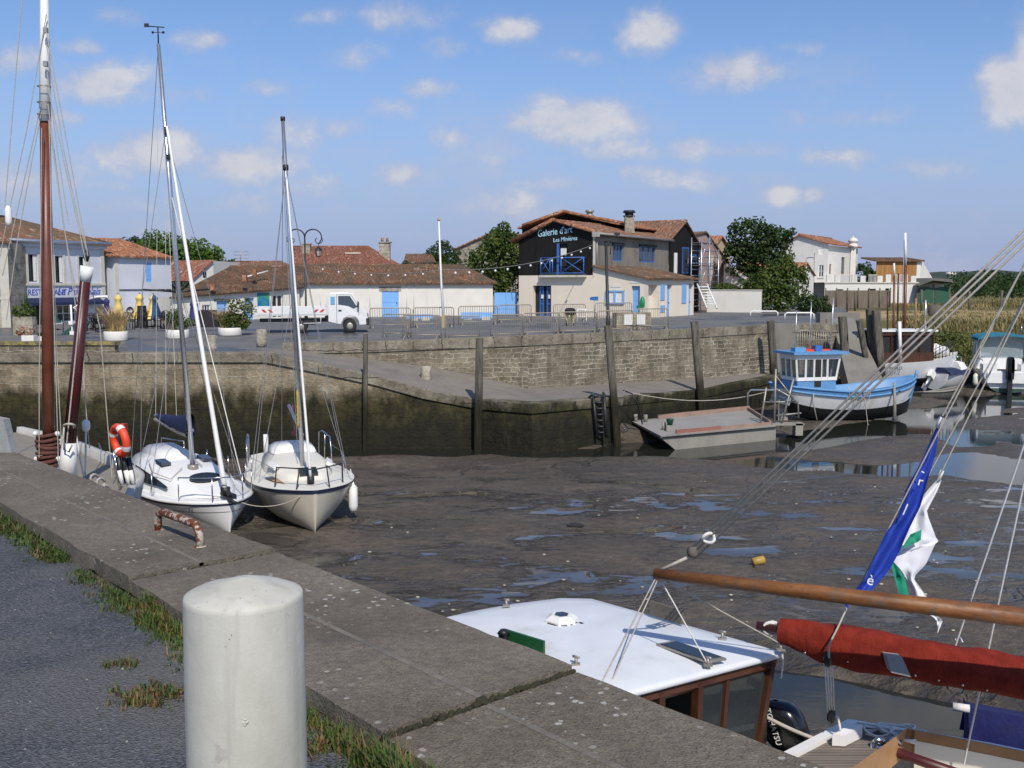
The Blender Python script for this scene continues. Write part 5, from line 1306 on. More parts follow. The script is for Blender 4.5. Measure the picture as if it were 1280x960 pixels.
for sd in (1,-1): segs+=[[mf.lerp(mt,.86),lw(cb_,(-.3,sd*1.2,1.02))],[mf.lerp(mt,.86),lw(cb_,(-.8,sd*1.22,1.02))],[mf.lerp(mt,.5),lw(cb_,(.2,sd*1.15,1.02))]]
segs+=[[mt,lw(cb_,(-4.2,0,1.0))],[mt+hd*.1,mf+hd*.14+up3*.3],[mf.lerp(mt,.9)-lat*.07,mf-lat*.12+up3*.2]]
ropes(cb_,'rigging',M['wire'],segs,.008)
fb=lw(cb_,(1.2,0,1.2)); fh=mf.lerp(mt,.84)+hd*.08
mb=MB(); mb.tube([fb.lerp(fh,k/16)-up3*.06*math.sin(math.pi*k/16) for k in range(17)],[.036-.012*k/16 for k in range(17)],8); mb.build('furled_jib',M['whitepaint'],cb_)
MB().tube([fb-up3*.08,fb+up3*.10],.09,8).build('furling_drum',M['blackmetal'],cb_)
mb=MB(); p=mf+up3*.8; mb.tube([p,p+aft*1.3+up3*.62-lat*.15],.045,7); b_=mb.build('boom',M['alu'],cb_)
mb=MB(); c=p+aft*1.25+up3*.62
rows=[[c+aft*.14*j+lat*(.05*math.sin(i*1.1+j))-up3*(.12*i) for j in range(4)] for i in range(8)]
mb.grid(rows); mb.build('furled_ensign',plain('red_ensign',(.30,.08,.09),.8,.5,12),cb_,recalc=False)
MB().tube([lw(cb_,(-3.3,-.55,1.1)),lw(cb_,(-3.3,-.55,1.75))],.07,8).build('danbuoy',M['whitepaint'],cb_)
mb=MB(); mb.tube(sag(mf+up3*1.9-lat*.1,mf+up3*1.0-lat*.1,0),.03,6); mb.tube([mf+up3*(1.95-.07*k)-lat*(.1+.03*math.sin(k*2.3)) for k in range(14)],.018,5); mb.build('coiled_halyard',plain('yellow_rope',(.45,.33,.06),.8,.2,20),cb_)
fe=thing('fender',lw(cb_,(.6,1.2,.55)),'white fender hanging on the right side of the cream sailing boat','fender')
MB().lathe([(.02,.42),(.04,.36),(.11,.28),(.12,-.2),(.10,-.3),(.03,-.36)],lw(cb_,(.55,1.17,.55)),12).build('fender_body',M['whitepaint'],fe)
MB().tube([lw(cb_,(.55,1.17,.95)),lw(cb_,(.5,1.12,1.3))],.012,5).build('lanyard',M['ropewhite'],fe)
mr=thing('mooring_rope',lw(cb_,(1.8,0,1.0)),'slack mooring rope between the white and cream sailing boats','rope')
MB().tube(sag(lw(cb_,(1.72,-.1,1.06)),lw(wb,(2.3,.3,.75)),.22,14),.012,5).build('rope',M['rope'],mr)
# ---------------- old wooden boat, mostly hidden by the quay ---------------------------------------
mw=G(61,579,-.52); bw=G(160,627,-.52); hd=(bw-mw); hd.z=0; Lb=hd.length; hd.normalize()
M['oldpaint']=plain('old_boat_paint',(.50,.48,.44),.7,.15,3,dirt=(.25,.22,.18),dirt_amt=.7)
ob_=thing('wooden_boat',(mw.x,mw.y,-3.25),'old wooden sailing boat with a red brown mast alongside the near quay','sailing boat',rz=ang(hd))
hl=Hull([(-4.6,-5.0,.75,.7,2.72,.5),(-3,-3,1.1,.3,2.68,.42),(-.5,-.5,1.15,.05,2.66,.42),(2,2,1.0,.05,2.65,.5),(Lb-1.6,Lb-1.4,.6,.2,2.64,.6),(Lb-.45,Lb-.1,.05,.6,2.66,.85)])
hl.band(MB(),.0,.55).build('hull_bottom',plain('tarred_planks',(.03,.028,.025),.7,.3,4),ob_,local=True)
hl.band(MB(),.55,.97).build('hull',M['oldpaint'],ob_,local=True)
mb=MB()
for sd in (1,-1): mb.grid([hl.sheer(sd,.97),hl.sheer(sd,1.04),hl.sheer(sd,1.04,.12),hl.sheer(sd,.97,.12)])
mb.build('gunwale',M['oldpaint'],ob_,local=True)
hl.deck(MB(),.975,.03,0,.05).build('deck',plain('pale_deck_boards',(.24,.215,.17),.8,.15,3),ob_,local=True)
for k in range(5): MB().tube([(Lb-3.6+.5*k,.95-.14*k,2.6),(Lb-3.6+.5*k,.95-.14*k,2.95)],.018,6).build('stanchion',M['steel'],ob_,local=True)
mf=lw(ob_,(0,0,2.6)); mt=D(55,-70,mf.y+.2); j0=D(56.5,152,mf.y+.1)
MB().tube([mf,mf.lerp(j0,.5),j0],[.105,.10,.09],12).build('mast',M['mastred'],ob_)
tm=MB().tube([j0,D(56,60,mf.y+.1),mt],[.10,.085,.06],12).build('topmast',M['whitepaint'],ob_)
mb=MB()
for k in range(3): mb.tube([D(55,y,mf.y)+Vector((.11*math.cos(a),.11*math.sin(a),0)) for y in [(108,128,143)[k]] for a in [6.2832*q/10 for q in range(11)]],.011,5)
for y in (38,80): mb.box(D(57,y,mf.y-.1),(.07,.07,.09))
mb.build('mast_collar',M['galv'],tm)
mb=MB()
for k in range(9):
    z=.12+.065*k; mb.tube([mf+Vector(((.17+.02*(k%2))*math.cos(a),(.17+.02*(k%2))*math.sin(a),z+.03*math.sin(a+k))) for a in [6.2832*q/14 for q in range(15)]],.035,6)
mb.build('rope_lashing',plain('red_brown_rope',(.10,.035,.025),.8,.4,14),ob_)
mb=MB()
for dx in (-.2,.2):
    for z in (.12,.58): mb.ball(mf+Vector((dx,-.05,z+.1)),.05,8,6)
mb.box(mf+Vector((0,0,.0)),(.5,.5,.1)); mb.build('pin_rail',M['whitepaint'],ob_)
# raised spar with white ends
s0=D(84,596,16.6); s1=D(87,553,16.6); s2=D(106.5,352,16.75); s3=D(109,333,16.75)
sp_=MB().tube([s1,s2],[.105,.085],10).build('spar',M['darkred'],ob_)
MB().tube([s0,s1],[.16,.11],10).build('spar_heel',M['whitepaint'],sp_)
MB().tube([s2,s3],[.088,.11],10).build('spar_tip',M['whitepaint'],sp_)
ropes(sp_,'spar_seam',M['rope'],[[s1+Vector((.0,-.11,0)),s2+Vector((0,-.09,0))]],.012)
mb=MB(); mb.tube([D(86.5+7*math.cos(a),533+3*math.sin(a),16.5+.12*math.sin(a)) for a in [6.2832*q/12 for q in range(13)]],.022,6)
mb.tube([D(80,534,16.45),D(79,548,16.4),D(80,562,16.4),D(86,565,16.4),D(90,556,16.4)],.016,5); mb.build('spar_lashing',M['rope'],ob_)
def plx(pts,Y): return [D(x,y,Y) for x,y in pts]
Yr=mf.y
segs=[plx([(58,18),(33,165),(9,275)],Yr),plx([(9,275),(-2,330),(-6,500)],Yr),plx([(52,128),(28,235),(3,345)],Yr),plx([(52,140),(40,200),(22,300),(8,400)],Yr),plx([(28,-5),(20,90),(6,260)],Yr),
      plx([(58,55),(80,190),(100,283),(108,312)],Yr-.5),plx([(59,90),(72,190),(86,280)],Yr-.5),plx([(60,130),(77,260),(97,400),(112,560)],Yr-.8),plx([(61,150),(66,300),(70,420),(77,560)],Yr-.2),
      plx([(52,160),(51,300),(49,470),(49,572)],Yr-.2),plx([(62,160),(64,300),(70,470),(73,580)],Yr-.3),plx([(58,40),(110,320)],Yr-.6),plx([(60,110),(95,270),(125,410),(140,598)],Yr-1.5),plx([(61,150),(80,285),(103,410),(107,520)],Yr-1.2)]
ropes(ob_,'rigging',M['rope'],segs,.0085)
ropes(ob_,'shroud_lashing',M['ropewhite'],[plx([(107.5,527),(107,590)],Yr-1.4),plx([(93,532),(100,572),(105,595)],Yr-1.2)],.018)
MB().lathe([(.03,-.1),(.07,-.06),(.07,.06),(.03,.1)],D(107.5,532,Yr-1.4),8).build('block',M['whitepaint'],ob_)
MB().lathe([(.04,-.18),(.06,-.1),(.06,.12),(.03,.18)],D(10.5,270,Yr),8).build('block',M['whitepaint'],ob_)
MB().lathe([(.03,-.1),(.06,0),(.03,.1)],D(108,320,Yr-.5),8).build('block',M['blackmetal'],ob_)
mb=MB()
for x,y in ((118,598),(126,603),(132,612)): mb.tube([D(x+5*math.cos(a),y+5*math.sin(a),14.9+.1*math.cos(a)) for a in [6.2832*q/10 for q in range(11)]],.02,5)
mb.build('rope_coil',M['rope'],ob_)
Yl=15.3; lp=D(152,600,Yl)
mb=MB(); mb.tube([D(154,566,Yl),D(158,604,Yl)],.03,6); mb.tube([D(148,571,Yl),D(152,603,Yl)],.045,6); mb.tube([D(160,572,Yl+.1),D(166,602,Yl+.1)],.045,6); mb.build('stern_bracket',M['blackmetal'],ob_)
mb=MB()
for x in (150,158,164): mb.tube([D(x-1,588,Yl-.05),D(x+3,606,Yl-.05)],.035,6)
mb.build('bracket_strap',M['whitepaint'],ob_)
lb=thing('lifebuoy',D(150,551,Yl),'orange and white lifebuoy hanging on the old wooden boat','lifebuoy')
c=D(150,551,Yl-.02); nr=Vector((.70,.70,.12)).normalized(); e1=Vector((.10,0,-1)).normalized(); e1=(e1-nr*e1.dot(nr)).normalized(); e2=nr.cross(e1)
ax=Vector((-.16,0,1)); 
def torus(R_,r_,a0,a1,name,mat,root,nu=24):
    rows=[]
    for i in range(nu+1):
        a=a0+(a1-a0)*i/nu; d=e1*math.cos(a)+e2*math.sin(a)
        rows.append([c+d*(R_+r_*math.cos(b))+nr*r_*math.sin(b) for b in [6.2832*q/12 for q in range(13)]])
    return MB().grid(rows).build(name,mat,root)
torus(.205,.06,0,6.2832,'ring',M['orange'],lb,40)
for a in (.55,2.1,3.7,5.2): torus(.205,.0635,a-.16,a+.16,'white_band',M['whitepaint'],lb,6)
# ---------------- wheelhouse motor boat below the quay ---------------------------------------------
ZR=-.5
O=G(980,815,ZR); Of=G(740,748,ZR); Fr=[G(700,747,ZR),G(640,754.5,ZR),G(592,763,ZR),G(552,772,ZR)]
aftd=(G(800,862,ZR)-O).normalized(); I=O+aftd*2.05; axis=(Of-O).normalized()
wh=thing('cabin_boat',(O+I)/2+axis*1.2-up3*2.75,'small cabin boat with a flat white roof and varnished window frames below the quay','motor boat',rz=ang(axis))
outl=[O,O.lerp(Of,.5),Of]+Fr+[Fr[-1].lerp(I,.5),I,I.lerp(O,.5)]
cen=sum(outl,Vector())/len(outl)
mb=MB(); n=len(outl)
dens_o=[]
for a,b in zip(outl,outl[1:]+outl[:1]): dens_o+=[a.lerp(b,k/3) for k in range(3)]
rows=[]
for f in (1.0,1.0,.97,.8,.6,.4,.2,.02):
    pass
def rp(p,f,z): q=cen.lerp(p,f); return Vector((q.x,q.y,ZR+z))
for f,z in ((.985,-.06),(1.0,-.045),(1.0,-.012),(.975,.004),(.8,.03),(.55,.055),(.3,.068),(.02,.072)): rows.append([rp(p,f,z) for p in dens_o+dens_o[:1]])
mb.grid(rows); mb.face([rp(p,.985,-.06) for p in dens_o]); roof=mb.build('wheelhouse_roof',plain('white_roof_paint',(.68,.70,.72),.42,.07,2.5,dirt=(.45,.44,.40),dirt_amt=.55,bump=.06),wh)
mb=MB(); mb.grid([[rp(p,.972,-.05) for p in dens_o+dens_o[:1]],[rp(p,.965,-.13) for p in dens_o+dens_o[:1]]],smooth=False); mb.build('roof_beam',M['varnish'],wh)
def zroof(px,py): return G(px,py,ZR+.045)
vc=zroof(702,779)
mb=MB(); mb.lathe([(.165,0),(.165,.045),(.105,.085)],vc,6,Euler((0,0,.3)).to_matrix(),smooth=False); vt=mb.build('solar_vent',M['whitepaint'],wh)
mb=MB(); mb.lathe([(.07,.086),(.07,.092)],vc,6,Euler((0,0,.3)).to_matrix(),smooth=False); mb.build('vent_panel',M['glass'],vt)
mb=MB()
for a in (-1.9,-1.0,-2.6): 
    d=Vector((math.cos(a+.3),math.sin(a+.3),0)); mb.box(vc+d*.148+up3*.02,(.012,.10,.02),rz=a+.3)
mb.build('vent_slot',M['black'],vt)
hq=[zroof(820,808),zroof(843,803.5),zroof(908,826),zroof(884,830)]
mb=MB(); mb.prism([p+up3*.004 for p in hq],up3*.02); ho=mb.build('hatch_frame',M['galv'],wh)
cq=sum(hq,Vector())/4; mb=MB(); mb.prism([cq.lerp(p,.86)+up3*.020 for p in hq],up3*.010); mb.build('hatch_glass',M['glass'],ho)
b0,b1=zroof(629,804),zroof(679,820); d=(b1-b0).normalized(); s_=Vector((-d.y,d.x,0))
mb=MB(); mb.obox(b0,b1-b0,s_*.025,up3*.13); lbx=mb.build('starboard_light_board',plain('green_board',(.012,.09,.03),.5,.12),wh)
mb=MB(); lc0=b0+d*.05-s_*.05; mb.lathe([(.055,0),(.055,.02),(.045,.025),(.045,.09),(.058,.095),(.03,.13)],lc0+up3*.02,10); mb.build('nav_light',M['black'],lbx)
b0,b1=zroof(812,769),zroof(852,781); d=(b1-b0).normalized(); s_=Vector((-d.y,d.x,0))
mb=MB(); mb.obox(b0+up3*.0,b1-b0,s_*.03,up3*.14); mb.build('port_light_board',M['wood'],wh)
for px,py in ((633,757),(720,830),(885,831),(903,798),(976,812)):
    mb=MB(); c=zroof(px,py); mb.tube([c-up3*.03,c+up3*.06],.014,6); mb.tube([c+up3*.06-d*.035,c+up3*.065+d*.035],.012,6); mb.box(c,(.07,.05,.015)); mb.build('cleat',M['galv'],wh)
# cabin walls below the roof: aft bulkhead with frames and glass
dn=-up3
pa,pb=O.lerp(I,.045)+axis*.06,O.lerp(I,.985)+axis*.06
def ab(f,z,tum=.14): p=pa.lerp(pb,f); k=max(0,(-.6-z)); p=p+(pb-pa).normalized()*(tum*k*(1-2*f))*1.4; return Vector((p.x,p.y,z))
mb=MB()
for f,wd in ((.0,.05),(.27,.035),(.44,.05),(.66,.05),(1.0,.05)):
    mb.tube([ab(f,-.6),ab(f,-1.75)],wd,4,smooth=False)
mb.tube([ab(0,-.62),ab(1,-.62)],.045,4,smooth=False); mb.tube([ab(0,-1.45),ab(1,-1.45)],.05,4,smooth=False)
mb.build('window_frame',M['varnish'],wh)
gm=bpy.data.materials.new('clear_window_glass'); gm.use_nodes=True; b=gm.node_tree.nodes['Principled BSDF']; b.inputs['Base Color'].default_value=(.05,.06,.065,1); b.inputs['Roughness'].default_value=.05; b.inputs['Alpha'].default_value=.55
mb=MB(); mb.face([ab(.0,-.62),ab(.44,-.62),ab(.44,-1.45),ab(0,-1.45)]); mb.build('window_pane',gm,wh,recalc=False)
mb=MB(); mb.face([ab(.66,-.62),ab(1,-.62),ab(1,-1.45),ab(.66,-1.45)]); mb.build('window_pane',gm,wh,recalc=False)
# cabin sides and hull
inn=[cen.lerp(p,.93) for p in outl]
mb=MB(); mb.grid([[Vector((p.x,p.y,z)) for p in inn[:9]] for z in (-.56,-.75)],smooth=False); mb.grid([[Vector((p.x,p.y,z)) for p in inn[:9]] for z in (-1.35,-1.9)],smooth=False); mb.build('cabin_side',M['varnish'],wh,recalc=False)
mb=MB(); mb.grid([[Vector((p.x,p.y,z)) for p in inn[:9]] for z in (-.75,-1.35)],smooth=False); mb.build('side_window',M['glass'],wh,recalc=False)
hl=Hull([(-1.75,-1.8,.85,.5,1.35,.4),(-.5,-.5,1.08,.2,1.35,.38),(1.2,1.2,1.1,.1,1.42,.4),(2.4,2.5,.8,.15,1.6,.5),(3.2,3.5,.05,.4,1.85,.8)])
hl.band(MB(),0,.45).build('hull_bottom',M['navy'],wh,local=True); hl.band(MB(),.45,1).build('hull',M['white'],wh,local=True)
hl.deck(MB(),.97,.02,0,.03).build('deck',M['deckcream'],wh,local=True)
mb=MB(); mb.tube(hl.sheer(1,1.0),.05,6); mb.tube(hl.sheer(-1,1.0),.05,6); mb.build('gunwale',M['varnish'],wh,local=True)
# ---------------- wooden day sailer, stern towards the cabin boat ---------------------------------------
zd=-1.35
Fa=G(1060,905,zd); Fb=G(1285,952,zd); hdv=(Fb-Fa).normalized(); inw=Vector((hdv.y,-hdv.x,0)); 
ds=thing('day_sailer',(Fa+inw*.8+hdv*2.5)+up3*(-1.9),'wooden day sailer with a red sail cover on its boom at the bottom right','sailing boat',rz=ang(hdv))
Tn=G(1000,936,zd); tr=(Tn-Fa); trn=tr.normalized(); Te=Fa+trn*1.35
bowp=Fa+hdv*5.6+inw*.85
far=[Fa,Fa+hdv*1.2+(-inw)*.12,Fa+hdv*2.6-inw*.12,Fa+hdv*4.2+inw*.2,bowp]; near=[Te,Te+hdv*1.3+inw*.35,Te+hdv*2.8+inw*.42,Te+hdv*4.3+inw*.1,bowp]
def dn_(l,k=4):
    o=[]
    for a,b in zip(l,l[1:]): o+=[a.lerp(b,i/k) for i in range(k)]
    return o+[l[-1]]
fd,nd=dn_(far),dn_(near)
ringp=fd+nd[::-1]
cd=sum(ringp,Vector())/len(ringp)
mb=MB(); mb.grid([[p.lerp(Vector((cd.x,cd.y,p.z)),k)+up3*z for p in ringp+ringp[:1]] for k,z in ((0,0),(.05,-.4),(.2,-.9),(.6,-1.5))]); mb.build('hull',M['white'],ds)
mb=MB(); mb.grid([[p+up3*.0 for p in ringp+ringp[:1]],[p+up3*.05 for p in ringp+ringp[:1]],[p.lerp(Vector((cd.x,cd.y,p.z)),.035)+up3*.05 for p in ringp+ringp[:1]],[p.lerp(Vector((cd.x,cd.y,p.z)),.035)-up3*.02 for p in ringp+ringp[:1]]],smooth=False); mb.build('toe_rail',M['whitepaint'],ds)
m=3
M['teak']=plank_mat('grey_teak_deck',(.20,.17,.14),.05,False,.3)
M['coam']=plain('warm_wood',(.33,.18,.08),.5,.25,3,streak=False)
mb=MB(); mb.grid([[a.lerp(b,k/6)-up3*.0+up3*.01 for k in range(7)] for a,b in zip(fd[:m],nd[:m])],smooth=False)
mb.grid([[a.lerp(b,k/6)+up3*.01 for k in range(7)] for a,b in zip(fd[12:],nd[12:])],smooth=False)
mb.grid([[a.lerp(b,k)+up3*.01 for k in (0.0,.07,.14)] for a,b in zip(fd[m-1:13],nd[m-1:13])],smooth=False); mb.grid([[a.lerp(b,k)+up3*.01 for k in (.86,.93,1)] for a,b in zip(fd[m-1:13],nd[m-1:13])],smooth=False)
mb.build('deck',M['teak'],ds,recalc=False)
mb=MB()
A_=[a.lerp(b,.14) for a,b in zip(fd[m-1:13],nd[m-1:13])]; B_=[a.lerp(b,.86) for a,b in zip(fd[m-1:13],nd[m-1:13])]
for L_ in (A_,B_): mb.grid([[p+up3*z for p in L_] for z in (-.12,.14)],smooth=False); mb.grid([[p+up3*.14 for p in L_],[p.lerp(cd,.03)+up3*.14 for p in L_]],smooth=False); mb.grid([[p.lerp(cd,.03)+up3*z for p in L_] for z in (-.12,.14)],smooth=False)
mb.grid([[A_[0].lerp(B_[0],k/4)+up3*z for k in range(5)] for z in (-.12,.14)],smooth=False)
mb.build('coaming',M['coam'],ds,recalc=False)
mb=MB(); mb.grid([[a.lerp(b,k/4)-up3*.35 for k in range(5)] for a,b in zip(A_,B_)],smooth=False)
for L_ in (A_,B_): mb.grid([[p.lerp(cd,.035)+up3*z for p in L_] for z in (.05,-.35)],smooth=False)
mb.build('cockpit',M['deckcream'],ds,recalc=False)
# outboard on the transom
ob2=D(980,905,9.25); ofw=(hdv*.2+Vector((.5,.2,0))).normalized()
mb=MB()
oc=ob2; rows=[]
hx=hdv; hy=Vector((-hx.y,hx.x,0))
for k,(z,l,wd,sh) in enumerate(((-.22,.17,.11,.02),(-.16,.20,.135,.01),(-.02,.21,.145,0),(.10,.20,.14,-.01),(.17,.17,.12,-.02),(.205,.11,.075,-.03),(.21,.02,.02,-.03))):
    row=[]
    for q in range(17):
        a=6.2832*(q%16)/16; ca,sa=math.cos(a),math.sin(a); ex=.65
        row.append(oc+hx*(math.copysign(abs(ca)**ex,ca)*l+sh)+hy*(math.copysign(abs(sa)**ex,sa)*wd)+up3*z+hx*z*(-.25))
    rows.append(row)
mb.grid(rows); mb.face(rows[0][:-1]); om=mb.build('outboard_cowl',plain('gloss_black',(.012,.012,.014),.18,.1),ds)
mb=MB(); mb.tube([oc-up3*.2,oc-up3*.9],.07,8); mb.box(oc-up3*.95,(.25,.06,.25),rz=ang(hx)); mb.tube([oc+hx*.1-up3*.14,oc+hx*.42-up3*.12],.03,6); mb.box(oc+hx*.2-up3*.3,(.14,.25,.3),rz=ang(hx)); mb.build('outboard_leg',M['black'],om)
tx=(-hy*.0+hx*.35-up3*.95).normalized(); face_n=-hy; tu=face_n.cross(tx)
text('maker_lettering','TOHATSU',.075,M['whitepaint'],om,oc-hy*.150-hx*.14+up3*.17,tx,tu,.003,0,sx=1.0)
# spars
sA,sB=G(818,717,.30),G(1282,772,.30); sB=sA+(sB-sA)*1.5
mb=MB(); mb.tube([sA,sA.lerp(sB,.3),sB],[.048,.062,.085],12)
t=NT('worn_varnished_spar'); n1=t.noise(t.mapv(t.pos(),(1,1,4)),3,6,.65); n2=t.noise(t.mapv(t.pos(),(1.2,1.2,3)),14,4)
c_=t.ramp(n1,[(.3,(.095,.034,.010)),(.5,(.20,.078,.022)),(.72,(.28,.125,.042))]); c_=t.mix(t.smooth(n2,.55,.75,0,.75),c_,(.06,.03,.015)); c_=t.mix(t.smooth(t.noise(t.pos(),6,5,.7),.52,.66,0,.75),c_,(.10,.088,.065))
M['spar']=t.fin(c_,t.math('MULTIPLY_ADD',n2,.3,.35),0,.4)
MB.build(mb,'upper_spar',M['spar'],ds)
ta,tb=D(966,786,8.95),D(1300,851,7.95); dt=(tb-ta); tb=ta+dt*1.35; d_=dt.normalized()
MB().tube([ta-d_*.14,tb],[.042,.07],10).build('boom',M['darkred'],ds)
t=NT('red_canvas'); n1=t.noise(t.pos(),5,6,.6); c_=t.ramp(n1,[(.3,(.15,.014,.008)),(.7,(.25,.028,.014))]); fd2=t.noise(t.mapv(t.pos(),(1,1,2)),1.6,5); c_=t.mix(t.smooth(fd2,.5,.75,0,.5),c_,(.27,.05,.03)); t.bump(t.math('ADD',t.noise(t.mapv(t.pos(),(6,6,1.6)),2.2,5),t.math('MULTIPLY',t.noise(t.pos(),90,2),.3)),.7,.03); M['redcanvas']=t.fin(c_,.85,0,.2)
mb=MB(); bundle(mb,ta+d_*.06-up3*.01,tb,[(.08,.11,.12),(.13,.15,.20),(.135,.155,.20),(.135,.155,.18),(.14,.16,.17),(.14,.17,.19),(.14,.18,.19),(.14,.19,.2)],n=90,wr=.026,seed=11,k=24); rc=mb.build('sail_cover',M['redcanvas'],ds)
# window patch and eyelets on the cover
pc=[D(1101,813,8.42),D(1121,815.5,8.37),D(1131,839,8.34),D(1107,833.5,8.39)]
mb=MB(); mb.prism([p+Vector((0,-.13,0)) for p in pc],Vector((0,.10,0))); mb.build('cover_patch',M['galv'] if False else plain('grey_patch',(.30,.31,.30),.6,.1),rc)
mb=MB()
for k in range(9):
    f=.12+.085*k; p=ta.lerp(ta+dt,f)+Vector((0,-.11,-.125)); mb.ball(p,.012,6,4)
mb.build('eyelet',M['steel'],rc)
mb=MB(); mb.tube([ta-d_*.03+Vector((.05*math.cos(a),.0,.05*math.sin(a))) for a in [6.2832*q/12 for q in range(13)]],.016,6); mb.tube([ta-d_*.0+Vector((.055*math.cos(a),.02,.055*math.sin(a))) for a in [6.2832*q/12 for q in range(13)]],.016,6); mb.build('end_lashing',M['ropewhite'],ds)
# mainsheet tackle
k0,k1=D(1035,822,8.62),D(1039,893,8.95)
mb=MB()
for dx in (-.035,-.012,.012,.035): mb.tube([k0+Vector((dx,0,0)),k1+Vector((dx*.8,0,0))],.007,5)
mb.build('mainsheet',M['ropewhite'],ds)
for c_ in (k0,k1): MB().lathe([(.015,-.08),(.038,-.045),(.038,.045),(.015,.08)],c_,8).build('block',M['black'],ds)
ropes(ds,'sheet_tail',M['ropewhite'],[[k1-up3*.02,k1+Vector((.06,0,-.02)),k1+Vector((.09,-.05,-.22)),G(1046,918,zd)+up3*.03]],.012)
ropes(ds,'cover_tie',M['rope'],[[D(1064,748,8.7),D(1047,785,8.55),D(1036,806,8.45),D(1036,822,8.5)]],.009)
# topping lift with its block
bk_=D(866,690,8.55)
mb=MB(); mb.lathe([(.026,-.03),(.048,-.022),(.048,.022),(.026,.03)],bk_,12,Euler((1.45,.1,.5)).to_matrix()); mb.build('block',M['wood'],ds)
mhead=D(1282,292,8.0); far_=bk_+(mhead-bk_)*1.9
mb=MB()
for dx,dz in ((-.022,0.02),(.0,-.012),(.03,-.045)): mb.tube([bk_+Vector((dx,0,dz)),far_+Vector((dx,0,dz))],.0095,6)
mb.tube([bk_-Vector((.05,0,.05)),sA+Vector((.03,0,.02))],.014,6); mb.build('topping_lift',M['ropewhite'] if False else M['rope'],ds)
mb=MB(); kn=bk_+(mhead-bk_)*.05+Vector((0,-.02,0)); mb.tube([kn+Vector((.05*math.cos(a),.02*math.sin(2*a),.04*math.sin(a))) for a in [6.2832*q/12 for q in range(13)]],.014,6); mb.build('rope_knot',M['ropewhite'],ds)
rl_=[[sA+Vector((.03,0,.0)),G(752,853,ZR+.02)],[sA+Vector((.05,0,0)),G(765,850,ZR+.02)],[sA+Vector((.04,0,-.03)),zroof(803,799)+up3*.05,zroof(976,812)],[sA+Vector((.08,0,-.1)),zroof(885,831)]]
rl_[2]=[sA+Vector((.04,0,-.03)),zroof(976,812)+up3*.05]
ropes(ds,'spar_guy',M['rope'],[rl_[0],rl_[1],rl_[2]],.0065); ropes(ds,'spar_guy',M['ropewhite'],[rl_[3]],.006)
ropes(ds,'hanging_tail',M['ropewhite'],[[G(978,818,ZR),G(979,818,ZR)-up3*.08,G(977,818,ZR)-up3*.22]],.008)
# deck gear: tiller, winch posts, coils
mb=MB(); mb.tube([D(1040,921,9.25),D(1120,940,8.85),D(1210,972,8.4)],[.035,.045,.05],8); mb.build('tiller',M['darkred'],ds)
MB().tube([D(1036,918,9.25),D(1052,925,9.2)],.043,8).build('tiller_head',M['alu'],ds)
mb=MB()
for px in (1092,1112): 
    p=D(px,945,8.85); mb.tube([p-up3*.25,p+up3*.12],.03,8); mb.tube([p+up3*.12,p+Vector((.03,0,.15)),p+Vector((.09,0,.12))],.03,8)
mb.tube([D(1092,938,8.85)+up3*.03,D(1112,940,8.85)+up3*.03],.025,6); mb.build('winch_post',M['steel'],ds)
MB().ball(D(1102,937,8.8),.032,8,6).build('blue_knob',M['midblue'],ds)
mb=MB()
for (px,py,r) in ((1120,915,.14),(1098,918,.11),(1135,922,.13)):
    c=G(px,py,zd+.03)
    for q in range(3): mb.tube([c+Vector((r*math.cos(a)*(1+.1*q),r*.8*math.sin(a),.02*q+.02*math.sin(2*a+q))) for a in [6.2832*k/16 for k in range(17)]],.011,5)
mb.build('rope_coil',M['ropewhite'],ds)
mb=MB(); q_=[G(1040,932,zd+.02),G(1062,921,zd+.02),G(1072,934,zd+.02)]; mb.prism([q_[0],q_[1],q_[1]+up3*.12,q_[0]+up3*.10],(q_[2]-q_[0])*.5); mb.build('fairlead',M['whitepaint'],ds)
# shrouds and flag halyards running up to the right
def up_line(x0,y0,x1,y1,Y0,Y1,ext=1.0):
    a,b=D(x0,y0,Y0),D(x1,y1,Y1); return [a,a+(b-a)*ext]
ropes(ds,'shroud',M['ropewhite'],[up_line(1205,955,1283,590,8.6,8.0,2.2),up_line(1194,808,1284,545,8.7,8.2,1.8)],.0085)
ropes(ds,'flag_halyard',M['rope'],[up_line(1062,756,1232,425,8.7,8.4,2.2),up_line(1178,520,1258,372,8.5,8.3,2.5),up_line(1108,690,1256,420,8.75,8.45,2.2),up_line(1172,600,1282,375,8.55,8.35,2.0)],.007)
ropes(ds,'shroud_tail',M['ropewhite'],[[D(1194,800,8.7),D(1200,797,8.7),D(1203,803,8.68)]],.012)
# navy tarpaulin
tp=thing('tarpaulin',D(1245,940,9.2),'dark blue tarpaulin draped over the far side of the day sailer','tarpaulin')
mb=MB(); a0,a1=D(1210,884,9.45),D(1330,905,9.0); rows=[]
for i in range(15):
    f=i/14; p=a0.lerp(a1,f); row=[]
    for j in range(9):
        g=j/8; wv=.03*noise.noise(Vector((f*5,g*2,1)))+.05*g*math.sin(f*14)*.5
        row.append(p+Vector((-.02*g,-.08*math.sin(math.pi*min(1,g*1.2)*.5)+wv,-.42*g-.03*math.sin(f*9)*g)))
    rows.append(row)
mb.grid(rows)
rows2=[[r[0],r[0]+Vector((.05,.18,-.02)),r[0]+Vector((.06,.3,-.35))] for r in rows]; mb.grid(rows2); mb.grid([rows[0],[q+Vector((.06,.25,0)) for q in rows[0]]]); mb.build('tarpaulin_sheet',M['bluecloth'],tp,recalc=False)
MB().tube([D(1191,883,9.5),D(1212,886,9.45)],.04,7).build('white_tie',M['ropewhite'],tp)
mr=thing('mooring_rope',D(1020,915,9),'thick twisted mooring rope running from the cabin boat to the day sailer','rope')
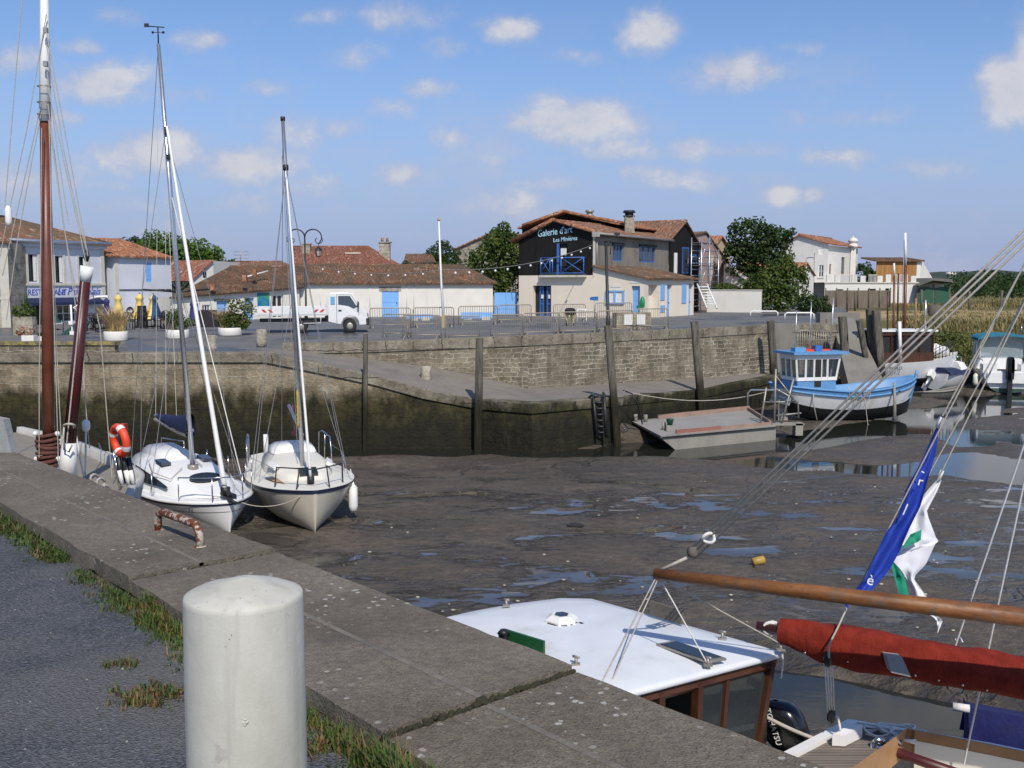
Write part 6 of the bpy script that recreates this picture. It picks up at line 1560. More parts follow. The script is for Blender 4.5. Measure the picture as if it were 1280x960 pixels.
MB().tube(sag(D(952,893,9.1),D(1098,942,8.85),.06,14),.018,7).build('rope',M['rope'],mr)
mr=thing('mooring_rope',D(1010,940,9),'thin black hose looped beside the outboard at the bottom of the photo','hose')
MB().tube([D(1008,926,9.2),D(1020,938,9.1),D(1034,950,9.0),D(1060,957,9.0)],.013,6).build('hose',M['black'],mr); mr.name='black_hose'
# flags
def flag(name,label,strips,mats,cat='flag'):
    root=thing(name,strips[0][0],label,cat); return root
def cloth(mb,left,right,n=26,m=7,amp=.05,seed=0,Yl=8.6,dy=.0):
    rows=[]
    def at_(pts,f):
        x=f*(len(pts)-1); j=min(int(x),len(pts)-2); g=x-j
        return [pts[j][q]*(1-g)+pts[j+1][q]*g for q in range(len(pts[0]))]
    for i in range(n+1):
        f=i/n; l,r=at_(left,f),at_(right,f); row=[]
        for j in range(m+1):
            g=j/m; x=l[0]*(1-g)+r[0]*g; y=l[1]*(1-g)+r[1]*g
            yy=Yl+dy*g+amp*math.sin(g*7+f*4+seed)*(.4+.6*math.sin(math.pi*f))+.03*noise.noise(Vector((f*9,g*4,seed)))
            row.append(D(x,y,yy))
        rows.append(row)
    return mb.grid(rows)
bf=thing('flag',D(1120,640,8.6),'royal blue flag hanging furled on its halyard above the red sail cover','flag')
M['flagblue']=plain('flag_blue',(.012,.045,.36),.7,.18,7)
M['flagwhite']=plain('flag_white',(.78,.78,.80),.7,.05,6)
M['flaggreen']=plain('flag_green',(.01,.26,.16),.7,.1,6)
mb=MB(); cloth(mb,[(1170.5,534),(1150,580),(1133,610),(1122,645),(1106,668),(1092,700),(1080,725),(1067,738)],[(1174,536),(1169,570),(1160,598),(1151,632),(1137,660),(1124,690),(1112,712),(1090,738)],30,9,.05,1); mb.build('flag_cloth',M['flagblue'],bf,recalc=False)
ft=MB(); cloth(ft,[(1053,757),(1056,755)],[(1062,752),(1060,762)],4,3,.01,2); ft.build('flag_tail',M['flagblue'],bf,recalc=False)
for (px,py,ch,sz,rt) in ((1082,730,'è',.13,.5),(1128,643,'/',.13,.2),(1146,606,'r',.11,.5),(1150,592,'-',.10,.9)):
    text('flag_letter',ch,sz,M['flagwhite'],bf,D(px,py,8.47),Vector((math.cos(rt),-.05,-math.sin(rt)*.4)),Vector((math.sin(rt)*.5,0,1)),.002)
MB().tube([D(1172,535,8.6),D(1177,522,8.58)],.022,7).build('toggle',M['ropewhite'],bf)
wf=thing('flag',D(1140,670,8.75),'white and green flag twisted on the halyard right of the blue flag','flag')
Yw=8.75
mb=MB(); cloth(mb,[(1173,598),(1160,612),(1143,632),(1132,660),(1112,694),(1113,700)],[(1177,600),(1171,615),(1158,640),(1170,672),(1173,676),(1169,680)],18,8,.035,4,Yw)
mb.build('flag_cloth',M['flagwhite'],wf,recalc=False)
mb=MB(); cloth(mb,[(1113,698),(1126,712),(1135,726),(1140,743),(1148,764),(1163,770),(1171,772)],[(1169,680),(1157,706),(1141,722),(1158,745),(1166,766),(1179,775),(1172,792)],20,7,.03,6,Yw-.06); mb.build('lower_fold',M['flagwhite'],wf,recalc=False)
mb=MB(); cloth(mb,[(1128,684),(1138,668),(1152,662)],[(1130,685),(1146,678),(1151,675)],8,4,.01,4,Yw-.10); mb.build('green_patch',M['flaggreen'],wf,recalc=False)
mb=MB(); cloth(mb,[(1113,703),(1118,722),(1124,743)],[(1118,703),(1131,722),(1136,744)],8,4,.015,4,Yw-.14); mb.build('green_fold',M['flaggreen'],wf,recalc=False)
mb=MB(); cloth(mb,[(1124,672),(1118,684),(1115,692)],[(1127,673),(1126,684),(1118,692)],6,3,.01,4,Yw-.02); mb.build('blue_fold',M['flagblue'],wf,recalc=False)
MB().tube([D(1173,600,Yw),D(1178,588,Yw)],.018,6).build('toggle',M['ropewhite'],wf)
# ---------------- flat work barge --------------------------------------------------------------------
wl=W
c0=G(855,556,wl+.0); st=G(990,532,wl+.5)
a=G(838,531,wl+.62); 
wl=W+.2
P1=G(826,545,wl+.38); P2=G(970,532,wl+.38)      # near gunwale bow and stern
P0=G(789,526,wl+.38); P3=G(938,511,wl+.38)      # far gunwale
ax_=(P2-P1).normalized(); sy_=(P0-P1)
root=thing('work_barge',((P1+P2)/2+(P0+P3)/2)*.5-up3*.6,'low flat grey work barge with pinkish timber edges below the quay wall','barge')
zt_=wl+.60
def B_(f,g,z): # f along 0 bow..1 stern ; g across 0 near ..1 far
    p=P1.lerp(P2,f).lerp(P0.lerp(P3,f),g); return Vector((p.x,p.y,wl+z))
mb=MB()
prof=[(-.0,.38),(.0,.31),(.07,.02),(.13,-.25),(.5,-.4),(1.0,-.4)]
for g in (0,1): 
    pts=[B_(f,g,z) for f,z in prof]+[B_(1.0,g,.38)]
    mb.face(pts)
mb.grid([[B_(f,g,z) for g in (0,.5,1)] for f,z in prof],smooth=False); mb.face([B_(1,0,-.4),B_(1,1,-.4),B_(1,1,.38),B_(1,0,.38)])
M['bargegrey']=plain('barge_grey',(.28,.26,.22),.7,.15,1.5,dirt=(.10,.085,.06),dirt_amt=.7,fine=.2)
mb.build('hull',M['bargegrey'],root)
mb=MB(); mb.grid([[B_(f,g,.382) for g in (0,.5,1)] for f in (0,.3,.6,1)],smooth=False); mb.build('deck',plain('barge_deck',(.30,.285,.26),.8,.15,1.5,fine=.3),root,recalc=False)
mb=MB(); mb.grid([[B_(f,-.015,z) for f in (0,.1,.5,1)] for z in (.29,.35)],smooth=False); mb.build('rubbing_strake',M['blackmetal'],root)
def beam(f0,f1,g,name,mat,h=.2,wd=.08):
    a_,b_=B_(f0,g,.383),B_(f1,g,.383); d=(b_-a_).normalized(); s=Vector((-d.y,d.x,0)); MB().obox(a_,b_-a_,s*wd,up3*h).build(name,mat,root)
pinkw=plain('pinkish_timber',(.30,.20,.15),.85,.25,2,streak=False,fine=.2); pinkr=plain('red_timber',(.28,.12,.095),.85,.2,2,fine=.2)
beam(.14,.52,.04,'edge_timber',pinkr,.14); beam(.52,.95,.04,'edge_timber',pinkw,.12); beam(.20,.98,.93,'edge_timber',pinkw,.18)
a_,b_=B_(.96,.08,.383),B_(.96,.93,.383); MB().obox(a_,b_-a_,(b_-a_).cross(up3).normalized()*.08,up3*.14).build('edge_timber',pinkw,root)
mb=MB(); q0=B_(.97,.98,.38); q1=B_(1.03,.25,.38)
mb.tube([q0,q0+up3*.75,q0+up3*.9+Vector((.12,-.05,0)),q0+up3*.92+Vector((1.3,-.35,0)),q0+up3*.9+Vector((1.45,-.4,0))],.045,7)
mb.build('hand_rail',M['alu'],root)
mb=MB(); k0=B_(1.0,.05,.34)
mb.tube([k0+Vector((.02,.1,0)),k0+Vector((.02,.1,2.3))],.04,6); mb.tube([k0+Vector((.25,0,-.1)),k0+Vector((.75,.1,1.9))],.04,6); mb.tube([k0+Vector((-.45,.5,0)),k0+Vector((-.25,.5,1.5))],.04,6); mb.tube([k0+Vector((.02,.1,1.5)),k0+Vector((.95,.1,1.0)),k0+Vector((1.0,.1,.3))],.035,6)
mb.tube([k0+Vector((.1,.1,.4)),k0+Vector((1.1,.1,.5))],.035,6); mb.tube([k0+Vector((-.4,.5,.9)),k0+Vector((.9,.2,.95))],.03,6); mb.tube([k0+Vector((.05,.1,2.0)),k0+Vector((.9,.0,.9))],.025,6)
mb.build('boarding_frame',M['galv'],root)
mb=MB(); mb.box(k0+Vector((.55,.2,.05)),(1.3,.5,.08)); mb.box(k0+Vector((1.0,.2,-.15)),(.3,.5,.5)); mb.build('stern_platform',M['bargegrey'],root)
for (f,g) in ((.10,.30),(.08,.85),(.02,.93)):
    p=B_(f,g,.38); MB().tube([p,p+up3*.3],.08,8).build('bollard',M['bargegrey'],root)
gb=thing('bucket',B_(.12,.33,.6),'small green bucket standing on the bow of the grey barge','bucket')
MB().lathe([(.10,0),(.15,.22),(.155,.23)],B_(.13,.22,.40)+up3*.22,10).build('bucket_body',plain('green_plastic',(.01,.10,.05),.5,.1),gb)
MB().box(B_(.13,.22,.50),(.3,.3,.22)).build('engine_box',M['bargegrey'],root)
mr=thing('mooring_rope',D(900,488,43),'long slack mooring line from the landing edge across to the blue trawler','rope')
MB().tube(sag(D(780,489,40.9),D(968,487,49),.45,18),.02,5).build('rope',M['rope'],mr)
mr=thing('mooring_rope',D(800,505,41),'dark rope hanging from the landing edge down to the barge bow','rope')
MB().tube([D(779,488,41),D(790,492,40.7),D(797,505,40.5),D(803,530,41.5)],.03,6).build('rope',M['black'],mr)
wl=W
# ---------------- blue and white trawler -----------------------------------------------------------------
q0,q1=G(985,520,wl),G(1140,518,wl); Yt=49.5
hd=Vector((.965,.26,0)).normalized(); o0=XY(1067,47.6); o0.z=wl
tr_=thing('trawler',o0,'small blue and white wooden trawler with a wheelhouse aft, dried out on the mud','fishing boat',rz=ang(hd)); tr_.scale=(.965,.965,.965)
S_=(0,.08,.18,.3,.42,.55,.68,.8,.9,1)
hl=Hull([(-3.3,-3.75,1.05,.5,1.82,.45),(-2.2,-2.3,1.28,.12,1.66,.40),(-.5,-.5,1.36,.0,1.52,.40),(1.2,1.3,1.22,.02,1.62,.45),(2.5,2.75,.78,.1,1.86,.6),(3.15,3.62,.05,.3,2.08,.85)],S_)
hl.band(MB(),0,.42).build('hull_bottom',plain('black_antifouling',(.012,.012,.012),.8,.3,3),tr_,local=True)
M['plankwhite']=plain('weathered_white_planks',(.74,.74,.71),.6,.05,1.5,dirt=(.40,.33,.25),dirt_amt=.5,streak=False,fine=.12)
hl.band(MB(),.42,.86).build('hull',M['plankwhite'],tr_,local=True)
hl.band(MB(),.86,1.0,.012).build('bulwark',M['bluepaint'],tr_,local=True)
mb=MB()
for sd in (1,-1): mb.tube(hl.sheer(sd,1.0),.055,6); mb.tube(hl.sheer(sd,.84,-.02),.05,6)
mb.build('rubbing_rail',M['bluepaint'],tr_,local=True)
hl.deck(MB(),.80,.05,0,.03).build('deck',plain('worn_blue_deck',(.07,.13,.22),.8,.25,3),tr_,local=True)
mb=MB()
for sd in (1,-1): mb.grid([hl.sheer(sd,.80,.09),hl.sheer(sd,1.0,.06)])
mb.build('inner_bulwark',M['bluepaint'],tr_,local=True,recalc=False)
# blue bow patch
mb=MB()
for sd in (1,-1):
    n_=len(hl.st); 
    mb.face([hl.pt(n_-1,.48,sd)+Vector((.01,sd*.015,0)),hl.pt(n_-1,.76,sd)+Vector((.01,sd*.015,0)),hl.pt(n_-3,.62,sd)+Vector((.01,sd*.02,0)),hl.pt(n_-5,.53,sd)+Vector((.01,sd*.02,0)),hl.pt(n_-6,.485,sd)+Vector((.01,sd*.02,0)),hl.pt(n_-3,.485,sd)+Vector((.01,sd*.02,0))])
mb.build('bow_patch',M['bluepaint'],tr_,local=True,recalc=False)
mb=MB(); mb.tube([hl.pt(len(hl.st)-1,t_,1)*1 for t_ in (.2,.5,.84,1)]+[Vector((3.66,0,2.32))],.075,8); mb.build('stem_post',M['bluepaint'],tr_,local=True)
mb=MB(); mb.box((-3.66,0,1.22),(.06,1.7,.62),ry=.28); mb.build('transom_panel',plain('grey_transom',(.30,.31,.32),.6,.1,3),tr_,local=True)
MB().box((-3.55,0,.55),(.5,.06,1.1)).build('rudder',M['bargegrey'],tr_,local=True)
# wheelhouse
mb=MB(); x0,x1,yh=-3.25,-1.25,.72
def wp(x,y,z): return Vector((x,y,z))
zb0=1.2
mb.box(((x0+x1)/2,0,(zb0+2.05)/2),(x1-x0,2*yh,2.05-zb0)); lowr=mb.build('wheelhouse_base',M['bluepaint'],tr_,local=True)
mb=MB()
def post(x,y,dx=0): mb.tube([(x,y,2.05),(x+dx,y,3.24)],.055,4,smooth=False)
fl=.22
xs=[x0,x0+.42,x0+.86,x0+1.22,x0+1.55,x1]
for sd in (1,-1):
    for i,x in enumerate(xs): post(x,sd*yh,fl if i==5 else (-.1 if i==0 else 0))
    mb.obox((x0-.04,sd*yh-.035,2.03),(x1-x0+.08,0,0),(0,.07,0),(0,0,.16)); mb.obox((x0-.12,sd*yh-.035,3.02),(x1-x0+.32,0,0),(0,.07,0),(0,0,.24))
    if sd<0: pass
for y in (-.24,.24): post(x1,y,fl); post(x0,y,-.1)
mb.obox((x1-.03,-yh,2.03),(.07,0,0),(0,2*yh,0),(0,0,.16)); mb.obox((x1+.17,-yh,3.02),(.07,0,0),(0,2*yh,0),(0,0,.24)); mb.obox((x0-.05,-yh,2.03),(.07,0,0),(0,2*yh,0),(0,0,.16)); mb.obox((x0-.14,-yh,3.02),(.07,0,0),(0,2*yh,0),(0,0,.24))
mb.build('wheelhouse',M['whitepaint'],tr_,local=True)
mb=MB()
for sd in (1,-1): mb.face([(x0,sd*(yh-.02),2.15),(x0+.86,sd*(yh-.02),2.15),(x0+.86,sd*(yh-.02),3.1),(x0-.08,sd*(yh-.02),3.1)]); mb.face([(x0+1.22,sd*(yh-.02),2.15),(x1,sd*(yh-.02),2.15),(x1+.19,sd*(yh-.02),3.1),(x0+1.22,sd*(yh-.02),3.1)])
mb.face([(x1,-yh,2.15),(x1,yh,2.15),(x1+.19,yh,3.1),(x1+.19,-yh,3.1)]); mb.face([(x0,-yh,2.15),(x0,yh,2.15),(x0-.08,yh,3.1),(x0-.08,-yh,3.1)]); mb.build('window_pane',gm,tr_,local=True,recalc=False)
MB().obox((x0+.88,-yh-.03,1.75),(.33,0,0),(0,.03,0),(0,0,1.4)).build('doorway',M['interior'],tr_,local=True)
mb=MB(); mb.box(((x0+x1)/2+.08,0,3.31),(x1-x0+.85,2*yh+.5,.12)); rf=mb.build('wheelhouse_roof',M['bluepaint'],tr_,local=True)
mb=MB(); mb.box((x0+.25,-.3,3.45),(.55,.4,.22)); mb.build('roof_locker',M['bluepaint'],rf,local=True); MB().box((x0+.85,-.2,3.41),(.5,.4,.1)).build('life_raft',M['orange'],rf,local=True); MB().box((x0+1.2,-.35,3.5),(.35,.3,.28)).build('roof_box',M['midblue'],rf,local=True); MB().box((x0+1.75,.1,3.4),(.7,.3,.06)).build('orange_board',M['orange'],rf,local=True)
for x,h in ((x0+.2,1.9),(x0+.95,2.3),(x1+.1,2.5)): MB().tube([(x,-.1,3.36),(x+.03,-.1,3.36+h)],.025,6).build('aerial',M['alu'],rf,local=True)
mb=MB(); mb.tube([hl.pt(3,.84,-1)+Vector((0,-.06,0)),hl.pt(3,.6,-1)+Vector((0,-.1,0)),hl.pt(3,.1,-1)+Vector((.1,-.7,-.1))],.03,6)
for x in (0,.35,.6): mb.tube([Vector((-1+x,-1.36,1.8)),Vector((-.9+x,-1.42,1.2-.2*x)),Vector((-.55+x,-1.42,1.1)),Vector((-.35+x,-1.38,1.75))],.015,5)
mb.tube([Vector((-.25,-1.4,1.85)),Vector((-.1,-1.42,.9)),Vector((.0,-1.5,.0)),Vector((.25,-1.8,-.05))],.02,5); mb.build('hanging_rope',M['rope'],tr_,local=True)
MB().tube([(1.5,-1.25,1.9),(1.55,-1.3,.9),(1.55,-1.3,.05)],[.05,.07,.1],7).build('fender_post',M['bargegrey'],tr_,local=True)
for (x,z,w_) in ((2.75,1.72,.26),(1.95,1.45,.16)): MB().box((x,-hl.st[0][2]*0-.86+.25*(x-2) if False else (-.70 if x>2.4 else -1.06),z),(w_,.02,.07),rz=.45).build('hull_mark',M['navy'],tr_,local=True)
# ---------------- boats in the far corner of the creek --------------------------------------------------------
def P_(px,py,Y): return D(px,py,Y)
Y=61; hd=Vector((-.25,-.97,0)).normalized(); o0=XY(1133,60); o0.z=-3.3
hb=thing('house_boat',o0,'white hulled boat with a dark brown wheelhouse behind the trawler bow','motor boat',rz=ang((1,.12)))
hl=Hull([(-2.4,-2.5,1.1,.3,1.62,.45),(-1,-1,1.25,.1,1.55,.42),(1,1,1.15,.1,1.65,.5),(2.2,2.6,.6,.2,1.9,.6),(2.8,3.3,.04,.5,2.1,.85)])
hl.band(MB(),0,.35).build('hull_bottom',M['black'],hb,local=True); hl.band(MB(),.35,1).build('hull',M['white'],hb,local=True); hl.deck(MB(),.97,.03,0,.04).build('deck',M['deckcream'],hb,local=True)
mb=MB(); 
for x in (-2.0,-1.2,-.4,.5,1.3):
    for y in (-.85,.85): mb.tube([(x,y,1.55),(x,y,3.3)],.06,4,smooth=False)
for y in (-.85,.85): mb.obox((-2.05,y-.04,1.5),(3.4,0,0),(0,.08,0),(0,0,.62)); mb.obox((-2.05,y-.04,3.1),(3.4,0,0),(0,.08,0),(0,0,.2))
mb.build('wheelhouse',M['varnish'],hb,local=True)
MB().box((-.35,0,2.4),(3.3,1.6,1.6)).build('dark_cabin',M['interior'],hb,local=True)
MB().box((-.35,0,3.36),(3.7,2.0,.1)).build('wheelhouse_roof',M['whitepaint'],hb,local=True)
for x,h,mat_ in ((-1.2,2.2,'varnish'),(-.6,3.2,'varnish'),(.5,1.8,'coam'),(1.1,1.7,'alu')): MB().tube([(x,-.3,3.4 if h<3 else 3.4),(x-.05,-.3,3.4+h)],.05,7).build('pole',M[mat_],hb,local=True)
MB().tube([(-.85,-1.25,1.6),(-.95,-1.2,3.9)],.10,8).build('folded_mast',M['whitepaint'],hb,local=True)
mb=MB(); mb.tube([(1.35,-.9,1.9),(2.9,-.3,2.5)],.02,5); mb.tube([(1.35,-.9,2.3),(2.2,-.7,2.6),(2.9,-.3,2.7)],.02,5)
for k in range(6): mb.tube([(1.4+.27*k,-1.0+.11*k,1.75),(1.4+.27*k,-1.0+.11*k,2.55)],.022,5)
mb.build('guard_rail',M['blackmetal'],hb,local=True)
mb=MB(); bundle(mb,(1.35,.1,2.2),(2.6,.1,2.05),[(.6,.4,.3),(.75,.42,.4),(.5,.3,.3)],n=10); mb.build('foredeck_cover',M['whitepaint'],hb,local=True)
text('hull_name','FREGATE',.22,M['navy'],hb,lw(hb,(-1.6,-1.27,1.2)),(world_of(hb).to_3x3()@Vector((1,0,0))),up3,.01)
mh=P_(1132,400,66); mt=P_(1131.5,291,66); fm=thing('mast',(mh.x,66,-2.5),'brown and white wooden mast of a boat hidden behind the brown wheelhouse','mast')
MB().tube([Vector((mh.x,66,-2.5)),P_(1132,331,66)],.10,8).build('lower_mast',M['mastred'],fm); MB().tube([P_(1132,331,66),mt],.08,8).build('upper_mast',M['whitepaint'],fm)
MB().tube([P_(1128,400,65.9),P_(1130,300,65.9)],.02,5).build('stay',M['wire'],fm)
fm2=thing('mast',(P_(1118,400,64).x,64,-2.5),'short slim mast with a white top left of the tall brown and white one','mast')
MB().tube([(P_(1118,400,64).x,64,-2.5),P_(1118,345,64)],.07,8).build('lower_mast',M['mastred'],fm2); MB().tube([P_(1118,345,64),P_(1117.5,329,64)],.06,8).build('upper_mast',M['whitepaint'],fm2)
# grey dinghy
o0=XY(1176,57); o0.z=-3.75; dg=thing('dinghy',o0,'old grey wooden dinghy lying empty on the mud right of the trawler bow','dinghy',rz=ang((.9,.45)),rx=-.12)
hl=Hull([(-1.6,-1.7,.62,.1,.6,.45),(-.5,-.5,.78,.0,.55,.4),(.8,.8,.62,.02,.6,.5),(1.5,1.75,.05,.15,.75,.8)])
hl.band(MB(),0,1).build('hull',plain('weathered_dinghy',(.17,.16,.13),.85,.3,3,fine=.3),dg,local=True); hl.deck(MB(),.6,.03,0,0).build('floor',M['wood'],dg,local=True)
mb=MB(); mb.tube(hl.sheer(1),.04,5); mb.tube(hl.sheer(-1),.04,5); mb.build('gunwale',M['bargegrey'],dg,local=True)
for x in (-.7,.4): MB().box((x,0,.48),(.22,1.2,.04)).build('thwart',M['wood'],dg,local=True)
# small white motor boat with navy cover
o0=XY(1192,60.5); o0.z=-3.45; sm=thing('motor_boat',o0,'small white motor boat with a navy cover and tilted outboard beside the dinghy','motor boat',rz=ang((.78,.62)))
hl=Hull([(-1.7,-1.8,.85,.1,1.05,.42),(-.5,-.5,.98,.02,1.02,.42),(.9,.9,.8,.05,1.1,.5),(1.7,2.0,.05,.3,1.25,.85)])
hl.band(MB(),0,1).build('hull',M['white'],sm,local=True); hl.deck(MB(),1,.02,0,.05).build('deck',M['whitepaint'],sm,local=True)
mb=MB(); rows=[]
for i in range(7):
    f=i/6; x=-1.7+2.3*f; rows.append([Vector((x,1.0*math.cos(a),1.0+.42*math.sin(a)*(1-.25*f))) for a in [math.pi*k/8 for k in range(9)]])
mb.grid(rows); mb.face(rows[0]); mb.face(rows[-1]); mb.build('canvas_cover',M['navycloth'],sm,local=True)
mb=MB(); loft(mb,[csec(-.2,.8,1.05,1.72),csec(.6,.72,1.08,1.68),csec(1.1,.45,1.12,1.3)]); mb.build('cabin',M['white'],sm,local=True)
MB().box((0.2,0,1.85),(.3,.3,.24)).build('roof_light',M['whitepaint'],sm,local=True)
mb=MB()
for y in (-.45,.45): mb.tube([(.4,y,1.6),(.4,y,1.95),(-.1,y,1.95)],.03,5)
mb.build('roof_rail',M['steel'],sm,local=True)
mb=MB(); mb.box((-2.0,0,1.0),(.4,.26,.45),ry=.7); mb.build('outboard_cowl',M['whitepaint'],sm,local=True); MB().tube([(-2.1,0,.9),(-2.75,0,.35)],.08,7).build('outboard_leg',M['alu'],sm,local=True); MB().box((-2.75,0,.3),(.4,.06,.35),ry=.7).build('propeller_fin',M['alu'],sm,local=True)
# larger white cabin cruiser with teal canopy
o0=XY(1252,61.5); o0.z=W+.0; cc=thing('cabin_cruiser',o0,'white cabin cruiser with a teal canopy and black outboard at the right edge','motor boat',rz=ang((.22,.97)))
hl=Hull([(-2.6,-2.8,1.42,.05,1.35,.3),(-1,-1,1.55,.0,1.4,.34),(1,1,1.4,.05,1.55,.45),(2.6,2.8,.7,.2,1.8,.6),(3.2,3.7,.05,.5,2.0,.85)])
hl.band(MB(),0,.22).build('hull_bottom',plain('dull_green_antifouling',(.05,.10,.08),.7,.2),cc,local=True); hl.band(MB(),.22,1).build('hull',M['white'],cc,local=True); hl.deck(MB(),.75,.06,0,.02,i1=9).build('cockpit_floor',M['deckcream'],cc,local=True); hl.deck(MB(),1,.03,0,.06,i0=8).build('deck',M['white'],cc,local=True)
mb=MB()
for sd in (1,-1): mb.grid([hl.sheer(sd,.75,.12,0,0,10),hl.sheer(sd,1.0,.1,0,0,10)])
mb.build('inner_side',M['deckcream'],cc,local=True,recalc=False)
mb=MB(); loft(mb,[csec(-.9,1.3,1.3,2.0,.85),csec(.2,1.3,1.4,2.05,.85),csec(1.3,1.0,1.5,1.95,.8),csec(2.2,.5,1.7,1.85)]); mb.build('cabin',M['white'],cc,local=True)
mb=MB()
for sd in (1,-1):
    for x,dx in ((-1.1,.1),(-.1,.05),(.9,-.4)): mb.tube([(x,sd*1.25,1.9),(x+dx,sd*1.18,3.25)],.06,5)
mb.build('wheelhouse_frame',M['white'],cc,local=True)
mb=MB()
mb.grid([[(-.95,y,z) for y in (-1.2,-.6,0,.6,1.2)] for z in (2.0,3.2)],smooth=False)
for sd in (1,-1): mb.face([(-1.0,sd*1.22,2.0),(.9,sd*1.22,2.0),(.5,sd*1.17,3.2),(-1.0,sd*1.17,3.2)])
mb.face([(.9,-1.2,2.0),(.9,1.2,2.0),(.5,1.15,3.2),(.5,-1.15,3.2)]); 
cv=bpy.data.materials.new('clear_canopy_window'); cv.use_nodes=True; b=cv.node_tree.nodes['Principled BSDF']; b.inputs['Base Color'].default_value=(.35,.42,.44,1); b.inputs['Roughness'].default_value=.12; b.inputs['Alpha'].default_value=.6
mb.build('canopy_window',cv,cc,local=True,recalc=False)
mb=MB(); rows=[]
for i in range(5):
    x=-1.5+2.3*i/4; rows.append([Vector((x,1.45*math.cos(a),3.12+.26*math.sin(a))) for a in [math.pi*k/10 for k in range(11)]])
mb.grid(rows); mb.grid([[p-up3*.14 for p in r] for r in rows]); mb.grid([rows[0],[p-up3*.14 for p in rows[0]]]); mb.build('canopy',plain('teal_canvas',(.02,.17,.24),.7,.12,4),cc,local=True,recalc=False)
mb=MB()
for sd in (1,-1): mb.box((-2.3,sd*1.0,1.45),(.9,.75,.5))
mb.box((-2.75,0,.95),(.25,2.3,.6)); mb.build('stern_seat',M['white'],cc,local=True)
mb=MB(); loft(mb,[[Vector((-3.05+x*1.0,y*s_,z)) for x,y in ((-.2,-.16),(.2,-.18),(.25,0),(.2,.18),(-.2,.16),(-.28,0))] for z,s_ in ((.9,1),(1.5,1.15),(2.0,1.05),(2.15,.7))]); mb.build('outboard_cowl',M['black'],cc,local=True)
MB().obox((-3.15,-.12,-.1),(.22,0,0),(0,.24,0),(0,0,1.1)).build('outboard_leg',M['black'],cc,local=True)
mb=MB()
for sd in (1,-1): mb.tube([(-2.6,sd*1.4,1.35),(-2.6,sd*1.4,1.95),(-1.2,sd*1.5,2.0),(-1.2,sd*1.5,1.4)],.025,6)
mb.tube([(-1.3,-.9,3.3),(-1.3,-.9,3.9)],.03,5); mb.build('guard_rail',M['steel'],cc,local=True)
for sd in (1,-1):
    f_=thing('fender',lw(cc,(-2.4,sd*1.55,1.3)),'cream fender on the %s side of the white cabin cruiser'%('left' if sd>0 else 'right'),'fender',group='fenders of the cabin cruiser')
    MB().lathe([(.03,.3),(.14,.2),(.15,-.25),(.1,-.36),(.03,-.4)],lw(cc,(-2.3,sd*1.66,.85)),10).build('fender_body',M['deckcream'],f_)
# ================================================================== FOREGROUND THINGS
t=NT('bollard_paint'); P=t.pos()
n1=t.noise(t.mapv(P,(1,1,.35)),4,6,.6); n2=t.noise(P,26,4); col=t.ramp(n1,[(.3,(.42,.402,.33)),(.55,(.52,.503,.43)),(.75,(.58,.565,.50))])
col=t.mix(t.smooth(t.noise(t.mapv(P,(9,9,.7)),1.5,4),.56,.75,0,.35),col,(.30,.28,.24))
spk=t.smooth(t.noise(P,70,3),.67,.72,0,.8); topm=t.smooth(t.sep(P)[2],1.62,1.66)
col=t.mix(t.math('MULTIPLY',t.math('MULTIPLY',spk,topm),t.smooth(n1,.45,.55)),col,(.07,.065,.06))
chip=t.smooth(t.noise(P,4.2,8,.72),.56,.64,0,.5); col=t.mix(chip,col,(.30,.285,.25)); low=t.math('MULTIPLY',t.smooth(t.math('ADD',t.sep(P)[2],t.math('MULTIPLY',n1,.25)),1.45,1.05),.35); col=t.mix(low,col,(.36,.335,.27)); v=t.vor(P,8); col=t.mix(t.math('MULTIPLY',t.smooth(t.noise(P,9,4),.64,.72,0,.6),1),col,(.45,.44,.40))
t.bump(t.math('ADD',n2,t.math('MULTIPLY',t.noise(P,120,2),.4)),.22,.006)
M['bollard']=t.fin(col,.6,0,.3)
bY=3.3; bx=D(304.3,745,bY).x; zt=D(304,742,bY).z; rr=.190
bl=thing('bollard',(bx,bY,.84),'big white painted round bollard with a domed top in the foreground','bollard')
prof=[(rr+.004,.80),(rr+.003,zt-.3),(rr,zt-.016),(rr-.001,zt-.002),(rr-.006,zt+.004)]
for k in range(1,9): q_=1-k/8; prof.append(((rr-.006)*q_+.002,zt+.004+.052*(1-q_**1.25)))
mb=MB(); rows=[]
for r_,z_ in prof:
    rows.append([Vector((bx+r_*(1+.010*noise.noise(Vector((math.cos(a)*2,math.sin(a)*2,z_*5))))*math.cos(a),bY+r_*math.sin(a),z_+(.005*noise.noise(Vector((r_*math.cos(a)*12,r_*math.sin(a)*12,3))) if z_>zt-.001 else 0))) for a in [6.28318*k/56 for k in range(57)]])
mb.grid(rows)
o=mb.build('bollard_post',M['bollard'],bl)
mb=MB(); c=D(304,905,bY-rr-.001)
for k in range(16):
    a=rnd.uniform(0,6.28); q=rnd.uniform(0,.022); mb.ball(c+Vector((q*math.cos(a),0.004,q*math.sin(a))),(.006,.004,.005),6,4)
mb.build('paint_blister',M['bollard'],bl)
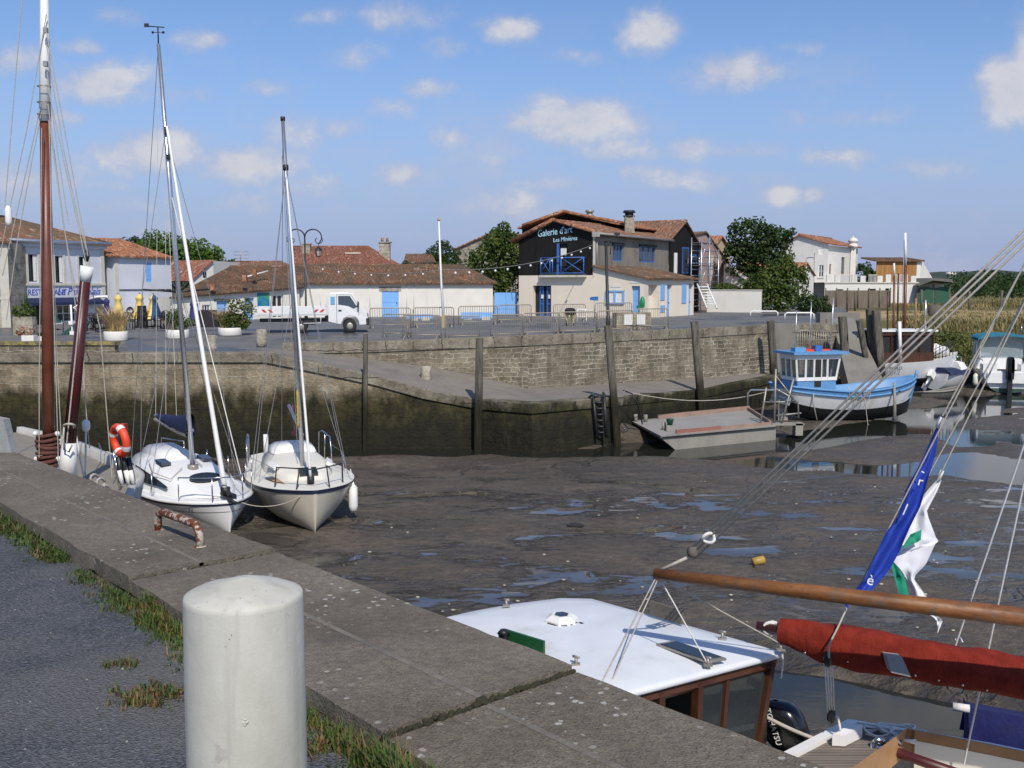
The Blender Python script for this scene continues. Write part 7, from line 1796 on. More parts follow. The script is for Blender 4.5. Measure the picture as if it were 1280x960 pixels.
# rusty rail
t=NT('rusty_paint'); n1=t.noise(t.pos(),22,5,.6); n2=t.noise(t.pos(),6,4)
top=t.smooth(t.sep(t.pos())[2],QZ+.22,QZ+.27)
f=t.smooth(t.math('ADD',n1,t.math('MULTIPLY',n2,.4)),.62,.70)
col=t.mix(f,(.46,.40,.33),t.ramp(n1,[(.3,(.04,.014,.008)),(.7,(.22,.06,.02))])); col=t.mix(t.math('MULTIPLY',top,.85),col,(.075,.045,.055)); t.bump(n1,.5,.01)
M['rust']=t.fin(col,.75,.1,.3)
r0=G(198,664,QZ); r1=G(250,685,QZ); zr0=D(200,636,r0.y).z; zr1=D(249,652,r1.y).z
rl_=thing('mooring_rail',(r0+r1)/2,'low rusty tube mooring rail set in the quay slabs','rail')
d=(r1-r0).normalized(); zz=(zr0+zr1)/2-.02
mb=MB(); mb.tube([r0,Vector((r0.x,r0.y,zz-.08)),Vector((r0.x,r0.y,zz-.03))+d*.015,Vector((r0.x,r0.y,zz))+d*.07,Vector((r1.x,r1.y,zz))-d*.07,Vector((r1.x,r1.y,zz-.03))-d*.015,Vector((r1.x,r1.y,zz-.08)),r1],.028,12); mb.build('rail_tube',M['rust'],rl_)
mb=MB()
for p in (r0,r1): mb.lathe([(.05,0),(.045,.012),(.03,.016)],p,10)
mb.build('rail_foot',M['rust'],rl_)
pk=thing('timber_baulk',G(6,560,QZ),'grey weathered timber sticking up at the left end of the quay edge','timber')
a=G(4,566,QZ)+nq*.02; mb=MB(); t0,t1=D(-8,522,a.y),D(4,522,a.y); 
mb.prism([a+Vector((-.12,0,-.3)),a+Vector((.12,0,-.3)),Vector((t1.x,a.y,t1.z-.02)),Vector((t0.x,a.y,t0.z))],(.02,.10,0)); mb.build('timber',plain('pale_grey_timber',(.28,.29,.28),.85,.25,4,streak=True,bump=.4),pk)
# weeds along the slabs
M['weed']=leaf_mat('weeds_green',(.035,.075,.014),(.11,.17,.04)); M['dryweed']=leaf_mat('weeds_dry',(.12,.085,.035),(.24,.17,.08))
mb=MB(); md=MB(); rg=random.Random(3); zw=QZ-.115
s=-24
while s<2.2:
    dens_=noise.noise(Vector((s*.55,3,1)))+.8*noise.noise(Vector((s*2.1,7,1)))+.12+(.28 if s<qs(230,770)+.1 else 0)
    if abs(s-(qs(505,895)))<.5: dens_+=.3
    if s>qs(250,790) and s<qs(390,850): dens_-=.2
    cnt=int(max(0,dens_)*30)
    for _ in range(cnt):
        w_=-.02-abs(rg.gauss(0,.075)); p=quay(s+rg.uniform(-.08,.08),w_); p.z=zw
        far_=p.y>7
        blades(mb if rg.random()<.82 else md,p,6,.036 if rg.random()<.88 else .08,.035,.0038 if not far_ else .006,rg,1.3)
    s+=.055
qv=lambda px,py,w:Vector((*quay(qs(px,py),w).xy,.84))
tuft=[(qv(545,950,-.07),.16,50),(qv(505,925,-.06),.13,40),(qv(465,900,-.06),.10,26),(G(205,765,.84),.11,60),(G(215,785,.84),.08,40)]
for p,h,n_ in tuft:
    for _ in range(n_):
        q=p+dq*rg.gauss(0,.09)-nq*abs(rg.gauss(0,.04)); blades(mb if rg.random()<.8 else md,q,5,h,.03,.005,rg,.9)
for (px,py,sx,sy,n_) in ((192,870,.10,.05,90),(150,833,.05,.02,24),(175,880,.07,.03,30),(395,935,.05,.04,40)):
    p=G(px,py,.842)
    for _ in range(n_): blades(mb if rg.random()<.45 else md,p+Vector((rg.gauss(0,sx),rg.gauss(0,sy),0)),4,.045,.03,.004,rg,1.2)
tag(mb.build('weeds',M['weed'],recalc=False),kind='stuff'); tag(md.build('dry_grass',M['dryweed'],recalc=False),kind='stuff')
# loose grit on the asphalt
mb=MB()
for _ in range(420):
    s=rg.uniform(-6,3); w_=-rg.uniform(.03,2.6)**1; p=quay(s,0)-nq*abs(w_); p.z=.846; r_=rg.uniform(.002,.006); mb.box(p,(r_*2,r_*1.6,r_),rz=rg.uniform(0,3),taper=.6)
tag(mb.build('grit',plain('pale_grit',(.26,.25,.235),.9,.3,20),recalc=False),kind='stuff')
# ================================================================== FAR QUAY THINGS
t=NT('weathered_post'); P=t.pos(); n1=t.noise(t.mapv(P,(8,8,.8)),1.4,6,.6); z=t.sep(P)[2]
col=t.ramp(n1,[(.3,(.055,.048,.038)),(.7,(.18,.163,.132))]); zz=t.math('ADD',z,t.math('MULTIPLY',t.noise(P,1.2,4),1.0)); col=t.mix(t.smooth(zz,-.3,-1.5,0,.95),col,t.ramp(n1,[(.3,(.008,.008,.005)),(.7,(.03,.026,.014))])); t.bump(n1,.8,.05)
M['post']=t.fin(col,.9,0,.2)
def post(label,top,bot,wd,Y0,Y1,flat=1.0):
    a,b=D(*bot,Y0),D(*top,Y1); b0=Vector(a); b0.z=min(a.z,W-.4) if a.z<-2 else a.z
    r_=thing('mooring_post',b0,label,'mooring post',group='timber mooring posts along the far quay')
    d=(b-b0).normalized(); x=Vector((1,0,0)); x=(x-d*x.dot(d)).normalized(); y=d.cross(x); w2=wd/2
    rows=[]
    for i in range(9):
        f=i/8; c=b0.lerp(b,f); k=1+.12*noise.noise(Vector((c.z*.9,a.x,2)))
        rows.append([c+x*(math.copysign(abs(math.cos(q))**.6,math.cos(q))*w2*k)+y*(math.copysign(abs(math.sin(q))**.6,math.sin(q))*w2*k*flat) for q in [6.2832*j/12+.26 for j in range(13)]])
    top_=rows[-1]; 
    for j,p in enumerate(top_): p.z+=.08*noise.noise(Vector((j*.9,a.x,5)))
    mb=MB(); mb.grid(rows,smooth=False); mb.face(top_[:-1]); mb.build('timber',M['post'],r_)
    return r_
post('slim mooring post at the slipway edge under the truck front',(457,418),(456,572),.17,39.0,39.0)
post('thick dark mooring post where the slipway meets the landing',(599.5,423),(597,575),.29,38.9,39.0)
post('tilted mooring post below the T shaped lamp post',(760,407),(773,548),.30,40.3,40.6)
post('leaning mooring post behind the middle of the grey barge',(868,402),(880,522),.36,46.6,47.2)
post('weathered mooring post behind the trawler wheelhouse roof',(963,401),(972,475),.38,54,53.6)
post('tall leaning timber right of the trawler wheelhouse',(1053,396),(1062,490),.42,55,55.3)
post('dark timber leaning against the foot of the concrete slip',(1074,400),(1094,485),.30,55,54.2)
post('tallest timber of the cluster by the brown wheelhouse',(1087,386),(1096,480),.40,56,56)
post('rightmost timber of the cluster by the brown wheelhouse',(1095,388),(1106,480),.42,55,55.4)
# ladder in the quay wall
la=thing('quay_ladder',D(765,548,40.2),'dark iron ladder hanging on the quay wall left of the tilted post','ladder')
mb=MB()
for x0,x1 in ((741.5,746.5),(755,758)): mb.tube([D(x0,493,39.75),D(x1,547,39.6)],.06,6)
mb.tube([D(736,497,40.4),D(741,493,39.75)],.05,6); mb.tube([D(755,493,39.75),D(754,491,40.6)],.05,6); mb.build('side_rail',M['blackmetal'],la)
mb=MB()
for k in range(7): y=496+7.5*k; mb.tube([D(742+.09*(y-493),y,39.7),D(755+.05*(y-493),y-.5,39.7)],.045,6)
mb.build('rung',M['blackmetal'],la)
# concrete slip at the end of the quay, block, railing
root=thing('concrete_slip',D(1072,470,54),'pale concrete slip running down between the leaning timbers','slipway')
M['paleconc']=plain('pale_concrete',(.21,.195,.165),.9,.2,1.2,bump=.3,fine=.25,dirt=(.1,.09,.07),dirt_amt=.5)
p=[D(1040,398,59),D(1066,397,59),D(1108,482,51.5),D(1062,486,51.5)]
mb=MB(); mb.prism(p,(0,0,-1.2)); mb.build('slab',M['paleconc'],root)
root=thing('quay_end_wall',D(1010,470,53),'plain grey end wall of the quay behind the trawler wheelhouse','wall')
a_,b_=up[-2],Vector((XY(1045,58).x,58,LZ))
mb=MB(); mb.prism([Vector((a_.x,a_.y-.3,-4.6)),Vector((b_.x,b_.y-.3,-4.6)),Vector((b_.x,b_.y-.3,.55)),Vector((a_.x,a_.y-.3,.62))],(.2,.7,0)); mb.build('wall',M['paleconc'],root)
root=thing('concrete_block',D(1040,397,60),'low concrete block at the top of the slip','block')
mb=MB(); a_=D(1025,400,60); mb.obox((a_.x,60,.2),(2.3,0,0),(0,.8,0),(0,0,D(1040,391,60).z-.2)); mb.obox((a_.x+.35,59.9,-.5),(.5,0,0),(0,.3,0),(0,0,1.2)); mb.build('block',M['paleconc'],root)
gr=thing('steel_railing',D(1005,440,53),'thin barred steel railing in front of the quay end wall','railing')
mb=MB(); a_,b_=D(985,443,55.9),D(1037,443,56.4); ht=D(985,413,55.9).z-a_.z
mb.tube([a_+up3*ht,b_+up3*ht],.03,5); mb.tube([a_,b_],.03,5); mb.build('rails',M['galv'],gr)
mb=MB()
for k in range(19): mb.tube([a_.lerp(b_,k/18),a_.lerp(b_,k/18)+up3*ht],.018,4)
mb.build('bars',M['galv'],gr)
for lab,(x0,x1,y0,y1,Y) in {'white tubular hoop rail on the far quay left of the concrete block':(981,1017,391,398,63),'white tubular hoop rail lying under the dark tree':(938,972,389,393.5,70)}.items():
    h_=thing('hoop_rail',D((x0+x1)/2,y1,Y),lab,'rail',group='white hoop rails'); a_,b_=D(x0,y1+2,Y),D(x1,y1+2,Y); ht=D(x0,y0,Y).z-a_.z
    mb=MB(); mb.tube([a_,a_+up3*(ht-.1),a_+Vector((.12,0,ht)),b_+Vector((-.12,0,ht)),b_+up3*(ht-.1),b_],.05,7); mb.build('rail_tube',M['whitepaint'],h_)
# stone bollards
def stone_bollard(px,py,Y,h,w_,label,zoff=0):
    c=D(px,py,Y); b=thing('stone_bollard',c,label,'bollard',group='squat stone bollards on the far quay')
    mb=MB(); mb.lathe([(w_*.48,-.1),(w_*.5,h*.15),(w_*.46,h*.6),(w_*.5,h*.9),(w_*.42,h*.98),(w_*.1,h*1.0)],c,12); mb.build('stone',M['palestone'],b)
stone_bollard(327,430,43.5,.62,.46,'pale stone bollard at the top of the slipway near the truck tail')
stone_bollard(265,437,41.5,.58,.42,'pale stone bollard left of the slipway top, below the round planters')
stone_bollard(532.5,474.5,41.5,.55,.45,'mossy stone bollard standing on the slipway')
# ---- truck
TY=52.3; tb=D(391,424,TY); hd=Vector((.985,.17,0)).normalized()
tk=thing('truck',(tb.x,TY+.4,gz(0,TY)),'small white flatbed truck with red and white tail stripes parked on the far quay','truck',rz=ang(hd))
wt=M['truckwhite']=plain('truck_white',(.70,.70,.69),.3,.03,2,dirt=(.5,.48,.44),dirt_amt=.25)
# cab side profile x forward, z up
yw=.86
cabp=[(.72,.55),(.72,1.93),(.80,2.0),(1.65,2.02),(1.95,1.95),(2.30,1.35),(2.62,1.05),(2.70,.62),(2.66,.40),(2.25,.38),(2.20,.62),(2.05,.80),(1.75,.84),(1.48,.72),(1.36,.45),(1.30,.42)]
mb=MB(); n=len(cabp)
inset=lambda z:.06*max(0,(z-1.25)/.7)
A_=[Vector((x,-(yw-inset(z)),z)) for x,z in cabp]; B_=[Vector((x,(yw-inset(z)),z)) for x,z in cabp]
mb.mesh(A_+B_,[tuple(range(n-1,-1,-1)),tuple(range(n,2*n))]+[(i,(i+1)%n,n+(i+1)%n,n+i) for i in range(n)])
cab_=mb.build('cab',wt,tk,local=True)
mod=cab_.modifiers.new('bevel','BEVEL'); mod.width=.05; mod.segments=2; mod.limit_method='ANGLE'
for sd in (-1,1):
    def sp3(x,z,o=.008): return Vector((x,sd*(yw-inset(z)+o),z))
    mb=MB(); mb.face([sp3(x,z) for x,z in ((1.22,1.42),(1.22,1.84),(1.80,1.84),(2.14,1.30),(1.98,1.22),(1.70,1.36))]); mb.build('side_window',M['glassblue'],cab_,local=True,recalc=False)
    mb=MB(); mb.face([sp3(x,z) for x,z in ((.84,1.42),(.84,1.80),(1.06,1.80),(1.06,1.42))]); mb.build('rear_window',plain('blue_window',(.15,.35,.55),.15,.05),cab_,local=True,recalc=False)
    mb=MB(); mb.tube([sp3(*q,.004) for q in ((1.14,.5),(1.14,1.9),(1.86,1.9),(2.24,1.28),(2.22,.86))],.010,4); mb.build('door_seam',M['black'],cab_,local=True)
    mb=MB(); mb.box((1.30,sd*(yw+.012),1.12),(.16,.02,.06)); mb.build('door_handle',M['black'],cab_,local=True)
    mb=MB(); mb.tube([(2.1,sd*(yw-.02),1.32),(2.2,sd*(yw+.12),1.38)],.02,5); mb.box((2.2,sd*(yw+.16),1.42),(.08,.16,.26)); mb.build('wing_mirror',M['black'],cab_,local=True)
mb=MB(); mb.face([(2.01,-.72,1.90),(2.01,.72,1.90),(2.325,.76,1.37),(2.325,-.76,1.37)]); mb.build('windscreen',M['glass'],cab_,local=True,recalc=False)
MB().box((2.66,0,.55),(.16,1.72,.34)).build('bumper',M['black'],tk,local=True)
for y in (-.62,.62): MB().box((2.685,y,.86),(.05,.3,.18)).build('headlight',M['glassblue'],tk,local=True)
mb=MB(); mb.box((-.95,0,.62),(3.4,.8,.16)); mb.box((-.2,-.5,.55),(.55,.3,.3)); mb.box((.95,0,.7),(.8,1.2,.3)); mb.build('chassis',M['black'],tk,local=True)
mb=MB(); mb.box((-1.05,0,.90),(3.4,1.75,.08)); bed=mb.build('cargo_bed',wt,tk,local=True)
mb=MB(); mb.obox((-2.75,-.90,.92),(3.4,0,0),(0,.05,0),(0,0,.38)); mb.build('side_board',wt,bed,local=True)
mb=MB(); mb.obox((-2.75,.85,.92),(3.4,0,0),(0,.05,0),(0,0,.38)); mb.build('side_board',wt,bed,local=True)
mb=MB(); mb.obox((-2.80,-.9,.92),(.05,0,0),(0,1.8,0),(0,0,.38)); mb.build('tailgate',wt,bed,local=True)
mb=MB(); mb.tube([(.62,-.8,.9),(.62,-.8,1.75),(.62,.8,1.75),(.62,.8,.9)],.035,6); mb.tube([(.62,-.4,.9),(.62,-.4,1.75)],.02,5); mb.tube([(.62,.4,.9),(.62,.4,1.75)],.02,5); mb.build('headboard',wt,bed,local=True)
for x0 in (-2.62,-.1):
    mb=MB(); mb.obox((x0,-.906,1.02),(.66,0,0),(0,.01,0),(0,0,.17)); pn=mb.build('warning_panel',M['whitepaint'],bed,local=True)
    mb=MB()
    for k in range(2):
        dx=-.0; x=x0+.08+.3*k; s_=1 if x0<-1 else -1
        xx=x+(.14 if s_<0 else 0); mb.face([(xx,-.910,1.18),(xx+.15,-.910,1.18),(xx+.15+s_*.14,-.910,1.03),(xx+s_*.14,-.910,1.03)])
    mb.build('red_stripe',plain('signal_red',(.55,.03,.02),.5,.05),pn,local=True,recalc=False)
mb=MB(); mb.tube([(-.75,-.85,.88),(-.88,-.82,.42)],.03,5); mb.tube([(.35,-.85,.9),(.35,-.85,.5),(-.5,-.85,.48)],.025,5); mb.build('side_guard',wt,tk,local=True)
for x,r_ in ((1.78,.34),(-.62,.31)):
    for sd in (-1,1):
        mb=MB(); Mx=Euler((math.pi/2,0,0)).to_matrix(); mb.lathe([(r_*.62,-.1),(r_*.95,-.11),(r_,-.07),(r_,.07),(r_*.95,.11),(r_*.62,.1)],(x,sd*.74,r_),20,Mx); wh_=mb.build('tyre',M['rubber'],tk,local=True)
        mb=MB(); mb.lathe([(r_*.2,-.125),(r_*.34,-.118),(r_*.58,-.085),(r_*.62,-.06),(r_*.62,.06),(r_*.58,.085),(r_*.34,.118),(r_*.2,.125)],(x,sd*.74,r_),16,Mx); mb.build('rim',M['galv'],wh_,local=True)
# ---- crowd barriers
bz=Vector((0,0,0))
bar=thing('crowd_barrier',(0,0,0),'x','crowd barrier',group='galvanised crowd barriers on the far quay')
Lb_=2.3; M['barrier']=plain('dull_galvanised',(.36,.31,.24),.55,.2,3,metal=.35)
mb=MB(); mb.tube([(-Lb_/2,0,.02),(-Lb_/2,0,.98),(-Lb_/2+.04,0,1.06),(-Lb_/2+.12,0,1.1),(Lb_/2-.12,0,1.1),(Lb_/2-.04,0,1.06),(Lb_/2,0,.98),(Lb_/2,0,.02)],.028,6); mb.tube([(-Lb_/2,0,.2),(Lb_/2,0,.2)],.024,6); mb.build('frame',M['barrier'],bar,local=True)
mb=MB()
for k in range(1,17): x=-Lb_/2+Lb_*k/17; mb.tube([(x,0,.2),(x,0,1.1)],.013,4,cap=False)
mb.build('bars',M['barrier'],bar,local=True)
for x in (-Lb_/2+.18,Lb_/2-.18): MB().tube([(x-.05,-.32,0),(x,-.02,.2),(x,.02,.2),(x+.05,.32,0)],.025,6).build('foot',M['barrier'],bar,local=True)
BL=[(462,391.5,411,513,390,410.5,'crowd barrier just right of the truck front, back row'),
(478,394.5,419,514,394,419,'crowd barrier slanting in front of the blue door'),
(503,394,420,551,394,420.5,'crowd barrier left of the flagpole foot, front row'),
(516,389.5,410,567,388,409,'crowd barrier behind the flagpole foot'),
(556,394.5,421,599,394.5,421,'crowd barrier right of the flagpole foot, front row'),
(573,388,407,622,386,406,'crowd barrier in front of the pale blue board'),
(613,394.5,420,654,392,419,'crowd barrier by the thick mooring post, front row'),
(622,384.5,404,664,383.5,403,'crowd barrier in front of the blue gate'),
(654,392,418.5,700,390,417,'crowd barrier below the gallery blue doors'),
(692,384,402.5,732,384,402,'crowd barrier close to the gallery wall behind the bending person'),
(699,389,417,746,387,416,'crowd barrier in front of the bending person'),
(744,381,399,790,380.5,398.5,'crowd barrier under the blue notice case'),
(747,387,415.5,792,385.5,414.5,'crowd barrier behind the T shaped lamp post foot'),
(796,385,412.5,836,384.8,411.8,'rightmost crowd barrier, right of the stone plinth')]
for i,(x0,t0,b0,x1,t1,b1,lab) in enumerate(BL):
    Y0=1.1*F/(b0-t0)*1.0; Y0=(2.45*F)/(b0-HZ); Y1=(2.45*F)/(b1-HZ)
    a_,b_=XY(x0,Y0),XY(x1,Y1); o=bar if i==0 else dup(bar)
    dd=b_-a_; o.location=(a_+b_)/2+up3*gz(0,(Y0+Y1)/2); o.rotation_euler=(0,0,ang(dd)); o.scale=(dd.length/Lb_,1,1); o['label']=lab
# ---- lamps
lp=thing('street_lamp',D(383,411,62),'ornate street lamp with two scrolled arms behind the truck','street lamp')
b=D(383,411,62); zt=D(382.5,296,62).z; b.z=gz(0,62)
MB().tube([b,b+up3*.9,b+up3*1.0,Vector((b.x,62,zt))],[.11,.10,.06,.045],10).build('pole',M['blackmetal'],lp)
for sd in (-1,1):
    mb=MB(); pts=[]
    c0=Vector((b.x,62,zt))
    for k in range(13):
        a=math.pi-math.pi*1.22*k/12; pts.append(c0+Vector((sd*(.50+.50*math.cos(a)),0,-.02+.46*math.sin(a)+.0)))
    mb.tube(pts,[.045-.012*k/12 for k in range(13)],7)
    e=pts[-1]; spts=[]
    for k in range(15):
        a=-.3+4.6*k/14; r_=.30-.20*k/14; spts.append(c0+Vector((sd*(.78+r_*math.cos(a+.0)),0,-.12-.05+r_*math.sin(-a)*1.0)))
    mb.tube(spts,.025,6)
    mb.tube([pts[-2],c0+Vector((sd*.80,0,-.45)),c0+Vector((sd*.80,0,-.50))],.025,6)
    am=mb.build('arm',M['blackmetal'],lp)
    lantern(c0+Vector((sd*.80,0,-.86)),1.0,am)
lp=thing('street_lamp',D(760,410,58),'black T shaped lamp post in front of the art gallery','street lamp')
b=D(760.5,410,58); b.z=gz(0,58); tp_=D(757.2,301,58)
MB().tube([b,b.lerp(tp_,.12),b.lerp(tp_,.13),tp_],[.13,.13,.09,.08],10).build('pole',M['blackmetal'],lp)
mb=MB(); mb.box(tp_+up3*.05,(1.25,.22,.16)); mb.tube([tp_+Vector((.62,0,.05)),tp_+Vector((.62,0,.35))],.04,5); mb.build('crossarm',M['blackmetal'],lp)
MB().box(tp_+Vector((-.55,0,.36)),(.42,.30,.28)).build('floodlight',M['galv'],lp)
mb=MB(); mb.box(tp_+Vector((.62,0,.38)),(.3,.2,.14)); mb.tube([tp_+Vector((.25,0,0)),tp_+Vector((.28,0,-.4)),tp_+Vector((.25,0,-.75))],.025,5); mb.build('loudspeaker',M['blackmetal'],lp)
# flagpole with yard
fp=thing('flagpole',D(553,413,57),'white flagpole with a cross stay in front of the long white building','flagpole')
b=D(555,415,57); b.z=gz(0,57); tp_=D(548.5,276,57); md_=D(551.5,352,57)
MB().tube([b,md_,tp_],[.075,.06,.04],8).build('pole',M['whitepaint'],fp)
MB().box(b+up3*.35,(.22,.22,.7)).build('pole_foot',M['ochre'],fp)
MB().ball(tp_+up3*.06,.09,8,6).build('finial',M['ochre'],fp)
MB().box(D(552,361,57),(.18,.1,.12)).build('cleat',M['galv'],fp)
# string of lights from the flagpole to the gallery
sl=thing('light_string',D(620,336,66),'string of small bulbs hung from the flagpole to the gallery corner','string lights')
pA=D(551,337.5,57); pB=D(741,306,74.6); pts=sag(pA,pB,.5,40); MB().tube(pts,.022,5).build('cable',M['galv'],sl)
mb=MB()
for k in range(3,40,3): mb.ball(pts[k]-up3*.16,.075,6,5)
mb.build('bulbs',M['whitepaint'],sl)
sl=thing('light_string',D(500,334,66),'string of small bulbs hung from the flagpole to the street lamp','string lights')
pts=sag(pA,D(384,330,62),.35,24); MB().tube(pts,.016,5).build('cable',M['galv'],sl)
mb=MB()
for k in range(3,24,3): mb.ball(pts[k]-up3*.12,.06,6,5)
mb.build('bulbs',M['whitepaint'],sl)
sl=thing('light_string',D(620,350,70),'loose dark cable sagging from the tree to the gallery wall','cable')
pts=sag(D(578,312,90),D(646,352,78),.9,14); MB().tube(pts,.025,5).build('cable',M['blackmetal'],sl)
# stone plinth with two panels
a_=D(771,412,55); b_=D(813.5,410.5,55.8); zt=D(790,391,55).z; w=Wall(a_,b_,gz(0,55)-.1,zt)
root=thing('information_plinth',(a_+b_)/2,'rubble stone plinth carrying two blank white information panels','plinth')
mb=MB(); mb.obox(w.P(0,w.z0,0),w.d*w.L,-w.n*.5,up3*(zt-w.z0)); mb.build('stone_base',stone_mat('plinth_rubble',(.42,.36,.27),(.33,.27,.19),(.5,.46,.38),.32,.2,.03),root)
for x0,x1 in ((780,790.5),(796,806.5)):
    r=w.rect(x0,393,x1,406); MB().obox(w.P(r[0],r[2],.004),w.d*(r[1]-r[0]),w.n*.05,up3*(r[3]-r[2])).build('panel',M['whitepaint'],root)
# signs
def signpost(px,py,Y,ztop_py): return D(px,py,Y),D(px,ztop_py,Y)
sg=thing('direction_sign',D(743,400,66),'small blue arrow sign on a thin post beside the gallery corner','sign'); a_,b_=signpost(743,401,66,373)
MB().tube([Vector((a_.x,66,.3)),b_],.03,6).build('post',M['galv'],sg); mb=MB(); c=b_; mb.prism([c+Vector((-.28,-.04,-.11)),c+Vector((.24,-.04,-.14)),c+Vector((.24,-.04,.12)),c+Vector((-.22,-.04,.10)),c+Vector((-.30,-.04,0))],(0,.03,0)); mb.build('sign_panel',plain('sign_blue',(.02,.13,.35),.4,.05),sg)
sg=thing('round_sign',D(803,398,62),'green round topped bin sign behind the stone plinth','sign'); c=D(803,378,62)
MB().tube([Vector((c.x,62,.3)),c],.035,6).build('post',M['galv'],sg); mb=MB(); disc(mb,c,.26,.06,(0,-1,0),20,.20) if False else mb.lathe([(.02,-.34),(.14,-.28),(.15,.02),(.13,.2),(.07,.32),(.02,.36)],c,10); mb.build('green_hood',plain('bright_green',(.01,.26,.08),.45,.05),sg)
MB().box(c+Vector((-.16,-.1,-.28)),(.36,.25,.18)).build('green_box',plain('bottle_green',(.01,.14,.06),.5,.05),sg)
sg=thing('direction_sign',D(159,389,66.5),'round navy arrow sign on the grey house wall','sign'); c=XY(159,66.4); c.z=D(159,389,66.4).z; fcs=nH; c=c+nH*.15
wH=None
mb=MB(); disc(mb,c,.34,.03,nH,20); mb.build('disc',M['whitepaint'],sg); mb=MB(); disc(mb,c+nH*.02,.30,.02,nH,20); mb.build('blue_face',M['navy'],sg)
dh=Vector((-nH.y,nH.x,0)); mb=MB(); mb.prism([c+nH*.035+dh*x+up3*z_ for x,z_ in ((-.2,-.045),(.02,-.045),(.02,-.13),(.2,0),(.02,.13),(.02,.045),(-.2,.045))],nH*.01); mb.build('arrow',M['whitepaint'],sg)
# bending person
pb=D(712,406,60); pb.z=gz(0,60)
pp=thing('person',pb,'person in a dark top and hi-vis yellow trousers bending over on the far quay','person')
bm=bmesh.new(); ly=bm.verts.layers.skin.verify()
J={'pel':((0,.02,.62),.145),'spi':((0,-.16,.70),.15),'che':((0,-.34,.70),.155),'nek':((0,-.47,.64),.06),'hd1':((0,-.53,.58),.085),'hd2':((0,-.58,.48),.10),
'kl':((-.13,.0,.34),.075),'al':((-.15,.05,.09),.05),'tl':((-.16,-.12,.04),.045),'kr':((.13,.0,.34),.075),'ar':((.17,.05,.09),.05),'tr':((.18,-.12,.04),.045),'hl':((-.11,.02,.56),.10),'hr':((.11,.02,.56),.10),
'sl':((-.19,-.36,.68),.065),'el':((-.21,-.36,.40),.047),'wl':((-.12,-.42,.20),.036),'sr':((.19,-.36,.68),.065),'er':((.21,-.36,.40),.047),'wr':((.13,-.42,.20),.036)}
V={k:bm.verts.new(v[0]) for k,v in J.items()}
for a_,b_ in (('pel','spi'),('spi','che'),('che','nek'),('nek','hd1'),('hd1','hd2'),('pel','hl'),('hl','kl'),('kl','al'),('al','tl'),('pel','hr'),('hr','kr'),('kr','ar'),('ar','tr'),('che','sl'),('sl','el'),('el','wl'),('che','sr'),('sr','er'),('er','wr')): bm.edges.new((V[a_],V[b_]))
for k,v in J.items(): V[k][ly].radius=(v[1],v[1])
V['pel'][ly].use_root=True
me=bpy.data.meshes.new('body'); bm.to_mesh(me); bm.free(); bo=bpy.data.objects.new('body',me); COL.objects.link(bo); bo.parent=pp
bo.modifiers.new('skin','SKIN'); pp.scale=(1.3,1.3,1.3); sb=bo.modifiers.new('sub','SUBSURF'); sb.levels=1; sb.render_levels=2
t=NT('person_clothes'); z=t.sep(t.obj())[2]; y=t.sep(t.obj())[1]
cc_=t.mix(t.math('LESS_THAN',z,.13),(.50,.70,.13),(.015,.015,.018)); cc_=t.mix(t.math('GREATER_THAN',z,.46),cc_,(.018,.014,.016)); cc_=t.mix(t.math('MULTIPLY',t.math('LESS_THAN',y,-.30),t.math('MULTIPLY',t.math('LESS_THAN',z,.5),t.math('GREATER_THAN',z,.1))),cc_,(.45,.28,.2)); cc_=t.mix(t.math('LESS_THAN',y,-.52),cc_,(.02,.014,.01))
me.materials.append(t.fin(cc_,.8))
for sd in (-1,1):
    mb=MB(); wr=Vector((sd*.125,-.42,.19))
    mb.box(wr+Vector((-sd*.005,-.005,-.05)),(.035,.075,.09),taper=.8)
    for k in range(4): mb.tube([wr+Vector((0,-.035+.022*k,-.09)),wr+Vector((-sd*.012,-.035+.022*k,-.13)),wr+Vector((-sd*.03,-.035+.022*k,-.155+.01*abs(k-1.5)))],.009,5)
    mb.tube([wr+Vector((0,-.04,-.03)),wr+Vector((-sd*.02,-.065,-.08))],.010,5); mb.build('hand',M['skin'],pp,local=True)
# white folding trestle beside the person
tr2=thing('folding_trestle',D(727,402,62),'white folding trestle beside the bending person','trestle')
c=XY(727,63); c.z=gz(0,63); mb=MB()
for x in (-.3,.3): mb.tube([c+Vector((x,-.3,0)),c+Vector((x*.8,.1,.85))],.03,5); mb.tube([c+Vector((x,.3,0)),c+Vector((x*.8,-.1,.85))],.03,5)
mb.tube([c+Vector((-.35,0,.85)),c+Vector((.35,0,.85))],.04,5); mb.tube([c+Vector((-.3,-.15,.4)),c+Vector((.3,-.15,.4))],.025,5); mb.build('frame',M['whitepaint'],tr2)
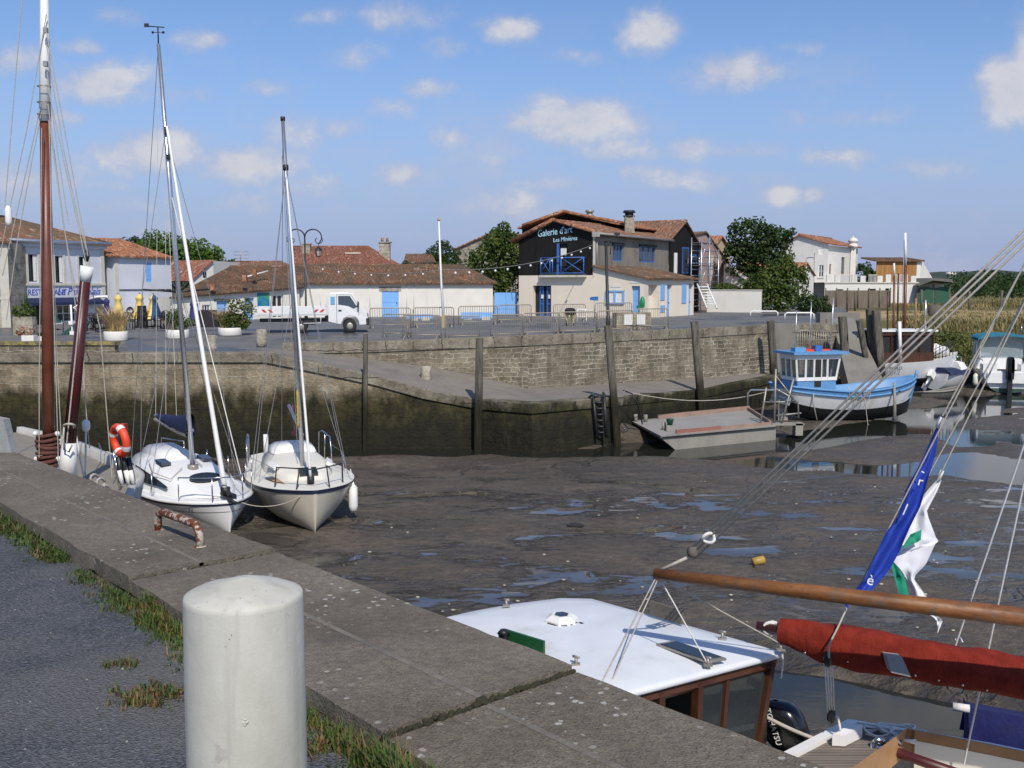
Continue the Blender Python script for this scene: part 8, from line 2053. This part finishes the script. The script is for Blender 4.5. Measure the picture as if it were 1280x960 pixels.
# ---- restaurant terrace: planters, parasols, tables
M['potwhite']=plain('white_concrete_pot',(.74,.72,.66),.7,.07,3,dirt=(.4,.38,.3),dirt_amt=.4)
M['grassgold']=leaf_mat('golden_grass',(.50,.36,.16),(.80,.62,.34))
def planter(px,yb,yt,wpx,label,plants,square=False):
    Y=2.65*F/(yb-HZ); c=XY(px,Y); c.z=gz(c.x,Y); ht=D(px,yt,Y).z-c.z; r_=wpx/2/F*Y
    pt=thing('planter',c,label,'planter',group='white planters on the restaurant terrace')
    mb=MB()
    if square: mb.box(c+up3*ht/2,(r_*2,r_*1.6,ht))
    else: mb.lathe([(r_*.94,0),(r_,ht*.1),(r_,ht*.93),(r_*.97,ht),(r_*.9,ht),(r_*.88,ht*.85)],c,24)
    mb.build('pot',M['potwhite'],pt)
    for kind,dx,h,n_ in plants:
        p=c+Vector((dx*r_,0,ht*.9)); mb=MB(); rg=random.Random(int(px*3+dx*7))
        if kind=='gold': blades(mb,p,n_,h,r_*.28,.022,rg,1.3); mb.build('ornamental_grass',M['grassgold'],pt,recalc=False)
        elif kind=='bush': 
            [leaves(mb,p+Vector((rg.gauss(0,.28*h),rg.gauss(0,.2*h),h*rg.uniform(.2,.85))),(h*.25,h*.22,h*.25),n_//5,.13,rg=rg) for _q in range(14)]; mb.build('shrub',M['leafolive'],pt,recalc=False)
        elif kind=='green': [leaves(mb,p+Vector((rg.gauss(0,.3*h),rg.gauss(0,.2*h),h*rg.uniform(.1,.9))),(h*.25,h*.22,h*.25),n_//4,.12,rg=rg) for _q in range(12)]; mb.build('shrub',M['leafmid'],pt,recalc=False)
        elif kind=='red': leaves(mb,p+up3*h*.4,(h*.9,h*.5,h*.4),n_,.11,rg=rg); mb.build('geranium',plain('dry_red_foliage',(.22,.09,.05),.8,.4,5),pt,recalc=False)
planter(142.5,427,414,29,'round white planter with golden grass left of the yellow parasols',[('gold',-.35,1.15,260),('gold',.45,1.0,200)])
planter(220,425,412,28,'round white planter with a green shrub right of the blue and yellow parasol',[('green',.1,.95,260),('gold',-.5,.7,80)])
planter(286,422.5,409.5,29,'round white planter with golden grass and an olive shrub near the truck tail',[('gold',-.45,1.0,240),('bush',.25,1.35,420),('green',1.0,.7,200)])
planter(34,432,419,15,'square white planter box on the parapet left of the red brown mast',[('red',-.8,.5,120)],True)
planter(52,431,420,10,'narrow white planter box hidden behind the red brown mast',[('green',0,.3,60)],True)
po=thing('terracotta_pot',D(28,412,50),'pale stone trough with green plants below the restaurant sign','planter'); c=XY(29,50.5); c.z=gz(0,50.5)
MB().box(c+up3*.45,(.95,.5,.9)).build('trough',M['palestone'],po); mb=MB(); leaves(mb,c+up3*1.15,(.6,.35,.35),260,.16); blades(mb,c+Vector((.1,0,.9)),30,1.3,.15,.02,rnd,.4); mb.build('shrub',M['leafmid'],po,recalc=False); po.name='stone_trough'
def parasol(px,yt,yb,Y,label,mats,wd=.30,flare=1.0,ybase=422):
    c=D(px,yb,Y); tpz=D(px,yt,Y).z; g=gz(0,Y); c.z=D(px,yb,Y).z
    p=thing('parasol',(c.x,Y,g),label,'parasol',group='closed parasols on the restaurant terrace')
    MB().tube([(c.x,Y,g),(c.x,Y,tpz+.08)],.03,6).build('pole',M['wood'],p)
    MB().lathe([(.28,0),(.28,.06),(.06,.1)],(c.x,Y,g),12).build('base',M['black'],p)
    n=12; hh=tpz-c.z; k0=len(mats)
    prof=[(.02,1.0),(.16,.88),(.17,.80),(.125,.76),(.17,.55),(.24,.28),(.33*flare,.02)]
    for mi in range(k0):
        mb=MB(); rows=[]
        seg=[-math.pi/2+2*math.pi*(mi+q/12)/k0 for q in range(13)]
        for r_,f in prof: rows.append([Vector((c.x+math.cos(a)*r_*wd/.3*(1+.22*math.sin(a*6)*(1-f)),Y+math.sin(a)*r_*wd/.3*(1+.22*math.sin(a*6)*(1-f)),c.z+hh*f+.04*math.sin(a*6)*(1-f))) for a in seg])
        mb.grid(rows); mb.build('canopy',mats[mi],p,recalc=False)
pbm=plain('parasol_navy',(.035,.03,.13),.8,.2,4)
parasol(134,372,404,56,'navy closed parasol flaring wide, leftmost of the row',[pbm],.30,1.5)
parasol(148.5,368,401,58,'pale yellow closed parasol between the navy one and the wall corner',[M['yellow']],.36,.8)
parasol(175.5,367.5,399,58,'pale yellow closed parasol standing alone before the grey wall',[M['yellow']],.42,1.15)
parasol(192.5,368,400,58,'closed parasol half yellow and half blue',[plain('parasol_blue',(.02,.07,.16),.8,.15),M['yellow'],plain('parasol_blue',(.02,.07,.16),.8,.15),M['yellow']][:2],.42,1.1)
parasol(241,376,404,60,'dark blue closed parasol half hidden by the white mast',[pbm],.26,1.1)
parasol(66,378,404,54.5,'green closed parasol in front of the restaurant window',[M['greencloth']],.30,1.3)
# black plastic chairs and tables
ch0=thing('terrace_chair',(0,0,0),'x','chair',group='black terrace chairs')
mb=MB(); mb.box((0,0,.44),(.44,.42,.04)); mb.build('seat',M['black'],ch0,local=True)
mb=MB(); mb.tube([(-.2,.2,.44),(-.22,.27,.85),(0,.29,.92),(.22,.27,.85),(.2,.2,.44)],.025,5)
for x in (-.1,0,.1): mb.tube([(x,.21,.46),(x,.28,.88)],.02,4)
mb.build('backrest',M['black'],ch0,local=True)
for x in (-.19,.19):
    for y in (-.18,.18): MB().tube([(x,y,.43),(x*1.12,y*1.15,0)],.022,5).build('leg',M['black'],ch0,local=True)
    MB().tube([(x*1.1,.22,.66),(x*1.15,-.18,.64),(x*1.05,-.18,.44)],.02,5).build('armrest',M['black'],ch0,local=True)
cs=[(112,53.5,.3,'black chair left of the golden planter, under the awning pole'),(118,54.5,-2.5,'black chair turned away beside the golden planter'),(106,55,1.2,'black chair seen behind the dark red spar'),(124,52.6,2.2,'black chair hidden partly by the golden planter'),
(160,55,.6,'black chair right behind the golden planter'),(167,57,-1.9,'black chair left of the lone yellow parasol'),(181,56,2.5,'black chair right of the lone yellow parasol'),(187,57.5,.2,'black chair under the half blue parasol'),(197,55.5,-.8,'black chair in front of the half blue parasol'),(204,57,1.8,'black chair left of the shrub planter'),(209,58.5,3.0,'rear black chair left of the shrub planter'),(82,53,.4,'black chair behind the red brown mast')]
for i,(px,Y,rz,lab) in enumerate(cs):
    o=ch0 if i==0 else dup(ch0); c=XY(px,Y); o.location=(c.x,Y,gz(0,Y)); o.rotation_euler=(0,0,rz); o['label']=lab
tb0=thing('terrace_table',(0,0,0),'x','table',group='dark terrace tables')
MB().lathe([(.42,.70),(.44,.72),(.42,.745)],(0,0,0),16).build('tabletop',M['black'],tb0,local=True); MB().tube([(0,0,.03),(0,0,.7)],.05,6).build('pedestal',M['black'],tb0,local=True); MB().lathe([(.28,0),(.26,.04),(.06,.06)],(0,0,0),12).build('foot',M['black'],tb0,local=True)
for i,(px,Y,lab) in enumerate(((175,58.2,'round dark table under the lone yellow parasol'),(193,58.2,'round dark table under the half blue parasol'),(115,55.5,'round dark table left of the navy parasol'),(205,56,'round dark table beside the shrub planter'))):
    o=tb0 if i==0 else dup(tb0); c=XY(px,Y); o.location=(c.x,Y+.1,gz(0,Y)); o['label']=lab
# dark bins / stacked covers behind the truck tail planter
for (px,Y,w_,h_,lab) in ((258,58,1.3,.95,'dark covered dining furniture stacked between the two right planters'),(176,57.3,.55,1.2,'dark covered grill standing below the lone yellow parasol')):
    c=XY(px,Y); c.z=gz(0,Y); k=thing('covered_furniture',c,lab,'furniture'); mb=MB()
    rows=[[c+Vector((math.cos(a)*w_*.5*(1-.25*f)*(1+.1*math.sin(a*5)),math.sin(a)*.5*(1-.3*f),h_*f)) for a in [6.2832*q/20 for q in range(21)]] for f in (0,.4,.8,.95,1.0)]; mb.grid(rows); mb.face(rows[-1][:-1]); mb.build('cover',M['darkcloth'],k)
gb=thing('covered_boat_trailer',XY(78,51.5),'dark green sloping cover stretched beside the restaurant door','cover'); gb.name='windbreak'
mb=MB(); a_,b_,c_,d_=D(66,425,51),D(103,398,51),D(106,405,51),D(92,425,51); mb.prism([a_,b_,c_,d_],(0,.6,0)); mb.build('canvas',M['greencloth'],gb)
wp_=thing('awning_pole',D(88,423,51),'thin white pole carrying white arms in front of the restaurant door','pole')
mb=MB(); mb.tube([D(91,428,51),D(88.5,381,51)],.05,6); mb.build('pole',M['whitepaint'],wp_)
mb=MB(); mb.tube([D(110,374,51.2),D(122,371,51.2),D(134,370.5,51.2),D(134.5,373,51.2)],.055,6); mb.tube([D(98,381,51),D(92,384.5,51),D(97,388,51)],.05,6); mb.build('arm',M['whitepaint'],wp_)
mb=MB()
for y_ in (403.5,416): mb.box(D(88+ (y_-400)*.12,y_,50.9),(.2,.06,.18))
mb.build('plate',M['whitepaint'],wp_)
# ---- litter on the mud
cn=thing('float',G(948,703,mudz(6.2,22)+.05),'small yellow float lying on the mud','float')
c=G(948,704,-3.2); c.z=mudz(c.x,c.y)+.09; mb=MB(); mb.lathe([(.05,-.14),(.09,-.12),(.09,.12),(.05,.14)],c,12,Euler((0,1.4,.2)).to_matrix()); mb.build('float_body',plain('yellow_plastic',(.40,.26,.05),.5,.15),cn)
for (px,py,lab,r_) in ((719,660,'dark stone lying on the mud right of a puddle',.22),):
    c=G(px,py,-3.3); c.z=mudz(c.x,c.y)+.03; s_=thing('stone',c,lab,'stone'); mb=MB(); mb.ball(c,(r_,r_*.5,r_*.3),10,6); mb.build('stone_body',M['interior'],s_)
mb=MB(); rg=random.Random(5)
for _ in range(70):
    px=rg.uniform(440,1200); py=rg.uniform(600,800); c=G(px,py,-3.3); c.z=mudz(c.x,c.y)+.015; r_=rg.uniform(.02,.05); mb.ball(c,(r_,r_*.7,r_*.4),6,4)
tag(mb.build('shell_litter',plain('pale_shells',(.42,.38,.30),.7,.3,9)),kind='stuff')
# ================================================================== VEGETATION
def cl(*a): return [((x,y,z),(rx,ry,rz)) for x,y,z,rx,ry,rz in a]
def base(px,Y): c=XY(px,Y); c.z=.2; return c
tree('broadleaf_tree',base(222,96),'bright green tree crown behind the grey house and white mast',cl((-1.2,0,5.6,2.6,2.2,1.7),(1.4,0,5.2,2.4,2,1.6),(3.2,0,3.9,1.7,1.8,1.5),(-3.2,.5,5.0,1.9,1.8,1.2),(.2,0,4.3,2.6,2,1.6)),6500,.30,M['leafbright'],'village trees')
tree('broadleaf_tree',base(172,104),'sparse darker tree showing above the orange roof on the left',cl((0,0,5.8,2.3,1.8,1.2),(-2.0,0,5.2,1.5,1.4,.9),(2.2,0,5.4,1.6,1.4,1.0)),2200,.26,M['leafdark'],'village trees')
tree('umbrella_pine',base(552.5,112),'dark rounded umbrella pine above the long roof',cl((0,0,5.6,1.75,1.5,1.2),(-.7,0,5.0,1.3,1.3,.8),(.7,0,5.0,1.3,1.3,.8)),3400,.22,M['leafdark'],'village trees')
tree('broadleaf_tree',base(508,100),'small dark bush tree left of the umbrella pine',cl((0,0,3.4,.9,.9,1.2),(.9,0,3.0,.8,.8,.9)),1500,.22,M['leafdark'],'village trees')
tree('broadleaf_tree',base(578,100),'low dark hedge tree right of the umbrella pine',cl((-1.6,0,3.4,1.6,1.2,1.2),(.6,0,3.5,1.6,1.2,1.2),(-2.6,0,3.2,1.2,1.2,1.1)),2600,.24,M['leafmid'],'village trees')
tree('broadleaf_tree',base(624,86),'dense dark tree between the long building and the gallery',cl((0,0,4.6,2.0,1.6,2.3),(-1.3,0,3.9,1.3,1.3,1.7),(1.2,0,5.0,1.2,1.3,1.8),(.8,0,2.6,1.5,1.3,1.8),(-.3,0,5.9,1.1,1.0,1.0)),6500,.25,M['leafmid'],'village trees')
tree('broadleaf_tree',base(944,96),'tall dark green tree right of the white garden wall',cl((-.6,0,6.4,2.2,1.9,2.0),(1.6,0,6.4,1.8,1.6,1.5),(-1.4,0,4.8,1.7,1.6,1.8),(.4,0,4.9,2.2,1.8,2.0)),6000,.30,M['leafdark'],'quayside trees')
tree('broadleaf_tree',base(972,90),'lower mid green tree in front of the tall dark tree',cl((0,0,2.9,1.9,1.7,1.8),(1.2,0,2.4,1.5,1.4,1.6),(-1.5,0,2.1,1.4,1.4,1.6),(-.2,0,1.2,2.2,1.6,1.2),(.5,0,3.9,1.2,1.2,.9)),6500,.24,M['leafmid'],'quayside trees')
tree('round_bush',base(1017.5,84),'small dark green bush left of the reed fence',cl((0,0,.7,1.2,1.0,.9),(.6,0,.5,.9,.9,.7),(-.5,0,.9,.8,.8,.7)),3000,.16,M['leafdark'],'quayside trees','bush',.08)
hb_=thing('hedge',base(905,92),'green hedge top showing above the white garden wall','hedge'); mb=MB(); leaves(mb,base(903,91)+up3*2.0,(1.3,.7,.6),900,.2); leaves(mb,base(912,91)+up3*1.9,(1.0,.7,.6),600,.2); mb.build('foliage',M['leafmid'],hb_,recalc=False)
tree('broadleaf_tree',base(1078,150),'dark tree top between the white house and the timber house',cl((0,0,3.6,1.8,1.5,1.6),(1.6,0,3.1,1.5,1.4,1.2)),1500,.34,M['leafdark'],'quayside trees')
# far trees on the plain
mb=MB(); rg=random.Random(9)
for _ in range(80):
    px=rg.uniform(1188,1480); Y=rg.uniform(260,420); s_=rg.uniform(.7,1.25); c=XY(px,Y); k=1 if px>1200 else .6
    leaves(mb,c+up3*(2.6*s_*k),(rg.uniform(4,8),3,3.2*s_*k),130,.95,rg=rg)
for _ in range(60):
    px=rg.uniform(-300,1180); Y=rg.uniform(300,420); c=XY(px,Y); leaves(mb,c+up3*2.2,(7,3,2.8),70,1.1,rg=rg)
for _ in range(30):
    px=rg.uniform(1186,1420); Y=rg.uniform(175,230); s_=rg.uniform(.5,1.0); c=XY(px,Y); leaves(mb,c+up3*(1.5*s_),(rg.uniform(2,4),2,2.2*s_),110,.6,rg=rg)
tag(mb.build('distant_trees',M['leafdark'],recalc=False),kind='stuff')
wt_=thing('water_tower',XY(1188,900),'tiny white water tower on the far wooded skyline','water tower'); c=XY(1188,900)
MB().lathe([(1.4,0),(1.2,9)],c,10).build('tower_shaft',M['render'],wt_); MB().lathe([(1.2,0),(4.2,1.6),(4.2,3.2),(1.0,3.8)],c+up3*8.6,14).build('tank',M['render'],wt_)
# rough grass and scrub
mb=MB(); md=MB(); rg=random.Random(4)
def fz(x,y): return fieldz(x,y)
for _ in range(5200):
    px=rg.uniform(1000,1330); Y=rg.uniform(108,136) if rg.random()<.85 else rg.uniform(132,190); c=XY(px,Y); c.z=.2 if Y<118 else .0; 
    if px<1040 and Y>100: continue
    hgt=.6+.4*noise.noise(Vector((c.x*.12,c.y*.12,0)))
    blades(mb if noise.noise(Vector((c.x*.1,c.y*.1,5)))+rg.uniform(-.4,.4)<.0 else md,c,4,max(.3,hgt),.45,.05,rg,.5)
for _ in range(2600):
    px=rg.uniform(1125,1330); Y=rg.uniform(61,72); c=XY(px,Y); c.z=fz(c.x,Y)-.05
    if c.z<-3.0: continue
    blades(mb if rg.random()<.6 else md,c,4,.35+.35*rg.random(),.4,.04,rg,.8)
M['reedgreen']=leaf_mat('field_grass',(.13,.14,.045),(.30,.28,.10)); M['reeddry']=leaf_mat('field_dry_grass',(.24,.19,.09),(.46,.37,.19))
for _ in range(1500):
    px=rg.uniform(1110,1330); Y=rg.uniform(72,106); c=XY(px,Y); c.z=fz(c.x,Y)-.03
    if noise.noise(Vector((c.x*.15,c.y*.1,2)))>-.05: blades(md if rg.random()<.6 else mb,c,4,.22,.4,.035,rg,.9)
tag(mb.build('field_grass',M['reedgreen'],recalc=False),kind='stuff'); tag(md.build('dry_field_grass',M['reeddry'],recalc=False),kind='stuff')
mb=MB(); rg=random.Random(14)
for _ in range(95):
    px=rg.uniform(1120,1340); Y=rg.uniform(62,68.5); c=XY(px,Y)
    lim=1180 if Y>74 else 1130
    if px<lim and rg.random()<.75: continue
    k=min(1,max(.25,(px-1120)/130)); c.z=fz(c.x,Y)
    if c.z<-3.1: continue
    leaves(mb,c+up3*.25*k,(rg.uniform(.9,1.8),.9,rg.uniform(.5,1.15)*k),230,.17,rg=rg)
tag(mb.build('bank_scrub',M['leafolive'],recalc=False),kind='stuff')
for (px,y0,y1,Y,lab) in ((1059,372,388,88,'thin black fence post in the rough grass'),(1069,366,386,96,'pale wooden fence post in the rough grass near the terrace'),(1152,362,384,92,'pale fence post in front of the green screens'),(1212,364,378,95,'fence post standing in the grass right of the straw strip'),(1250,363,383,86,'thick leaning fence post near the right edge')):
    a_,b_=D(px,y1,Y),D(px+(3 if px==1250 else 0),y0,Y); a_.z=min(a_.z,.1); p=thing('fence_post',a_,lab,'post',group='posts in the rough grass'); MB().tube([a_,b_],.10 if px!=1059 else .05,7).build('post_shaft',M['wood'] if px!=1059 else M['blackmetal'],p)
hbale=thing('tree_stump',D(1170,398,80),'dark round stump at the edge of the straw strip','stump'); c=XY(1170,80); c.z=fz(c.x,80); MB().lathe([(.6,-.2),(.55,.4),(.5,.8),(.1,.9)],c,10).build('stump_wood',M['wood'],hbale)
# ================================================================== SKY, LIGHT, CAMERA
SUN_EL=R(46); SUN_AZ=math.atan2(.24,-.97)     # azimuth measured from +Y towards +X
wd=bpy.data.worlds.new('World'); S.world=wd; wd.use_nodes=True; nt=wd.node_tree; nt.nodes.clear()
out=nt.nodes.new('ShaderNodeOutputWorld'); bg=nt.nodes.new('ShaderNodeBackground'); sky=nt.nodes.new('ShaderNodeTexSky')
sky.sky_type='NISHITA'; sky.sun_disc=False; sky.sun_elevation=SUN_EL; sky.sun_rotation=SUN_AZ; sky.altitude=0; sky.air_density=1.0; sky.dust_density=.55; sky.ozone_density=3.2
SKY_STR=.105
bg.inputs[1].default_value=SKY_STR
class WN(NT):
    def __init__(s,tree): s.t=tree; s.n=tree.nodes; s.l=tree.links; s.geo=None; s._tc=None
w_=WN(nt)
tc=nt.nodes.new('ShaderNodeTexCoord'); dirv=tc.outputs['Generated']
X_,Y_,Z_=w_.sep(dirv)
yy=w_.math('MAXIMUM',Y_,.04)
u_=w_.math('DIVIDE',X_,yy); v_=w_.math('DIVIDE',Z_,yy)
cv_=nt.nodes.new('ShaderNodeCombineXYZ'); nt.links.new(u_,cv_.inputs[0]); nt.links.new(v_,cv_.inputs[1])
nz=w_.noise(w_.mapv(cv_.outputs[0],(1,1.25,1)),13,8,.64,.15)
nz2=w_.noise(w_.mapv(cv_.outputs[0],(1,1.25,1),loc=(4,2,0)),42,6,.62)
n0=w_.math('SUBTRACT',nz,.5); n2=w_.math('SUBTRACT',nz2,.5)
def clouds(px,py,rx,ry):
    d=ray(px,py); return d.x/d.y,d.z/d.y,rx*1.22/F,ry*1.2/F
CL=[(120,105,60,28,1),(190,190,75,28,1),(75,150,40,16,.8),(20,75,50,20,.9),(95,60,36,14,.7),(150,20,40,14,.6),(400,20,40,14,.6),(330,110,40,14,.6),(540,110,34,14,.7),(720,70,40,14,.6),(800,215,50,14,.7),(430,160,40,16,.7),(560,60,30,14,.7),(700,230,60,14,.7),(930,190,60,14,.6),(1160,210,60,16,.6),(240,120,40,16,.6),(300,205,68,24,1),(365,165,45,26,.75),(255,50,32,14,.8),(500,18,50,18,.8),(640,36,36,18,.9),(815,40,40,24,1),(915,88,62,26,1),(1010,60,60,12,.5),(715,152,82,30,1.05),(770,188,60,18,.8),(502,218,30,17,.95),(570,175,32,20,.75),(610,200,30,14,.6),(860,185,35,18,.75),(635,258,70,26,.75),(860,225,150,14,.6),(978,244,26,13,1.05),(1020,244,22,11,.8),(1055,150,70,16,.7),(1050,195,48,14,.75),(1275,110,50,40,1.25),(1290,70,30,45,1.1),(1105,250,35,11,.5),(40,230,110,34,.65),(440,70,40,16,.55),(480,135,45,16,.55),(330,255,120,22,.5),(900,300,300,16,.35),(130,255,90,20,.5),(1230,25,25,12,.4),(380,240,50,22,.6),
    (-150,120,90,40,1),(-260,240,110,40,1),(1420,160,90,35,1),(1560,90,90,50,1),(-60,-160,130,60,1),(640,-180,160,50,1),(1150,-240,160,60,1)]
tot=None
for px,py,rx,ry,s_ in CL:
    a_,b_,ru,rv=clouds(px,py,rx,ry)
    du=w_.math('DIVIDE',w_.math('SUBTRACT',u_,a_),ru); dv=w_.math('DIVIDE',w_.math('SUBTRACT',v_,b_),rv)
    q=w_.math('ADD',w_.math('MULTIPLY',du,du),w_.math('MULTIPLY',dv,dv))
    g=w_.math('MULTIPLY',w_.math('POWER',2.718,w_.math('MULTIPLY',q,-.9)),s_)
    tot=g if tot is None else w_.math('MAXIMUM',tot,g)
dn_s=w_.math('ADD',w_.math('ADD',tot,w_.math('MULTIPLY',n0,1.5)),w_.math('MULTIPLY',n2,.45))
wisp=w_.math('MULTIPLY',w_.smooth(w_.math('ADD',w_.noise(w_.mapv(cv_.outputs[0],(1,1.7,1),loc=(7,3,0)),5.5,8,.66),w_.math('MULTIPLY',n2,.25)),.47,.74,0,.5),w_.smooth(v_,.30,.10)); dens_s=w_.math('MAXIMUM',w_.smooth(dn_s,.24,.98),wisp)
front=w_.smooth(Y_,.03,.15); dens_s=w_.math('MULTIPLY',w_.math('MULTIPLY',dens_s,front),.84)
bgc=nt.nodes.new('ShaderNodeBackground'); 
shade=w_.math('ADD',w_.math('MULTIPLY',n0,1.2),w_.math('MULTIPLY',dens_s,.9))
ccol=w_.ramp(shade,[(.15,(.56,.58,.72)),(.55,(.68,.68,.76)),(.95,(.86,.84,.85))]); nt.links.new(ccol,bgc.inputs[0]); bgc.inputs[1].default_value=.80
mx=nt.nodes.new('ShaderNodeMixShader'); 
haze_f=w_.smooth(v_,.26,-.01,.02,.9); bgh=nt.nodes.new('ShaderNodeBackground'); bgh.inputs[0].default_value=(.35,.42,.68,1); bgh.inputs[1].default_value=.86
mh_=nt.nodes.new('ShaderNodeMixShader'); nt.links.new(haze_f,mh_.inputs[0]); nt.links.new(bg.outputs[0],mh_.inputs[1]); nt.links.new(bgh.outputs[0],mh_.inputs[2])
nt.links.new(dens_s,mx.inputs[0]); nt.links.new(w_.mix(1.0,sky.outputs[0],(.87,.97,1.16),'MULTIPLY'),bg.inputs[0]); nt.links.new(mh_.outputs[0],mx.inputs[1]); nt.links.new(bgc.outputs[0],mx.inputs[2]); nt.links.new(mx.outputs[0],out.inputs[0])
ld=bpy.data.lights.new('sun','SUN'); ld.energy=3.7; ld.angle=R(.6); ld.color=(1,.93,.83)
sun=bpy.data.objects.new('sun',ld); COL.objects.link(sun)
sv=Vector((math.sin(SUN_AZ)*math.cos(SUN_EL),math.cos(SUN_AZ)*math.cos(SUN_EL),math.sin(SUN_EL)))
sun.rotation_euler=sv.to_track_quat('Z','Y').to_euler(); sun.location=(20,-30,60)
cam=bpy.data.cameras.new('camera'); co=bpy.data.objects.new('camera',cam); COL.objects.link(co)
co.location=(0,0,H); co.rotation_euler=(math.pi/2-PITCH,0,0); cam.sensor_width=36; cam.lens=F/1280*36; cam.clip_start=.05; cam.clip_end=9000
S.camera=co
S.view_settings.view_transform='Standard'; S.view_settings.look='None'; S.view_settings.exposure=.08; S.view_settings.gamma=1; S.view_settings.use_curve_mapping=False
S.render.engine='CYCLES'; S.cycles.max_bounces=6; S.cycles.transparent_max_bounces=6
